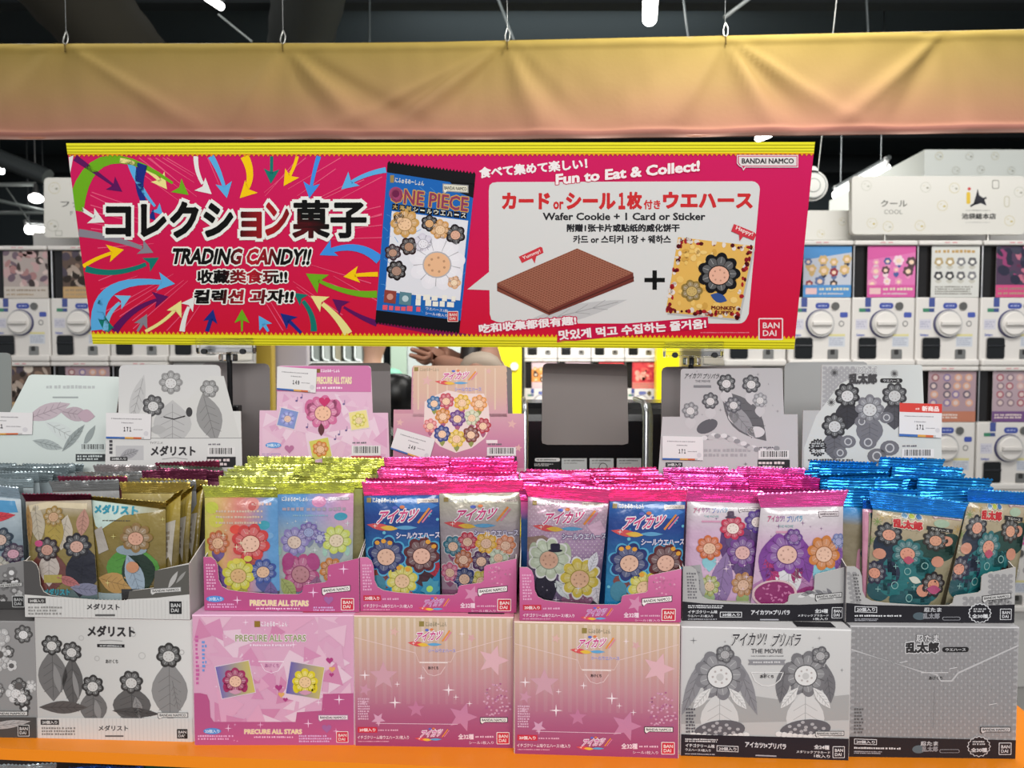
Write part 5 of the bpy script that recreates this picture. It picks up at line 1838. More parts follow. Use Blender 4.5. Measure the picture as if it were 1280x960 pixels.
for (tl, tr, bv, y, c, lab) in (((678, 454), (784, 455), 556, SY - .004, '#827b79', 'grey blank rounded card standing clear against the black stand in the middle'),
                                ((252, 453.5), (337, 454.5), 640, 1.20, '#7c7676', 'grey card back behind the black rod, left of the pink header'),
                                ((384, 454), (488, 453.5), 640, 1.19, '#7a7474', 'grey card back showing right of the pink header'),
                                ((538, 457), (640, 458), 640, 1.19, '#7a7474', 'grey card back edge showing behind the flower bunch header'),
                                ((827, 458.5), (942, 457), 640, 1.17, '#767070', 'dark grey card back left of the white and black tray header'),
                                ((980.5, 453), (1085, 452), 640, 1.17, '#a0a1a2', 'light grey card back left of the rightmost header'),
                                ((-60, 440), (14, 441), 640, 1.20, '#858a88', 'grey card back at the far left edge of the frame')):
    r = 6
    px = [(tl[0], tl[1]), (tr[0], tr[1]), (tr[0] + 1.5, bv), (tl[0] - 1, bv)]
    o = [(tl[0], tl[1] + r), (tl[0] + r * .3, tl[1] + r * .3), (tl[0] + r, tl[1]), (tr[0] - r, tr[1]), (tr[0] - r * .3, tr[1] + r * .3), (tr[0], tr[1] + r)]
    if bv < 600:
        o += [(tr[0] + 1.5, bv - r), (tr[0] + 1, bv - r * .3), (tr[0] + 1 - r, bv), (tl[0] + r, bv), (tl[0], bv - r * .3), (tl[0] - 1, bv - r)]
        q = Quad(px, [at_y(*c_, y) for c_ in px])
    else:
        # carried on down to the shelf
        a, b = at_y(*px[0], y), at_y(*px[1], y)
        q = Quad(px, [a, b, at_y(*px[2], y), at_y(*px[3], y)])
        o += [px[2], px[3]]
    P = Panel('card')
    P.poly(o, c, 0)
    if bv < 600:
        P.poly([o[0], o[1], o[2], o[3], o[4], o[5], (tr[0], tr[1] + 15), (tl[0], tl[1] + 12)], '#706866', 1)
    elif tl[0] in (384,):
        P.poly([o[0], o[1], o[2], o[3], o[4], o[5], (tr[0], tr[1] + 10), (tl[0], tl[1] + 10)], '#5c5654', 1)
    p = Part()
    P.lay(p, q.P)
    slab(p, q, o, .0015, '#8a8482', '#c8b8b8')
    if bv > 600:
        a, b = at_y(*px[3], y), at_y(*px[2], y)
        p.box((a.x + .004, y + .0005, ZS), (b.x - .004, y + .0022, a.z + .03), mixc(c, c, 0), 'card')
        p.box((a.x + .004, y + .0025, ZS), (b.x - .004, y + .03, ZS + .002), mixc(c, c, 0), 'card')
    ob = p.build('card_back', origin=((q.w[0].x + q.w[1].x) / 2, y, q.w[3].z if bv < 600 else ZS))
    tag(ob, lab, 'card')
# ------------------------------------------------------------------ candy packs in the trays
def pillow(T, seed, amp=.0010):
    def b(a, c):
        ea = max(0., 1 - abs(2 * a - 1) ** 3.2) ** .75
        ec = max(0., 1 - abs(2 * c - 1) ** 5) ** .6
        w = noise.noise(Vector((a * 3.1, c * 4.2, seed * 1.7))) + .6 * noise.noise(Vector((a * 7.5, c * 6.2, seed * 2.9)))
        edge = max(0, 1 - c * 5.5)
        pl = edge * .9 * math.sin(a * 26 + seed) * .5
        return T * ea * ec + amp * (w + pl) * min(1, 5 * a * (1 - a) * 2) * min(1, 8 * c * (1 - c) + .15)
    return b


def wrapper_back(p, q, T, col, mat):
    rows = []
    for j in range(11):
        c = j / 10
        row = []
        for i in range(9):
            a = i / 8
            ea = max(0., 1 - abs(2 * a - 1) ** 3) ** .8
            ec = max(0., 1 - abs(2 * c - 1) ** 5) ** .7
            row.append(q.bil(a, c) - q.n * (T * ea * ec + .0002))
        rows.append(row)
    p.grid(rows, col, mat, True, flip=False)


def crimp(p, tl, tr, br, bl, col, seed, nx=40, nr=9, bend=0., amp=.0010, wave=.0026):
    """ridged heat seal with a zigzag upper edge"""
    n = (bl - tl).cross(tr - tl).normalized()
    rows = []
    L = (bl - tl).length
    for j in range(nr * 2 + 1):
        c = j / (nr * 2)                    # 0 at the top
        row = []
        for i in range(nx + 1):
            a = i / nx
            v = tl * (1 - a) * (1 - c) + tr * a * (1 - c) + br * a * c + bl * (1 - a) * c
            u = 1 - c
            d = amp * (1 if j % 2 else -1) * (1 if 0 < j < nr * 2 else 0)
            d += wave * u * (noise.noise(Vector((a * 3.3, seed * 3.1, u * .6))) + .5 * noise.noise(Vector((a * 9.1, seed * 1.3, 4))))
            d += bend * L * u * u
            up = (tl - bl).normalized()
            z = 0
            if j == 0:
                z = .0011 if i % 2 else -.0004
            row.append(v + n * d + up * (z + u * .0008 * noise.noise(Vector((a * 4, seed, 7)))))
        rows.append(row)
    p.grid(rows, col, 'foil', False, flip=True)


def front_pack(i, px, sl, art, label, seal_col, back_col, T=.0062, mat='pack', d0=.0085, d1=.016, src=None, seed=1, group=None, bend=.12, nx=40):
    t_ = TRAYS[i]
    n = t_['n']
    pb, pt = t_['bl'] + n * d0, t_['bl'] + n * d1
    w = [at_plane(*px[0], pt, n), at_plane(*px[1], pt, n), at_plane(*px[2], pb, n), at_plane(*px[3], pb, n)]
    for k in (2, 3):
        if w[k].z < t_['zb'] + .0012:
            w[k] = w[k] + (w[k - 1 if k == 2 else 0] - w[k]) * ((t_['zb'] + .0012 - w[k].z) / (w[k - 1 if k == 2 else 0].z - w[k].z))
    q = Quad(src or px, w, pillow(T, seed))
    th = thing('wafer_pack', label, 'candy pack', (w[2] + w[3]) / 2, group)
    p = Part()
    P = Panel(mat)
    art(P)
    s4 = src or px
    xs = [c[0] for c in s4]
    ys = [c[1] for c in s4]
    P.lay(p, q.P, [min(xs) + (max(xs) - min(xs)) * k / 24 for k in range(1, 24)], [min(ys) + (max(ys) - min(ys)) * k / 32 for k in range(1, 32)], True, s4)
    wrapper_back(p, q, T * .8, back_col, mat)
    p.build('wrapper', th)
    p = Part()
    ps = t_['bl'] + n * (d1 + .001)
    crimp(p, at_plane(*sl[0], ps, n), at_plane(*sl[1], ps, n), w[1] + q.n * .0002, w[0] + q.n * .0002, seal_col, seed, nx, 8, bend)
    p.build('top_seal', th)
    return th


def full(P, px, col):
    x0, x1 = min(c[0] for c in px) - 4, max(c[0] for c in px) + 4
    y0, y1 = min(c[1] for c in px) - 4, max(c[1] for c in px) + 4
    n = 12
    for k in range(n):
        a, b = y0 + (y1 - y0) * k / n, y0 + (y1 - y0) * (k + 1) / n
        P.rect(x0, a, x1, b, col, 0)


P2A = [(256, 622), (347, 622), (350, 757), (257, 757)]
P2B = [(347, 618), (442, 616.5), (440, 757), (350, 757)]
P3A = [(455, 620), (549, 619), (550, 758), (459, 758)]
P3B = [(549, 617), (652.5, 615.5), (645, 757), (553, 757)]
P4A = [(660, 621), (760.5, 629.5), (747, 766), (658, 766)]
P4B = [(762, 627), (857, 627), (849, 768), (755, 766)]
P5A = [(859, 627), (955, 629.5), (940, 766), (854, 766)]
P5B = [(951, 635), (1054, 633), (1052, 768), (937, 768)]
P6A = [(1091, 637), (1203.5, 649), (1171, 772), (1081, 771)]
P6B = [(1210, 628), (1286, 632), (1262, 772), (1178, 770)]
P1A = [(32, 627), (114, 625), (124, 760), (40, 760)]
P1B = [(113.5, 625), (207, 637), (208, 762), (125, 762)]


def a2a(P):
    full(P, P2A, lambda x, y: mixc(mixc('#d2c860', '#d88478', (x - 258) / 40), '#6098cc', (x - 305) / 34))
    P.ell(317, 630, 9, 8, '#e09088', 1)
    P.ell(317, 632, 5, 5, '#c85c58', 2)
    for y in (638, 645, 652):
        P.scribble(272, y - 2, 330, y + 2, '#d8bca8', 2, 1, y)
    for x, y, r, c in ((266, 634, 9, '#c8cc48'), (272, 650, 10, '#d0c850'), (332, 655, 7, '#3c9cb0'), (297, 660, 7, '#e04838'), (338, 668, 5, '#78a8d4')):
        P.ell(x, y, r, r * .8, c, 1)
    P.scribble(316, 627, 340, 632, '#e0b8b0', 2)
    for x, y, r, c, cc in ((275, 676, 14, '#c06838', '#e0b08c'), (316, 676, 22, '#cc3c3c', '#ecc0a8'), (331, 712, 15, '#3c5098', '#e0b898'), (301, 716, 19, '#ccc43c', '#dcb07c')):
        P.leaf(x, y + r, r * 1.5, r * .6, {'#c06838': '#705890', '#cc3c3c': '#b05048', '#3c5098': '#4c5490', '#ccc43c': '#a8a048'}[c], 2, 90)
        P.blossom(x, y, r, c, cc, 8, 4, x)
    for x, y in ((299, 699), (313, 696)):
        P.ell(x, y, 5, 3.6, '#d8c850', 7)
    P.leaf(278, 722, 40, 9, '#6c5090', 3, 80)
    P.leaf(340, 742, 34, 8, '#705c94', 3, 90)
    P.rect(255, 738, 350, 760, '#5c5468', 2)
    dots(P, 262, 660, 340, 690, 10, 3, '#f0e4c0', 6)


def a2b(P):
    full(P, P2B, lambda x, y: mixc(mixc('#5c94cc', '#d89cc0', (x - 380) / 50), '#a8b0b0', (y - 640) / 40))
    P.ell(400, 627, 9, 7, '#d888b4', 1)
    P.text('にふぉるめーしょん', (353, 621, 386, 626.5), '#e8eaf0', 3, .04)
    P.maker_tag(411, 621, 437, 625, '#e0d0dc', '#8c7c90', '#a890a8', 3)
    P.scribble(354, 633, 433, 640, '#a89cac', 3, 1, 2)
    P.ell(427, 646, 8, 5, '#3c98b4', 2)
    P.scribble(368, 643, 412, 646, '#8cb0c4', 3, 1, 3)
    for x, y, r, c, cc in ((370, 677, 17, '#8c80b8', '#d8c0b0'), (388, 665, 12, '#7c6cac', '#98a0c8'), (422, 675, 17, '#c4cc60', '#e0ccb0'), (402, 672, 8, '#7c74b4', '#b8b8d0'), (378, 716, 22, '#b0487c', '#b88088'), (416, 712, 14, '#c07838', '#d0a068')):
        P.leaf(x, y + r, r * 1.4, r * .5, '#7c84a0', 2, 90)
        P.blossom(x, y, r, c, cc, 8, 4, x)
    for x in (362, 394):
        P.ell(x, 702, 8, 11, '#a8407c', 7, 12, 15 if x < 370 else -15)
    P.leaf(362, 735, 30, 9, '#a0a868', 5, 50)
    P.leaf(396, 736, 34, 10, '#8c5c80', 5, 100)
    for x in (350, 408, 435):
        P.ell(x, 690, 3, 6, '#9cc0b0', 2)
    dots(P, 352, 650, 436, 730, 24, 8, '#d8dce0', 3)


def aikatsu_head(P, x0, x1, y, sub):
    w = x1 - x0
    P.rect(x0 + w * .02, y, x0 + w * .08, y + 6, '#a08850', 3)
    P.text('にふぉるめーしょん', (x0 + w * .10, y, x0 + w * .43, y + 6), '#e6e2e0', 3, .04)
    P.maker_tag(x0 + w * .69, y + 1, x0 + w * .97, y + 6, '#e4d4c8', '#6c5c64', '#b09c98', 3)
    logo(P, (x0 + w * .06, y + 9, x0 + w * .84, y + 41), 3, '#cc3878', '#efe4ea')
    P.text('シールウエハース', (x0 + w * .42, y + 43, x0 + w * .99, y + 51), '#e4dce8', 4, .03, [(sub, .07)])


def a3a(P):
    full(P, P3A, lambda x, y: mixc(mixc('#1c5ca8', '#123c88', (y - 625) / 20), '#1c78a8', (y - 655) / 60))
    P.poly([(490, 625), (520, 620), (548, 632), (530, 640), (500, 634)], '#3878c4', 1)
    aikatsu_head(P, 457, 551, 622, '#3c4c94')
    r = random.Random(3)
    for i in range(22):
        P.ell(r.uniform(458, 548), r.uniform(640, 750), r.uniform(.6, 2.2), None, r.choice(('#3ca0c0', '#68b8d0', '#2c88b4')), 1, 8)
    for x, y, rr_, c, cc in ((484, 694, 22, '#1c2868', '#e0b49c'), (528, 693, 21, '#581820', '#e0b09c'), (504, 724, 18, '#ccc050', '#e4bc98')):
        P.leaf(x, y + rr_ * 1.1, rr_ * 1.5, rr_ * .8, {'#1c2868': '#7c3c38', '#581820': '#3c1424', '#ccc050': '#b04048'}[c], 2, 90)
        P.blossom(x, y, rr_, c, cc, 8, 4, x, '#4ca0c8')
    for x, y in ((473, 678), (481, 676), (489, 678), (536, 677), (543, 683), (500, 709), (511, 711)):
        P.ell(x, y, 3.2, 2.8, '#e09c30', 9, 8)
    P.leaf(542, 708, 26, 8, '#a82038', 3, 80)
    P.star(539, 734, 13, '#3c8ca8', 8, 7, .7)
    P.ell(538, 735, 4, None, '#a8d060', 9, 10)
    P.ell(474, 730, 10, 12, '#3c7c94', 3)


def a3b(P):
    full(P, P3B, lambda x, y: mixc(mixc('#c4bcaa', '#a89aa0', (y - 628) / 35), '#a07c94', (y - 690) / 60))
    P.poly([(560, 622), (600, 618), (645, 622), (648, 632), (610, 626), (570, 630)], '#dad6c4', 1)
    aikatsu_head(P, 553, 649, 622, '#5c5088')
    for x, y, r, c in ((567, 685, 12, '#2c6c80'), (585, 679, 11.5, '#bc3048'), (608, 681, 13, '#dca838'), (632, 684, 12, '#d4845c'), (580, 701, 11, '#b06038'), (602, 703, 12, '#4c1c50'), (623, 699, 11, '#b4bca4'), (563, 717, 11, '#cc6888'), (581, 724, 13, '#202c68'), (602, 727, 12, '#c8b850')):
        P.leaf(x, y + r, r * 1.3, r * .5, '#8c5070' if int(x) % 2 else '#789048', 2, 90)
        P.blossom(x, y, r, c, '#e0b8a0', 7, 4, x, '#d8ccd0')
    P.rect(553, 738, 648, 760, '#8c5878', 2)


def a4a(P):
    full(P, P4A, lambda x, y: mixc(mixc('#c4a4b4', '#b090b0', (y - 640) / 40), '#6c5878', (y - 690) / 25))
    r = random.Random(4)
    for j in range(22):
        for i in range(18):
            P.ell(662 + i * 5.4 + (j % 2) * 2.7, 626 + j * 3.6, .8, .8, '#d8c4d0', 1, 6)
    P.poly([(734, 660), (750, 652), (757, 668), (746, 676)], '#d8b0c8', 2)
    aikatsu_head(P, 664, 758, 626, '#5c4c88')
    P.poly([(656, 676), (680, 672), (700, 684), (660, 694)], '#94786c', 1.5)
    for x, y, rr_, c, cc in ((687, 701, 23, '#bcc4ac', '#d8a890'), (725, 724, 22, '#d0b848', '#e0b090')):
        P.blossom(x, y, rr_, c, cc, 9, 4, x, '#e0dcdc')
    for x in (668, 708):
        P.ell(x, 696, 7, 15, '#b4bca4', 3, 14)
    P.rect(689, 682, 701, 690, '#241c38', 8, r=2)
    P.ell(695, 691, 9, 2, '#1c1630', 8)
    P.leaf(683, 734, 56, 14, '#241c30', 3, 90)
    P.leaf(722, 750, 40, 16, '#8c5878', 3, 0)
    P.leaf(741, 705, 26, 6, '#e0dce4', 8, -70)
    P.leaf(745, 740, 34, 9, '#dcd4dc', 3, 80)
    P.leaf(703, 738, 30, 6, '#d0d4d4', 3, 50)
    P.rect(656, 752, 750, 770, '#3c3848', 2)
    dots(P, 670, 735, 740, 752, 14, 5, '#d8d0e0', 6)


def a5(P, px, big):
    full(P, px, lambda x, y: mixc(mixc('#d6ccd2', '#d4b0cc', (y - px[0][1] - 12) / 30), '#cca4c8', (y - 720) / 30))
    x0, y0 = px[0][0], px[0][1]
    r = random.Random(int(x0))
    for i in range(14):
        star4(P, x0 + r.uniform(8, 94), y0 + r.uniform(14, 60), r.choice((1.5, 2.5, 3.2)), '#7c4c80', 1)
    a = x0 + 8
    P.text('アイカツ!', ((a, y0 + 8), (a + 20, y0 + 7), (a - 1, y0 + 15)), lambda x, y: mixc('#d04878', '#8060b0', (x - a) / 22), 3, .025)
    P.text('プリパラ', ((a + 23, y0 + 8), (a + 42, y0 + 7), (a + 22, y0 + 15)), lambda x, y: mixc('#7070c0', '#48a0c0', (x - a - 22) / 20), 3, .025)
    P.text('THE MOVIE', (a + 12, y0 + 18, a + 30, y0 + 21), '#7cb0b0', 3, .01)
    P.rect(a + 9, y0 + 25, a + 32, y0 + 27.5, '#d498b4', 3)
    P.maker_tag(px[1][0] - 33, px[1][1] + 5, px[1][0] - 7, px[1][1] + 10.5, '#e4d8dc', '#6c5c64', '#7c6c74', 3)


def a5a(P):
    a5(P, P5A, False)
    P.leaf(925, 690, 90, 26, '#5c3870', 1, 62)
    P.leaf(900, 730, 76, 14, '#8c70a0', 2, 100)
    for x, y, r, c, cc in ((914, 661, 15, '#c42c50', '#f0dcd4'), (945, 653, 15, '#5c3c90', '#ecdcd8'), (885, 687, 15, '#cc6838', '#e8bca0'), (926, 692, 18, '#74408c', '#e0b0ac'), (885, 733, 12, '#a8ac64', '#d8bc9c'), (927, 732, 14, '#b88458', '#dcb49c')):
        P.leaf(x, y + r * 1.2, r * 1.6, r * .6, {'#cc6838': '#8cc4d0', '#a8ac64': '#a0b48c', '#b88458': '#98a870'}.get(c, '#604878'), 3, 90)
        P.blossom(x, y, r, c, cc, 8, 5, x)
    P.rect(908, 639, 916, 647, '#48304c', 8, r=1.5)
    P.ell(912, 647, 7, 1.8, '#48304c', 8)
    P.poly([(850, 712), (874, 708), (880, 740), (876, 752), (850, 752)], '#a8a6a8', 8)
    P.scribble(858, 716, 874, 742, '#87858a', 9, 8, 4)
    P.poly([(850, 748), (945, 752), (945, 770), (850, 770)], '#b0b4a0', 8)
    dots(P, 880, 700, 940, 745, 16, 4, '#f0d8e8', 9)


def a5b(P):
    a5(P, P5B, True)
    for d in (-1, 1):
        P.leaf(981 + d * 20, 693, 62, 13, '#7c3c94', 3, 90 - d * 14)
    P.leaf(983, 716, 60, 16, '#dcd8dc', 3, 90)
    P.leaf(962, 712, 38, 10, '#b03070', 3, 70)
    P.leaf(994, 710, 30, 8, '#a02c68', 3, 110)
    P.blossom(981, 686, 24, '#84449c', '#e8bcac', 9, 5, 0)
    P.blossom(989, 667, 10, '#6c3c8c', '#9c6cac', 6, 8)
    P.leaf(1028, 712, 60, 15, '#88c4d4', 3, 90)
    P.blossom(1027, 686, 20, '#cc7c38', '#ecc0a8', 8, 5, 1)
    P.blossom(1046, 672, 9, '#7c84b8', '#a8a8d0', 6, 5)
    P.leaf(1045, 690, 36, 8, '#8c5ca4', 4, 95)
    P.leaf(980, 726, 100, 18, '#b078a8', 2, -12)
    for d, c, rx in ((0, '#d8b8bc', 27), (1, '#8c2464', 24)):
        P.ell(966, 738, rx, rx * .68, c, 6 + d, 24, -8)
    r = random.Random(3)
    for i in range(22):
        P.ell(966 + r.uniform(-18, 18), 737 + r.uniform(-11, 11), 2.2, 1.2, '#c470a0', 8, 6, i * 40)
    P.leaf(1006, 737, 46, 9, '#8c2c6c', 5, -14)
    P.poly([(990, 756), (1003, 745), (1020, 742), (1028, 726), (1056, 706), (1056, 772), (985, 772)], '#a8a8a6', 6)
    for i in range(9):
        P.leaf(1004 + i * 6, 752 - (i % 3) * 6, 18, 2.4, ('#c8c8c6', '#86868a')[i % 2], 7, -30 + i * 7)
    P.poly([(935, 758), (990, 760), (990, 772), (935, 772)], '#d0b8cc', 6)


def a6(P):
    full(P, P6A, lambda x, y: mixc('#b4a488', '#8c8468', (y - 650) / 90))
    r = random.Random(2)
    for i in range(60):
        x, y = r.uniform(1085, 1200), r.uniform(642, 720)
        star4(P, x, y, r.uniform(1.2, 3), r.choice(('#c8b898', '#9c8c6c', '#88986c', '#c0847c')), .6)
    for x, y in ((1102, 648), (1096, 655), (1112, 646), (1196, 664), (1190, 672), (1088, 682)):
        for a in range(0, 180, 45):
            P.line([(x - 6 * math.cos(math.radians(a)), y - 6 * math.sin(math.radians(a))), (x + 6 * math.cos(math.radians(a)), y + 6 * math.sin(math.radians(a)))], 1, '#7c9050' if x < 1100 else '#b89c60', 1)
    for x, c in ((1131, '#608cb0'), (1140, '#b0b848'), (1149, '#3870a8')):
        P.ell(x, 645 + (x - 1131) * .1, 4.6, None, '#e0dcd0', 3, 12)
        P.ell(x, 645 + (x - 1131) * .1, 3.8, None, c, 4, 12)
    P.text('乱太郎', ((1115, 648.5), (1152, 653.5), (1114, 662)), '#c02028', 5, .07, [('#e4d4c0', .07)])
    P.poly([(1157, 659), (1189, 664), (1188, 669.5), (1156, 664.5)], '#1c1818', 4)
    P.text('ウエハース', ((1162, 661.3), (1184, 664.8), (1161.6, 664.8)), '#d8d4cc', 5, .03)
    P.ell(1176, 656, 10, 6, '#a0b49c', 2)
    P.maker_tag(1167, 641, 1201, 647, '#e4d0d0', '#7c4c5c', '#c49ca8', 3, 4)
    TE_ = ('#1c5c60', '#206c70', '#184c54')
    for x, y, rx, ry, c in ((1108, 690, 18, 22, '#182438'), (1160, 694, 34, 16, '#1c4038'), (1186, 686, 14, 16, '#1c3c34'), (1131, 715, 30, 18, TE_[1]), (1104, 722, 18, 16, '#1c2840'), (1152, 714, 14, 12, TE_[0]), (1114, 737, 18, 12, TE_[1]), (1096, 742, 14, 12, TE_[2]), (1150, 742, 22, 14, TE_[0]), (1135, 752, 26, 12, TE_[2])):
        P.ell(x, y, rx, ry, c, 2, 20)
    for x, y, s, c, cc in ((1109, 672, 16, '#1c1c24', '#dc9c84'), (1166, 679, 15, '#2c241c', '#d89c80'), (1131, 697, 18, '#28686c', '#dc9880'), (1091, 722, 13, '#241c38', '#d8947c'), (1163, 735, 14, '#241818', '#d89478')):
        P.blossom(x, y, s, c, cc, 9, 4, x)
    for x, y in ((1097, 699), (1168, 708), (1180, 681), (1150, 742)):
        P.ell(x, y, 8, 7, '#cc8c74', 4, 12)
    P.leaf(1163, 741, 18, 5, '#b04c74', 8, 4)
    P.leaf(1132, 706, 14, 5, '#b85068', 8, 4)
    for x, y in ((1131, 720), (1115, 736), (1152, 713), (1133, 750)):
        P.ring(x, y, 3.4, 4.4, '#88b4b0', 5, 14)
    for x, y in ((1116, 714), (1139, 738), (1095, 741)):
        P.line([(x - 3, y), (x + 3, y)], .8, '#88b4b0', 5)
        P.line([(x, y - 3), (x, y + 3)], .8, '#88b4b0', 5)
    P.leaf(1140, 730, 16, 4, '#d0d0c4', 6, 20)
    P.rect(1080, 758, 1180, 776, '#6c7068', 6)


def a1a(P):
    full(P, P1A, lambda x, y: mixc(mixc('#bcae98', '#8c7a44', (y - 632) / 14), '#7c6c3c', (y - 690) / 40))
    P.poly([(34, 632), (60, 627), (110, 629), (110, 636), (70, 633), (36, 640)], '#d8c8a8', 1)
    P.leaf(50, 652, 50, 10, '#bcb09c', 1, 80)
    P.leaf(84, 664, 44, 11, '#c4b8a8', 1, 100)
    P.leaf(72, 663, 56, 12, '#ac9444', 2, 90)
    P.leaf(38, 655, 50, 6, '#b08850', 2, 85)
    P.leaf(106, 652, 34, 7, '#b88878', 2, 95)
    P.blossom(71, 644, 12, '#a08040', '#c8a07c', 8, 4)
    P.leaf(64, 712, 60, 24, '#6c3c38', 3, 90)
    P.leaf(66, 708, 46, 13, '#bcb0a8', 4, 90)
    P.rect(60, 716, 82, 726, '#a8984c', 6)
    P.blossom(64, 684, 14, '#301c1c', '#c49484', 8, 6)
    P.ell(54, 677, 5, 4, '#c04878', 9)
    P.leaf(106, 712, 66, 20, '#181828', 4, 95)
    P.blossom(100, 680, 15, '#1c1820', '#d0a494', 8, 6)
    P.leaf(90, 724, 30, 6, '#b06868', 6, 20)
    P.leaf(112, 735, 40, 8, '#7c7c94', 6, 10)
    P.rect(30, 735, 126, 764, '#56686a', 3)
    P.text('メダリスト', (60, 733, 92, 742), '#3c98a8', 7, .05)


def a1b(P):
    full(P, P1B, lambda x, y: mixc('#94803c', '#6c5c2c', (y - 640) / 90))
    P.poly([(110, 622), (180, 626), (205, 639), (160, 645), (130, 665), (122, 660)], lambda x, y: mixc('#c8dcd4', '#a89c78', (x - 150) / 50), 1)
    P.text('メダリスト', ((120, 630), (176, 632), (121, 643)), '#2c94ac', 4, .06)
    P.scribble(133, 651, 168, 653.5, '#4c4838', 3)
    P.poly([(120, 666), (132, 660), (141, 690), (127, 696)], '#b0a8a0', 3)
    P.leaf(170, 712, 62, 32, '#4c8c34', 3, 90)
    P.leaf(178, 716, 60, 20, '#142c1c', 4, 78)
    P.leaf(174, 722, 56, 11, '#98a8b8', 5, 70)
    P.ell(170, 690, 19, 7, '#8c9ca8', 6, 16)
    P.blossom(176, 674, 18, '#8c6c3c', '#d4a088', 8, 7)
    P.ell(172, 711, 8, 7, '#c88c68', 10, 14)
    for x, y, s in ((148, 673, 4), (212, 696, 4), (140, 730, 4), (205, 650, 3)):
        star4(P, x, y, s, '#e0d488', 6)
    P.leaf(150, 730, 50, 12, '#b48c50', 4, 12)
    P.rect(120, 742, 160, 764, '#98a8ac', 5)
    P.rect(158, 737, 210, 766, '#2c2a2a', 6)


PINK, LIME, BLUE = '#f47ab8', '#dadc88', '#48a6e6'
front_pack(2, P2A, [(253, 606), (347, 611)], a2a, 'pack with yellow and red flowers at the left front of the lime topped tray', LIME, '#b0a860', seed=1)
front_pack(2, P2B, [(343, 603), (444, 601.5)], a2b, 'pack with violet and pink flowers at the right front of the lime topped tray', LIME, '#90a0b0', seed=2)
front_pack(3, P3A, [(452, 602), (549, 603)], a3a, 'blue pack with pink title at the left front, beside the silver pack', PINK, '#16407c', seed=3)
front_pack(3, P3B, [(546, 600.5), (654, 599)], a3b, 'silver pack with many small flowers, right of the left blue pack', PINK, '#a098a0', mat='foilpack', seed=4)
front_pack(4, P4A, [(655, 605), (763, 611)], a4a, 'dotted mauve pack with a pale grey flower, left of the right blue pack', PINK, '#9c8ca4', mat='foilpack', seed=5)
front_pack(4, P4B, [(758, 610), (860, 611)], a3a, 'blue pack with pink title on the right of the dotted mauve pack', PINK, '#16407c', src=P3A, seed=6)
front_pack(5, P5A, [(846, 608), (953, 614)], a5a, 'lilac pack with six flowers, half behind its larger flowered neighbour', '#ee84c6', '#b8a4b8', seed=7, d0=.014, d1=.024)
front_pack(5, P5B, [(945, 617), (1060, 612)], a5b, 'lilac pack with big violet and orange flowers overlapping its neighbour', '#ee84c6', '#b8a4b8', seed=8, d0=.0085, d1=.013)
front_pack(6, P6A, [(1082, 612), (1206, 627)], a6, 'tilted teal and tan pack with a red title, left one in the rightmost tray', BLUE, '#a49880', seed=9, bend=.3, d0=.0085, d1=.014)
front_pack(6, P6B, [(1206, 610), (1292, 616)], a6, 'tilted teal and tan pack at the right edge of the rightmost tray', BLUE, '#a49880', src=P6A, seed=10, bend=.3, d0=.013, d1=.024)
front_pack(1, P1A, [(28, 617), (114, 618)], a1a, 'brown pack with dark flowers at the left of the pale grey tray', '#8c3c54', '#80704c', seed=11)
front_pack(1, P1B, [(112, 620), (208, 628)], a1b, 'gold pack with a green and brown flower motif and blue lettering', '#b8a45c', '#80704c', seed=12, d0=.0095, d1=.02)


def tagged(px):
    def art(P):
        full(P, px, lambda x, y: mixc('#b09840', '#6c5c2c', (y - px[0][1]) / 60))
        f = lambda a, b: lerp_px(px, a, b)
        P.poly([f(.1, .22), f(.8, .28), f(.6, .72), f(.4, .62), f(-.1, .66)], '#b4aca0', 2)
        P.scribble(*f(.2, .32), *f(.6, .6), '#8c8070', 3, 4, 5)
        star4(P, *f(.4, .84), 4, '#dcd080', 2)
    return art


for k, (px, d0, d1, lab) in enumerate((([(203, 637), (226, 619), (222, 752), (206, 756)], .013, .03, 'gold pack seen edge-on with a big white tag, right next to the gold front pack'),
                                       ([(222, 630), (240, 614), (233, 744), (220, 752)], .026, .05, 'gold pack seen edge-on with half its tag hidden, middle one of three'),
                                       ([(235, 625), (254, 611), (245, 736), (231, 742)], .04, .07, 'gold pack seen edge-on nearest the right side of the pale grey tray'))):
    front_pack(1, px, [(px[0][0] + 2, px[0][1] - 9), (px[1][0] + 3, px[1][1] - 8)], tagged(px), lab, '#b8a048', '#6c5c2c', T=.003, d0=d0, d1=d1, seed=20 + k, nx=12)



def striped(px):
    def art(P):
        full(P, px, '#8c8068')
        f = lambda a, b: lerp_px(px, a, b)
        P.poly([f(-.2, 0), f(.45, 0), f(.45, 1), f(-.2, 1)], '#d090a8', 1)
        P.poly([f(.5, 0), f(.62, 0), f(.62, 1), f(.5, 1)], '#b0a890', 1)
        for i in range(7):
            P.ell(*f(.75, .1 + i * .13), 3, 6, ('#385468', '#7c8c60', '#b08c78')[i % 3], 1, 8)
        P.poly([f(-.2, -.1), f(1.2, -.1), f(1.2, .05), f(-.2, .05)], '#dca0b8', 2)
    return art


for k, (px, d0, d1, lab) in enumerate((([(1067, 636), (1080, 634), (1079, 771), (1069, 771)], .022, .034, 'tan pack seen edge-on with a pink edge, leftmost in the rightmost tray'),
                                       ([(1078, 636), (1093, 637), (1085, 771), (1077, 771)], .014, .02, 'tan pack seen edge-on with a pink edge, touching the left tilted teal pack'))):
    front_pack(6, px, [(px[0][0], px[0][1] - 12), (px[1][0], px[1][1] - 12)], striped(px), lab, BLUE, '#8c8068', T=.003, d0=d0, d1=d1, seed=40 + k, nx=8)

P0 = [(-52, 617), (26, 624), (33, 752), (-46, 752)]


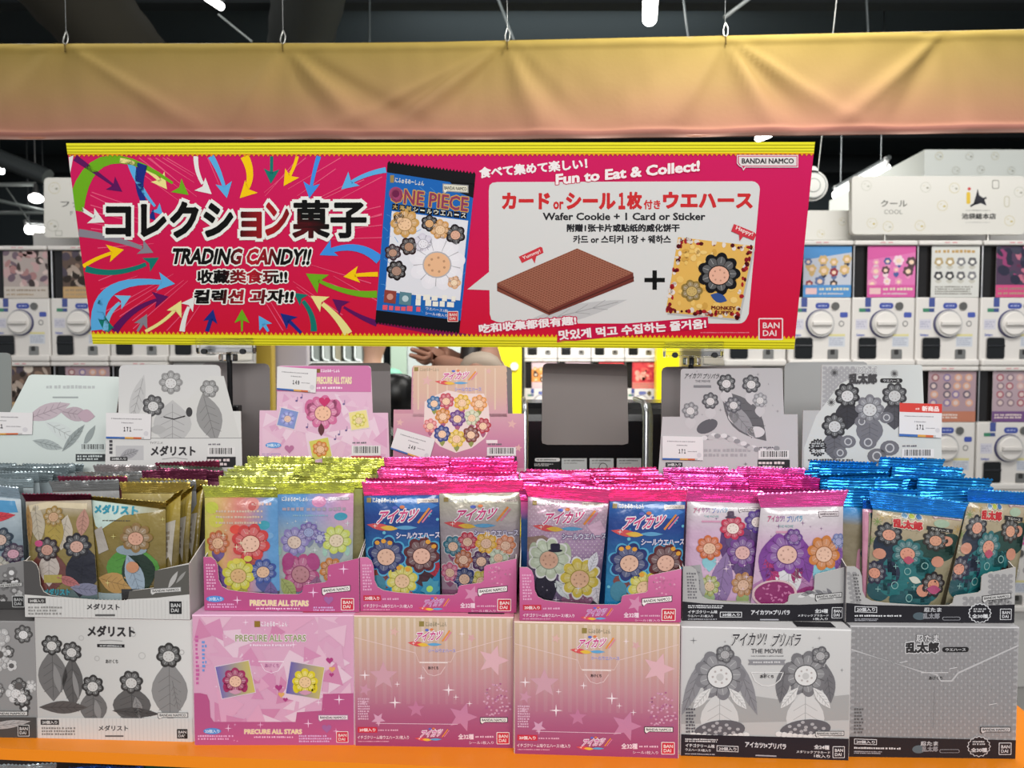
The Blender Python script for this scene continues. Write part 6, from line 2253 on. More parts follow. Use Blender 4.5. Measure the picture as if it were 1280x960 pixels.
def a0(P):
    full(P, P0, lambda x, y: mixc('#c8d4dc', '#7c8c98', (y - 620) / 60))
    P.poly([(-40, 622), (20, 626), (24, 640), (-40, 640)], '#4c94c4', 1)
    P.leaf(2, 645, 40, 6, '#cc3444', 2, -6)
    for x, y, r, c, cc in ((6, 672, 14, '#243444', '#d8b8a8'), (20, 690, 12, '#3c2c44', '#cc9cac'), (4, 706, 12, '#a8a498', '#d0c4b8'), (-20, 680, 16, '#28404c', '#c8b0a4'), (24, 712, 9, '#2c6c94', '#8cb0c8')):
        P.blossom(x, y, r, c, cc, 7, 3, x)


front_pack(0, P0, [(-56, 602), (24, 609)], a0, 'blue and white pack with a red streak at the far left edge', '#c0ccd4', '#8c98a0', seed=31)

# packs standing behind the front ones: a few kinds, then copies
rk = random.Random(21)


def spare(seed, seal_col, body_col, mat='pack', bend=.2, sh=.0145):
    t = thing('wafer_pack', None, None, (0, 0, 0))
    h, w = .1515 - sh, .088
    q = Quad([(0, 0), (1, 0), (1, 1), (0, 1)], [(-w / 2, 0, h), (w / 2, 0, h), (w / 2, 0, 0), (-w / 2, 0, 0)], pillow(.0056, seed))
    p = Part()
    rows = [[q.P(i / 10, j / 12, 0) for i in range(11)] for j in range(13)]
    p.grid(rows, lambda a, b: mixc(seal_col, body_col, (a - .06) / .05), mat, True, flip=True)
    wrapper_back(p, q, .0042, body_col if not callable(body_col) else body_col(.5, .5), mat)
    p.build('wrapper', t, (0, 0, 0))
    p = Part()
    crimp(p, Vector((-w / 2 - .002, 0, h + sh)), Vector((w / 2 + .002, 0, h + sh)), Vector((w / 2, -.0002, h)), Vector((-w / 2, -.0002, h)), seal_col, seed, 36, 7, bend, .0006, .0035)
    p.build('top_seal', t, (0, 0, 0))
    return t


def fill(i, kinds, label, group, rows=8, jit=1.0, k0=1, lift=.0014):
    t_ = TRAYS[i]
    yaw = math.atan2(t_['x'].y, t_['x'].x)
    used = set()
    for k in range(rows, k0 - 1, -1):
        for c in (0, 1):
            m = rk.choice(kinds)
            loc = t_['bl'] + t_['x'] * (.0475 + c * .0945 + rk.uniform(-.003, .003) * jit) + BACK * (.0165 + k * .0168)
            loc.z = t_['zb'] + .0012 + k * lift + max(0, rk.uniform(-.003, .005) * jit)
            rot = (math.radians(rk.uniform(-2.5, 2.5)), math.radians(rk.uniform(-1.6, 1.6) * jit), yaw + math.radians(rk.uniform(-2, 2)))
            sc = (1, 1, rk.uniform(.99, 1.02))
            if m not in used:
                used.add(m)
                o = m
                o.location, o.rotation_euler, o.scale = loc, rot, sc
            else:
                o = dup(m, loc, rot, sc)
            tag(o, label, 'candy pack', group)
    for m in kinds:
        if m not in used:
            for ch in list(m.children):
                bpy.data.objects.remove(ch)
            bpy.data.objects.remove(m)


def kinds(n, seals, bodies, mat='pack', base=40, sh=.0145):
    return [spare(base + j, seals[j % len(seals)], bodies[j % len(bodies)], mat, rk.uniform(-.1, .7), sh) for j in range(n)]


fill(2, kinds(4, ['#d6da7c', '#ced268', '#dce090'], ['#5c88a8', '#a8a070', '#7c98b0']), 'lime topped pack standing behind the two front packs of the pink tray', 'packs behind the lime topped front pair')
fill(3, kinds(4, ['#f05aa6', '#e84c9c', '#f46cb2'], ['#a09098', '#204c88', '#9c8c98'], base=50, sh=.017), 'pink topped pack behind the blue and silver front packs', 'packs behind the blue and silver pair')
fill(4, kinds(4, ['#ee54a2', '#e24694', '#f468ae'], ['#204c88', '#a09098', '#9888a0'], base=60, sh=.017), 'pink topped pack behind the mauve and blue front packs', 'packs behind the mauve and blue pair', lift=.0002)
fill(5, kinds(5, ['#e654ac', '#d8449c', '#ee6cbc'], ['#b8a4b8', '#8c7898'], base=70, sh=.02), 'magenta topped pack behind the two lilac front packs', 'packs behind the lilac pair', jit=1.5, k0=2, lift=.0006)
fill(6, kinds(5, ['#2a98e0', '#2088cc', '#44acec'], ['#8c8068', '#9c8c7c', '#847860'], base=80, sh=.026), 'blue topped pack behind the two tilted teal front packs', 'packs behind the teal pair', jit=2.0, k0=1, lift=.0016)
fill(1, kinds(6, ['#8c3c54', '#a4a4a4', '#b8a45c', '#a8b4a0', '#b0a8a8', '#84405c'], ['#80704c', '#8c8c8c', '#6c6048'], base=90), 'grey, gold or maroon topped pack lying behind the brown and gold front packs', 'packs behind the brown and gold pair', jit=1.6, k0=2)
fill(0, kinds(3, ['#a8b4b8', '#b8c4c8', '#98a4a8'], ['#8c98a0'], base=100), 'silver topped pack behind the blue and white pack at the far left', 'packs behind the far left pack', jit=1.2)

# packs on the board under the shelf
lo = kinds(3, ['#aab4b8', '#1c3c7c', '#2c7c74'], ['#243468', '#1c5c5c', '#8c98a0'], base=110)
for k, (x, m, lab) in enumerate(((-.61, lo[0], 'silver topped pack on the board below the shelf, leftmost'), (-.50, lo[1], 'navy topped pack on the board below the shelf'), (-.41, lo[2], 'green topped pack on the board below the shelf'))):
    m.location = (x, .857, .8405)
    tag(m, lab, 'candy pack')
# ------------------------------------------------------------------ capsule machines across the aisle
MW, MH = .277, .545


def rounded(w0, w1, z0, z1, r=.01):
    o = []
    for cx, cz, a0 in ((w1 - r, z0 + r, -90), (w1 - r, z1 - r, 0), (w0 + r, z1 - r, 90), (w0 + r, z0 + r, 180)):
        o += [(cx + r * math.cos(math.radians(a0 + a)), cz + r * math.sin(math.radians(a0 + a))) for a in (0, 45, 90)]
    return o


def machine_base():
    t = thing('capsule_machine', None, None, (0, 0, 0))
    w = MW / 2 - .0015
    WHT = '#d2ceca'
    p = Part()
    p.box((-w, .012, .018), (w, .34, .30), WHT, 'plastic', .006)
    p.box((-w, -.004, 0), (w, .34, .03), WHT, 'plastic', .008)
    p.box((-w, 0, .525), (w, .34, MH), WHT, 'plastic', .005)
    p.box((-w, .2, .29), (w, .34, .53), '#c4c0be', 'plastic')
    PB = p
    p = Part()
    p.box((-w + .004, .03, .297), (w - .004, .2, .527), '#1c1a1a', 'black')
    for x in (-w + .006, -.062):
        p.tube([(x, .02, .298), (x, .02, .526)], .004, '#c0c0c4', 'metal', 8)
    p.build('window', t)
    p = Part()
    p.tube([(0, .014, .185), (0, .004, .185)], .0615, '#3c3c68', 'plastic', 32)
    p.tube([(0, .006, .185), (0, -.004, .185)], .0575, '#b8b6b4', 'plastic', 32)
    p.tube([(0, -.002, .185), (0, -.010, .185)], [.052, .047], '#d8d4d0', 'plastic', 32)
    dial = p.build('dial', t)
    kb = Part()
    kb.box((-.042, -.022, .176), (.042, -.008, .194), '#ccc8c4', 'plastic', .004)
    kb.build('knob', dial, (0, 0, 0))
    p = Part()
    p.prism(rounded(-.112, -.028, .028, .128, .012), (.0095, .0118), '#a8a4a2', 'plastic')
    p.prism(rounded(-.108, -.032, .032, .124, .01), (.006, .0098), '#121416', 'black')
    p.tube([(-.107, .006, .088), (-.033, .006, .088)], .006, '#24262a', 'black', 8)
    p.build('outlet', t)
    p = Part()
    p.prism(rounded(.036, .082, .028, .074, .006), (.0085, .0118), '#a8a6a2', 'metal')
    p.prism(rounded(.048, .066, .05, .072, .003), (.0068, .0086), '#5c5a58', 'metal')
    p.build('return_slot', t)
    p = Part()
    p.tube([(.066, .012, .262), (.066, .006, .262)], .017, '#8c8a86', 'metal', 20)
    p.build('coin_slot', t)
    p = PB
    q = Quad([(0, 0), (1, 0), (1, 1), (0, 1)], [(-w, .0115, .30), (w, .0115, .30), (w, .0115, .0), (-w, .0115, .0)])
    P = Panel('plastic')
    X = lambda x: (x + w) / (2 * w)
    Z = lambda z: 1 - z / .30
    P.rect(X(-.02), Z(.276), X(.042), Z(.25), '#3c4c98', 1, r=.04)
    P.scribble(X(-.008), Z(.268), X(.032), Z(.258), '#b0b8d8', 2)
    P.rect(X(-.108), Z(.252), X(-.058), Z(.236), '#3c7c60', 1)
    P.rect(X(-.08), Z(.252), X(-.058), Z(.236), '#3c4c80', 2)
    P.rect(X(-.082), Z(.298), X(-.056), Z(.258), '#44508c', 1)
    P.rect(X(.088), Z(.235), X(.122), Z(.212), '#4454a0', 1, r=.02)
    P.ell(X(.095), Z(.185), .045, .045, '#7c7a7a', 1, 14)
    P.ell(X(.095), Z(.185), .03, .03, '#d0ccc8', 2, 14)
    P.rect(X(-.122), Z(.205), X(-.07), Z(.16), '#c4c2cc', 1)
    P.scribble(X(-.118), Z(.198), X(-.075), Z(.168), '#a0a0b4', 2, 3)
    P.text('Gashapon', (X(-.118), Z(.142), X(-.082), Z(.128)), '#4458a8', 2, .03)
    P.rect(X(.04), Z(.14), X(.112), Z(.13), '#d0c890', 1)
    P.rect(X(.04), Z(.13), X(.112), Z(.085), '#c0c4cc', 1)
    P.scribble(X(.045), Z(.125), X(.108), Z(.09), '#9ca0b0', 2, 4)
    P.lay(p, q.P)
    p.build('body', t)
    p = Part()
    q = Quad([(0, 0), (1, 0), (1, 1), (0, 1)], [(-.03, -.0005, .541), (.03, -.0005, .541), (.03, -.0005, .531), (-.03, -.0005, .531)])
    P = Panel('plastic')
    P.scribble(0.05, .2, .95, .9, '#c88088', 1, 1, 3)
    P.lay(p, q.P)
    p.build('maker_strip', t)
    return t


def poster(kind):
    p = Part()
    px = [(0, 0), (60, 0), (60, 66), (0, 66)]
    q = Quad(px, [(-.075, .012, .522), (.134, .012, .522), (.134, .012, .30), (-.075, .012, .30)])
    P = Panel('card')
    r = random.Random(kind[0])
    bg, c2, cols, style = kind[1:]
    P.rect(0, 0, 60, 66, bg, 0)
    if style == 'blobs':
        P.poly([(0, 0), (60, 0), (60, 8), (0, 18)], c2, 1)
        for i in range(11):
            x, y = 8 + (i % 4) * 15 + r.uniform(-3, 3), 18 + (i // 4) * 14 + r.uniform(-3, 3)
            P.leaf(x, y + 6, 9, 3.5, r.choice(cols), 2, 90)
            P.blossom(x, y, r.uniform(4, 6.5), r.choice(cols), '#e0c4ac', 6, 3, i)
        P.rect(0, 50, 60, 66, c2, 6)
        P.rect(3, 54, 17, 62, '#d8b4b4', 7)
        P.scribble(20, 53, 57, 58, '#d0ccb0', 7)
        P.scribble(20, 60, 50, 63, '#c8c4c0', 7)
    elif style == 'grid':
        P.scribble(4, 4, 54, 10, c2, 2)
        for i in range(8):
            x, y = 9 + (i % 4) * 14, 20 + (i // 4) * 18
            P.blossom(x, y, 5.5, r.choice(cols), '#dcdad4', 5, 2, .3)
            P.leaf(x, y + 7, 9, 3, '#b4b2a8', 1, 0)
        P.scribble(5, 51, 55, 63, '#77756f', 2, 4)
    elif style == 'photo':
        for i in range(40):
            P.ell(r.uniform(0, 60), r.uniform(0, 48), r.uniform(3, 9), r.uniform(2, 7), r.choice(cols), 1 + i % 5, 9, r.uniform(0, 90))
        P.rect(0, 50, 60, 66, c2, 7)
        P.scribble(3, 53, 57, 57, '#8c7c6c', 8)
        P.scribble(3, 59, 40, 63, '#a08c74', 8)
    else:
        for i in range(16):
            x, y = 8 + (i % 4) * 14 + r.uniform(-2, 2), 8 + (i // 4) * 11
            P.ring(x, y, 3, 5, r.choice(cols), 1 + i % 2, 12)
            P.ell(x, y, 3, 3, '#c8b4b0', 3, 8)
        P.rect(0, 52, 60, 66, c2, 7)
        P.scribble(3, 55, 40, 62, '#d8c8c0', 8, 2)
    P.lay(p, q.P, clip=px)
    slab(p, q, px, .002, '#b8b4b0')
    return p


K = {
    'blue': (1, '#b8bcc8', '#4c88c0', ('#c8a870', '#283048', '#8c2c38', '#5c6c94', '#382c2c'), 'blobs'),
    'pink': (2, '#d070a8', '#c85898', ('#c8c0c4', '#485890', '#d890b0', '#e0c8d0', '#584048'), 'blobs'),
    'white': (3, '#c8c8c4', '#b0905c', ('#3c3c40', '#a8946c', '#78787c', '#5c5c60'), 'grid'),
    'dark': (4, '#4c3850', '#c04878', ('#28283c', '#8c3c68', '#3c3c4c', '#b0687c', '#5c2c48'), 'photo'),
    'mauve': (5, '#a08890', '#b0725c', ('#7c6c94', '#c89880', '#8c5c60', '#5c5464'), 'rings'),
    'rose': (6, '#a8949c', '#6c4c7c', ('#9c5c68', '#c09c98', '#84707c', '#b03c48'), 'rings'),
    'portrait': (7, '#a89c98', '#c0b8b0', ('#3c3434', '#b89898', '#c8b4b0', '#6c5c68', '#a07878'), 'photo'),
    'brown': (8, '#5c4c44', '#b8986c', ('#2c2420', '#8c7464', '#a8988c', '#4c4450', '#c8bcb0'), 'photo'),
    'orange': (9, '#d88c48', '#c8b0b8', ('#e0a058', '#2c2420', '#c87838', '#e8c090'), 'blobs'),
    'red': (10, '#c03c40', '#d07068', ('#d85850', '#b02838', '#e0a090'), 'photo'),
}
base = machine_base()
first = [True]
PM = {}


def put(x, y, z, kind, label, yaw=0., group=None, hide=False):
    if first[0]:
        o = base
        first[0] = False
        o.location = (x, y, z)
        o.rotation_euler = (0, 0, yaw)
    else:
        o = dup(base, (x, y, z), (0, 0, yaw))
        for ch in list(o.children):
            if ch.name.startswith('poster'):
                bpy.data.objects.remove(ch)
    tag(o, label, 'capsule machine', group)
    if kind not in PM:
        ob = poster(K[kind]).build('poster', o, (0, 0, 0))
        PM[kind] = ob.data
    else:
        ob = bpy.data.objects.new('poster', PM[kind])
        COL.objects.link(ob)
        ob.parent = o
    return o


RY = 3.1
zc = lambda v, y: at_y(640, v, y).z
z1 = zc(404.5, RY) - .185
xr = lambda u: at_y(u, 407, RY).x
for u, k, d in ((945, 'white', 'white capsule machine hidden behind the banner corner, only its outlet row showing'), (1026, 'blue', 'white capsule machine with a blue flowered poster, right beside the banner edge'), (1106, 'pink', 'white capsule machine with a pink flowered poster under the white header sign'),
                (1186, 'white', 'white capsule machine with a pale grid poster under the shop logo'), (1267, 'dark', 'white capsule machine with a dark red poster at the right edge, upper row')):
    put(xr(u), RY, z1, k, d)
for u, k, d in ((1026, 'rose', 'white capsule machine of the second row behind the light grey card back'), (1106, 'blue', 'white capsule machine of the second row behind the rightmost header'), (1186, 'mauve', 'second row capsule machine with a mauve poster behind the price card with red heading'), (1267, 'rose', 'white capsule machine of the second row at the right edge above the blue packs')):
    put(xr(u), RY, z1 - MH - .001, k, d)
put(xr(1267), RY, z1 - 2 * MH - .002, 'pink', 'white capsule machine of the bottom row at the right edge beside the teal pack')
put(xr(1348), RY, z1 - MH - .001, 'pink', 'white capsule machine mostly beyond the right edge, second row')
LY = 3.36
z2 = zc(403, LY) - .185
xl = lambda u: at_y(u, 404, LY).x
for u, k, d in ((24, 'portrait', 'white capsule machine with a grey portrait-like poster at the left edge'), (98, 'brown', 'white capsule machine with a brown poster beside the left end of the banner'), (172, 'portrait', 'white capsule machine whose dark outlet shows under the left of the banner'), (246, 'brown', 'white capsule machine whose outlet shows left of the clear banner clip')):
    put(xl(u), LY, z2, k, d)
for u, k, d in ((24, 'brown', 'second row capsule machine at the left edge, dark poster just showing'), (98, 'mauve', 'second row capsule machine with a reddish poster behind the slanted white header'), (172, 'rose', 'second row capsule machine behind the grey header with black lettering')):
    put(xl(u), LY, z2 - MH - .001, k, d)
CY = 5.9
z3 = zc(503, CY) - .185
for u, k1, k2, d in ((676, 'blue', 'orange', 'first'), (718, 'pink', 'orange', 'second'), (760, 'white', 'red', 'third'), (802, 'dark', 'red', 'fourth')):
    x = at_y(u, 460, CY).x
    put(x, CY, z3 + MH + .001, k1, 'far capsule machine under the banner, %s of four, only its outlet showing' % d)
    put(x, CY, z3, k2, {'first': 'far capsule machine with an orange poster left of the blank grey card', 'second': 'far capsule machine behind the left half of the blank grey card', 'third': 'far capsule machine behind the right half of the blank grey card', 'fourth': 'far capsule machine with a red poster right of the blank grey card'}[d])


def cabinet(name, lo, hi, col, label, cat='cabinet', mat='plastic', extra=None):
    o3 = Vector(((lo[0] + hi[0]) / 2, lo[1], lo[2]))
    t = thing(name, label, cat, o3)
    p = Part()
    p.box(lo, hi, col, mat, .006)
    p.build('panel', t)
    if extra:
        extra(t)
    return t


def plinth(t, lo, hi):
    p = Part()
    p.box(lo, hi, '#b8b6b2', 'plastic', .005)
    p.build('plinth', t)


# bases and backs that carry the machines
for nm, x0, x1, y, z, d in (('machine_rack', xr(905), xr(1390), RY, z1, 'white rack carrying the right bank of capsule machines'), ('machine_rack', xl(-16), xl(284), LY, z2, 'white rack carrying the left bank of capsule machines'), ('machine_rack', at_y(655, 460, CY).x, at_y(820, 460, CY).x, CY, z3 + MH, 'white rack carrying the far bank of capsule machines')):
    lowz = z - MH * (2 if y == RY else 1)
    t = thing(nm, d, 'rack', ((x0 + x1) / 2, y, 0))
    p = Part()
    p.box((x0, y + .02, 0), (x1, y + .34, lowz - .004), '#c0bebb', 'plastic', .006)
    p.build('base', t)
    p = Part()
    p.box((x0, y + .342, 0), (x1, y + .37, z + MH + .12), '#b0aeab', 'plastic')
    p.build('back_panel', t)
    if y == RY:
        # the gap left under the hidden columns
        for a_, b_ in (((xr(905), y + .04, lowz), (xr(1226), y + .34, z - MH - .002)), ((xr(905), y + .04, z - MH), (xr(985), y + .34, z - .002)), ((xr(1309), y + .04, lowz), (xr(1390), y + .34, z - MH - .002))):
            p = Part()
            p.box(a_, b_, '#b4b2b0', 'plastic', .004)
            p.build('shelf_block', t)
    if y == LY:
        p = Part()
        p.box((xl(210), y + .04, lowz), (xl(284), y + .34, z - .002), '#b4b2b0', 'plastic', .004)
        p.build('shelf_block', t)

# header signs over the machines


def sign(px, y, label, art, zt, name='header_sign', r=5, thick=.03):
    w = [at_y(*c, y) for c in px]
    t = thing(name, label, 'sign', (w[2] + w[3]) / 2)
    q = Quad(px, w)
    o = []
    c = [(px[0], 180), (px[1], 270), (px[2], 0), (px[3], 90)]
    for (x, yy), a0 in c:
        cx = x + (r if a0 in (180, 90) else -r)
        cy = yy + (r if a0 in (180, 270) else -r)
        o += [(cx + r * math.cos(math.radians(a0 + a)), cy + r * math.sin(math.radians(a0 + a))) for a in (0, 30, 60, 90)]
    P = Panel('plastic')
    P.poly(o, '#c8c6c0', 0)
    art(P)
    p = Part()
    P.lay(p, q.P)
    slab(p, q, o, thick, '#bcbab4', '#b0aea8', 'plastic')
    p.build('sign_board', t)
    p = Part()
    b = (w[2] + w[3]) / 2
    for s in (.2, .8):
        x = w[3].x + (w[2].x - w[3].x) * s
        p.tube([(x, y + thick / 2, w[3].z + .01), (x, y + thick / 2, zt)], .008, '#a8a6a2', 'metal', 8)
    p.build('foot', t)
    return t


def doodle(P, pts, s=8, cols=('#b8b090', '#a8a89c', '#b4a878')):
    r = random.Random(len(pts))
    for i, (x, y) in enumerate(pts):
        P.ring(x, y, s * .75, s * .82, r.choice(cols), 1, 14)
        P.ell(x + s * .3, y + s * .1, s * .22, s * .16, r.choice(('#8c8c80', '#b0a060', '#a4a498')), 1, 8)
        P.line([(x - s * .4, y - s * .2), (x - s * .1, y - s * .3)], .8, r.choice(cols), 1)


def s_right(P):
    doodle(P, [(1083, 232), (1157, 234), (1193, 235), (1178, 257), (1090, 279), (1110, 283), (1150, 282), (1262, 276), (1274, 240)], 8)
    P.rect(1240, 225, 1249, 236, '#7c7c74', 1, r=2)
    P.rect(1241, 226, 1248, 235, '#c8c6c0', 2, r=1.5)
    P.rect(1255, 245, 1262, 259, '#b0ac98', 1, r=3)
    P.rect(1256, 246, 1261, 258, '#c8c6c0', 2, r=2.5)
    P.text('クール', (1101, 250, 1134, 258.5), '#4c4c48', 3, .015)
    P.text('COOL', (1105, 262, 1128, 267.5), '#6c6c68', 3, 0)
    P.rect(1208, 240, 1213, 255, '#c8a838', 3, r=2)
    P.ell(1211.5, 236, 2, 2, '#b83838', 3)
    P.poly([(1216, 257), (1220, 244), (1222, 236), (1224, 244), (1230, 248), (1233, 257), (1226, 254)], '#24242c', 3)
    P.line([(1213, 258), (1222, 252), (1233, 247)], 2.4, '#24242c', 3)
    P.scribble(1207, 262, 1238, 264, '#8c8c88', 3)
    P.text('池袋総本店', (1202, 266.5, 1245, 274), '#2c2c2c', 3, .03)
    P.scribble(1207, 277, 1238, 279, '#a8a8a4', 3)


sign([(1065, 220), (1281, 220), (1281, 293), (1065, 293)], RY + .05, 'white rounded header sign reading COOL with the shop logo', s_right, z1 + MH + .001)
sign([(1005, 263), (1063, 263), (1063, 300), (1005, 300)], RY + .14, 'small white header sign half hidden by the banner edge', lambda P: doodle(P, [(1053, 277), (1026, 292), (1063, 294)], 6), z1 + MH + .001, r=2)


def s_left(P):
    doodle(P, [(68, 235), (66, 282)], 9)
    P.text('ファ', (76, 252, 101, 259), '#3c3c3a', 3, .015)
    P.text('F', (88, 264, 91.5, 269), '#6c6c68', 3, 0)
    P.rect(69, 288, 78, 295, '#a4a49c', 1, r=1)
    P.rect(70, 289, 77, 294, '#c8c6c0', 2, r=1)


sign([(55, 222), (270, 222), (270, 297), (55, 297)], LY + .05, 'white rounded header sign at the left, cut off by the banner', s_left, z2 + MH + .001)
# tall white box behind the right sign
b0, b1 = at_y(1156, 187, 3.75), at_y(1330, 187, 3.75)
t = thing('display_cabinet', 'tall white cabinet with pale doodles behind the right header sign', 'cabinet', ((b0.x + b1.x) / 2, 4.3, 0))
p = Part()
c0 = at_y(1111, 218, 5.2)
tz = b0.z
cs = [(b0.x, 3.75), (b1.x, 3.75), (b1.x, 5.0), (b0.x + .06, 5.0)]
p.face([(x, y, 0) for x, y in cs], '#b8bcb8')
p.face([(x, y, tz) for x, y in cs], '#c4c8c4')
for i in range(4):
    a, b = cs[i], cs[(i + 1) % 4]
    p.face([(a[0], a[1], 0), (b[0], b[1], 0), (b[0], b[1], tz), (a[0], a[1], tz)], '#c6cac6', 'plastic')
P = Panel('plastic')
doodle(P, [(1174, 195), (1212, 195), (1244, 195), (1195, 213), (1226, 212), (1264, 213)], 6)
P.lay(p, Quad([(1156, 187), (1330, 187), (1330, 225), (1156, 225)], [at_y(1156, 187, 3.748), at_y(1330, 187, 3.748), at_y(1330, 225, 3.748), at_y(1156, 225, 3.748)]).P)
p.build('cabinet_shell', t)

# white rounded hanging sign by the banner corner
w0 = at_y(1016, 232, 2.6)
t = thing('hanging_sign', 'white double ringed hanging sign just past the banner corner', 'sign', w0)
p = Part()
for r, y, c in ((.055, 0, '#d0d0cc'), (.047, -.0065, '#8c908e'), (.043, -.007, '#d4d4d0'), (.026, -.0075, '#9ca09c'), (.022, -.008, '#d4d4d0')):
    p.tube([w0 + Vector((0, y + .012, 0)), w0 + Vector((0, y, 0))], r, c, 'plastic', 28)
p.tube([w0 + Vector((0, .012, .05)), w0 + Vector((0, 0, .05))], .02, '#d0d0cc', 'plastic', 16)
p.build('board', t)
p = Part()
p.tube([w0 + Vector((.02, .006, .05)), w0 + Vector((.22, .02, 2.2))], .0018, '#b0b0ac', 'metal', 5)
p.build('wire', t)

# things seen in the gap under the banner
px0, px1 = at_y(296, 440, 3.9), at_y(340, 440, 3.9)
cabinet('partition_panel', (px0.x, 3.9, 0), (px1.x, 3.96, 2.2), '#b89c3c', 'dull yellow partition panel left of the pink header', 'partition')
px0, px1 = at_y(341, 440, 4.0), at_y(384, 440, 4.0)
cabinet('partition_panel', (px0.x, 4.0, 0), (px1.x, 4.06, 2.2), '#b8b0b8', 'pale lavender partition panel above the pink header', 'partition')
for u0, u1, lab in ((618, 652, 'bright yellow partition panel left of the far capsule machines'), (821, 852, 'bright yellow partition panel right of the far capsule machines')):
    a, b = at_y(u0, 450, 5.7), at_y(u1, 450, 5.7)

    def spot(t, a=a, b=b, u0=u0):
        if u0 < 700:
            c = at_y(643, 458, 5.69)
            p = Part()
            p.tube([c + Vector((0, .008, 0)), c + Vector((0, -.006, 0))], .032, '#e8e4d8', 'plastic', 18)
            p.build('round_badge', t)
    cabinet('partition_panel', (a.x, 5.7, 0), (b.x, 5.8, 2.3), '#f0dc10', lab, 'partition', 'plastic', spot)
a, b = at_y(852, 450, 4.2), at_y(905, 450, 4.2)
cabinet('partition_panel', (a.x, 4.2, 0), (b.x, 4.26, 2.2), '#c8b468', 'muted yellow panel behind the right clip stand', 'partition')
# bright peg shelf
a, b = at_y(386, 440, 5.2), at_y(470, 440, 5.2)
zb = at_y(640, 452, 5.2).z
t = thing('shelf_unit', 'bright white shelf unit with clear dividers above the pink header', 'shelf', ((a.x + b.x) / 2, 5.2, 0))
p = Part()
p.box((a.x, 5.45, 0), (b.x, 5.5, 2.2), '#e4e8e4', 'plastic')
p.build('back_panel', t)
p = Part()
p.box((a.x, 5.2, zb - .05), (b.x, 5.45, zb), '#e0e4e0', 'plastic', .006)
p.box((a.x, 5.2, zb - .6), (b.x, 5.45, zb - .56), '#e0e4e0', 'plastic', .006)
p.build('shelf_board', t)
for i in range(6):
    x = a.x + (b.x - a.x) * (i + .3) / 6.3
    p = Part()
    rr_ = .028
    pr = [(x, 5.205, zb + .3)] + [(x, 5.205, zb + .03)] + [(x + .014, 5.205, zb + .008), (x + .045, 5.205, zb + .004)]
    p.tube(pr, .008, '#dce4e2', 'plastic', 8)
    p.box((x + .012, 5.21, zb + .003), (x + .05, 5.4, zb + .3), ('#8c9490', '#b0b8b4', '#a09a84')[i % 3], 'plastic')
    p.build('divider', t)
cabinet('wall_panel', (at_y(488, 440, 7.0).x, 7.0, 0), (at_y(508, 440, 7.0).x, 7.05, 2.4), '#c8e0cc', 'pale green wall panel far behind the seated dark hair', 'panel')
cabinet('wall_panel', (at_y(509, 440, 7.1).x, 7.1, 0), (at_y(620, 440, 7.1).x, 7.15, 2.4), '#dce4e4', 'pale blue-white notice panel far behind the raised hands', 'panel')


# ------------------------------------------------------------------ people in the aisle behind
def plain(name, col, rough=.6):
    m = bpy.data.materials.new(name)
    m.use_nodes = True
    b = m.node_tree.nodes['Principled BSDF']
    n = m.node_tree.nodes.new('ShaderNodeTexNoise')
    n.inputs['Scale'].default_value = 30
    r = m.node_tree.nodes.new('ShaderNodeMixRGB')
    r.inputs[1].default_value = (*[c * .92 for c in lin(col)], 1)
    r.inputs[2].default_value = (*lin(col), 1)
    m.node_tree.links.new(n.outputs['Fac'], r.inputs[0])
    m.node_tree.links.new(r.outputs[0], b.inputs['Base Color'])
    b.inputs['Roughness'].default_value = rough
    return m


def skin_mesh(name, joints, bones, mat, parent, sub=2):
    me = bpy.data.meshes.new(name)
    ks = list(joints)
    o3 = Vector(parent['_o'])
    me.from_pydata([Vector(joints[k][:3]) - o3 for k in ks], [(ks.index(a), ks.index(b)) for a, b in bones], [])
    ob = bpy.data.objects.new(name, me)
    COL.objects.link(ob)
    ob.parent = parent
    md = ob.modifiers.new('skin', 'SKIN')
    sv = me.skin_vertices[0].data if me.skin_vertices else None
    if sv is None:
        bm = bmesh.new()
        bm.from_mesh(me)
        bm.verts.layers.skin.verify()
        bm.to_mesh(me)
        bm.free()
        sv = me.skin_vertices[0].data
    for i, k in enumerate(ks):
        r = joints[k][3]
        sv[i].radius = (r, joints[k][4] if len(joints[k]) > 4 else r)
        sv[i].use_root = (i == 0)
    md.use_smooth_shade = True
    sb = ob.modifiers.new('sub', 'SUBSURF')
    sb.levels = sb.render_levels = sub
    me.materials.append(mat)
    return ob


SK, SK2 = plain('skin_tone', '#a87c68'), plain('skin_tone_pale', '#c89c84')
HAIR, HAIR2 = plain('dark_hair', '#1c1614', .4), plain('black_hair', '#0c0b0c', .35)
CREAM, TEAL, GREY, JEAN, DARKT = plain('cream_cloth', '#b8a898'), plain('teal_cloth', '#7cc0a4'), plain('grey_cloth', '#8c8c8c'), plain('denim', '#3c4658'), plain('dark_trousers', '#26262a')


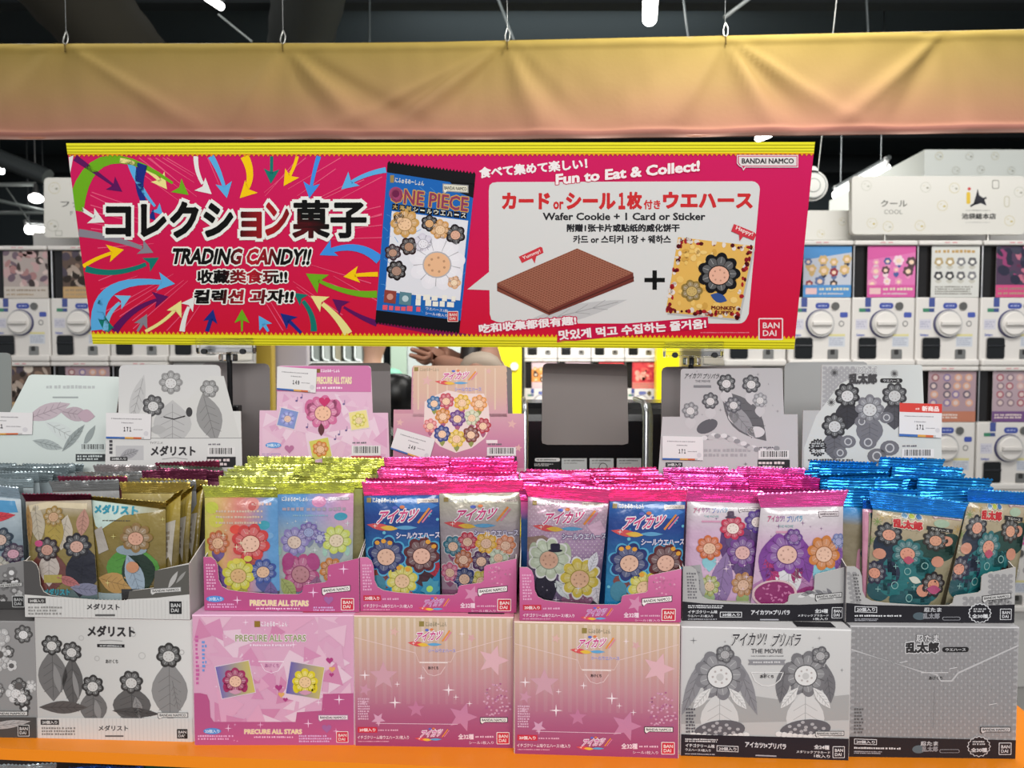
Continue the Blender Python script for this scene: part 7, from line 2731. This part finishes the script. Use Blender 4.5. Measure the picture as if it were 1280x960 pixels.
def person(name, label, x, y, h, face, skin, top, legs, arms, hair, hairlen, front=0):
    """face: unit heading in plan; arms: list of (side, elbow, wrist) in the person's frame"""
    t = thing(name, label, 'person', (x, y, 0))
    fx, fy = math.cos(face), math.sin(face)

    def L(f, s, z):                 # forward, to the left, up
        return (x + f * fx - s * fy, y + f * fy + s * fx, z * h)
    J = {'pelvis': (*L(0, 0, .53), .095), 'waist': (*L(0, 0, .62), .085), 'chest': (*L(-.005, 0, .74), .105), 'neckb': (*L(0, 0, .825), .055), 'neck': (*L(.012, 0, .86), .045), 'headl': (*L(.03, 0, .90), .07), 'headm': (*L(.02, 0, .94), .088), 'headt': (*L(.01, 0, .975), .06)}
    B = [('pelvis', 'waist'), ('waist', 'chest'), ('chest', 'neckb'), ('neckb', 'neck'), ('neck', 'headl'), ('headl', 'headm'), ('headm', 'headt')]
    for s, nm in ((1, 'l'), (-1, 'r')):
        J.update({nm + 'hip': (*L(0, s * .085, .50), .085), nm + 'knee': (*L(.015, s * .09, .28), .055), nm + 'ank': (*L(-.01, s * .09, .05), .038), nm + 'toe': (*L(.13, s * .1, .018), .028)})
        B += [('pelvis', nm + 'hip'), (nm + 'hip', nm + 'knee'), (nm + 'knee', nm + 'ank'), (nm + 'ank', nm + 'toe')]
    for nm, s, el, wr in arms:
        J.update({nm + 'sh': (*L(0, s * .165, .81), .052), nm + 'el': (*L(*el), .04), nm + 'wr': (*L(*wr), .026)})
        B += [('chest', nm + 'sh'), (nm + 'sh', nm + 'el'), (nm + 'el', nm + 'wr')]
        d = (Vector(J[nm + 'wr'][:3]) - Vector(J[nm + 'el'][:3])).normalized()
        pm = Vector(J[nm + 'wr'][:3]) + d * .055
        J[nm + 'palm'] = (*pm, .028, .016)
        B.append((nm + 'wr', nm + 'palm'))
        side = d.cross(Vector((-fy, fx, 0)) * s).normalized()
        for q in range(4):
            o = side * ((q - 1.5) * .017)
            cur = Vector((-fy, fx, 0)) * (-s * .012)
            a = pm + d * .035 + o
            b = a + d * (.036 - .004 * abs(q - 1.3)) + cur * .5
            c = b + d * .026 + cur
            J[nm + 'f%da' % q], J[nm + 'f%db' % q], J[nm + 'f%dc' % q] = (*a, .0095), (*b, .0085), (*c, .007)
            B += [(nm + 'palm', nm + 'f%da' % q), (nm + 'f%da' % q, nm + 'f%db' % q), (nm + 'f%db' % q, nm + 'f%dc' % q)]
        a = Vector(J[nm + 'wr'][:3]) + d * .03 - side * .03
        b = a + d * .035 - side * .014
        J[nm + 'ta'], J[nm + 'tb'] = (*a, .011), (*b, .009)
        B += [(nm + 'wr', nm + 'ta'), (nm + 'ta', nm + 'tb')]
    o = skin_mesh('body', J, B, skin, t)
    # clothes follow the same joints a little wider
    K_ = {k: J[k] for k in ('pelvis', 'waist', 'chest')}
    K_ = {k: (*v[:3], v[3] + .02, v[3] + .035) for k, v in K_.items()}
    K_['hem'] = (*L(0, 0, .50), .115, .135)
    K_['coll'] = (*L(0, 0, .815), .075)
    b = [('chest', 'waist'), ('waist', 'pelvis'), ('pelvis', 'hem'), ('chest', 'coll')]
    for nm, s, el, wr in arms:
        sh, e = Vector(J[nm + 'sh'][:3]), Vector(J[nm + 'el'][:3])
        K_[nm + 'sh'] = (*sh, .068)
        K_[nm + 'sl'] = (*(sh + (e - sh) * .8), .058)
        b += [('chest', nm + 'sh'), (nm + 'sh', nm + 'sl')]
    skin_mesh('shirt', K_, b, top, t)
    K_ = {'p': (*L(0, 0, .52), .11, .125)}
    b = []
    for nm, s in (('l', 1), ('r', -1)):
        for j in ('hip', 'knee', 'ank'):
            K_[nm + j] = (*J[nm + j][:3], J[nm + j][3] + .02)
        b += [('p', nm + 'hip'), (nm + 'hip', nm + 'knee'), (nm + 'knee', nm + 'ank')]
    skin_mesh('trousers', K_, b, legs, t)
    K_ = {'top': (*L(-.005, 0, .985), .07), 'crown': (*L(-.02, 0, .955), .098), 'back': (*L(-.045, 0, .91), .085)}
    b = [('top', 'crown'), ('crown', 'back')]
    if hairlen > 0:
        K_['fall'] = (*L(-.02 + .05 * front, .06 * front, .86), .034 if front else .075)
        K_['end'] = (*L(-.075 + .125 * front, .12 * front, .85 - hairlen), .03)
        b += [('back', 'fall'), ('fall', 'end')]
    skin_mesh('hair', K_, b, hair, t)
    # face: eyes, nose, mouth, ears
    p = Part()
    for s in (1, -1):
        c = Vector(L(.098, s * .03, .935))
        p.tube([c - Vector((fx, fy, 0)) * .004, c + Vector((fx, fy, 0)) * .004], [.011, .007], '#2c201c', 'skin', 10)
    p.build('eyes', t)
    p = Part()
    a = Vector(L(.104, 0, .918))
    p.tube([Vector(L(.098, 0, .937)), a + Vector((fx, fy, 0)) * .012, Vector(L(.096, 0, .910))], [.008, .013, .009], '#a87c68', 'skin', 8)
    p.build('nose', t)
    p = Part()
    p.tube([Vector(L(.086, .022, .893)), Vector(L(.094, 0, .891)), Vector(L(.086, -.022, .893))], [.003, .006, .003], '#8c4c48', 'skin', 8)
    p.build('mouth', t)
    return t


ARMS0 = lambda: [('la', 1, (.03, .21, .62), (.10, .19, .49)), ('ra', -1, (.03, -.21, .62), (.10, -.19, .49))]
# facing left, hands raised together in front of the chin
xa = at_y(604, 445, 2.15).x
hz = at_y(520, 443, 2.15).z / 1.80
person('person', 'person with long dark hair in a cream top raising both hands behind the banner', xa, 2.15, 1.80, math.pi, SK, CREAM, DARKT,
       [('la', 1, (.0, .2, hz - .035), (.115, .05, hz - .012)), ('ra', -1, (.01, -.2, hz - .03), (.12, -.03, hz - .005))], HAIR, .12, 1)
xb = at_y(464, 440, 3.9).x
person('person', 'person with a teal collar seen between the white shelf and the banner', xb, 3.9, 1.71, math.radians(60), SK2, TEAL, JEAN, ARMS0(), HAIR, 0)
xc = at_y(496, 482, 3.0).x
person('person', 'person with short black hair beside the grey card back, lower than the others', xc, 3.0, 1.43, math.radians(95), SK2, GREY, DARKT, ARMS0(), HAIR2, .02)
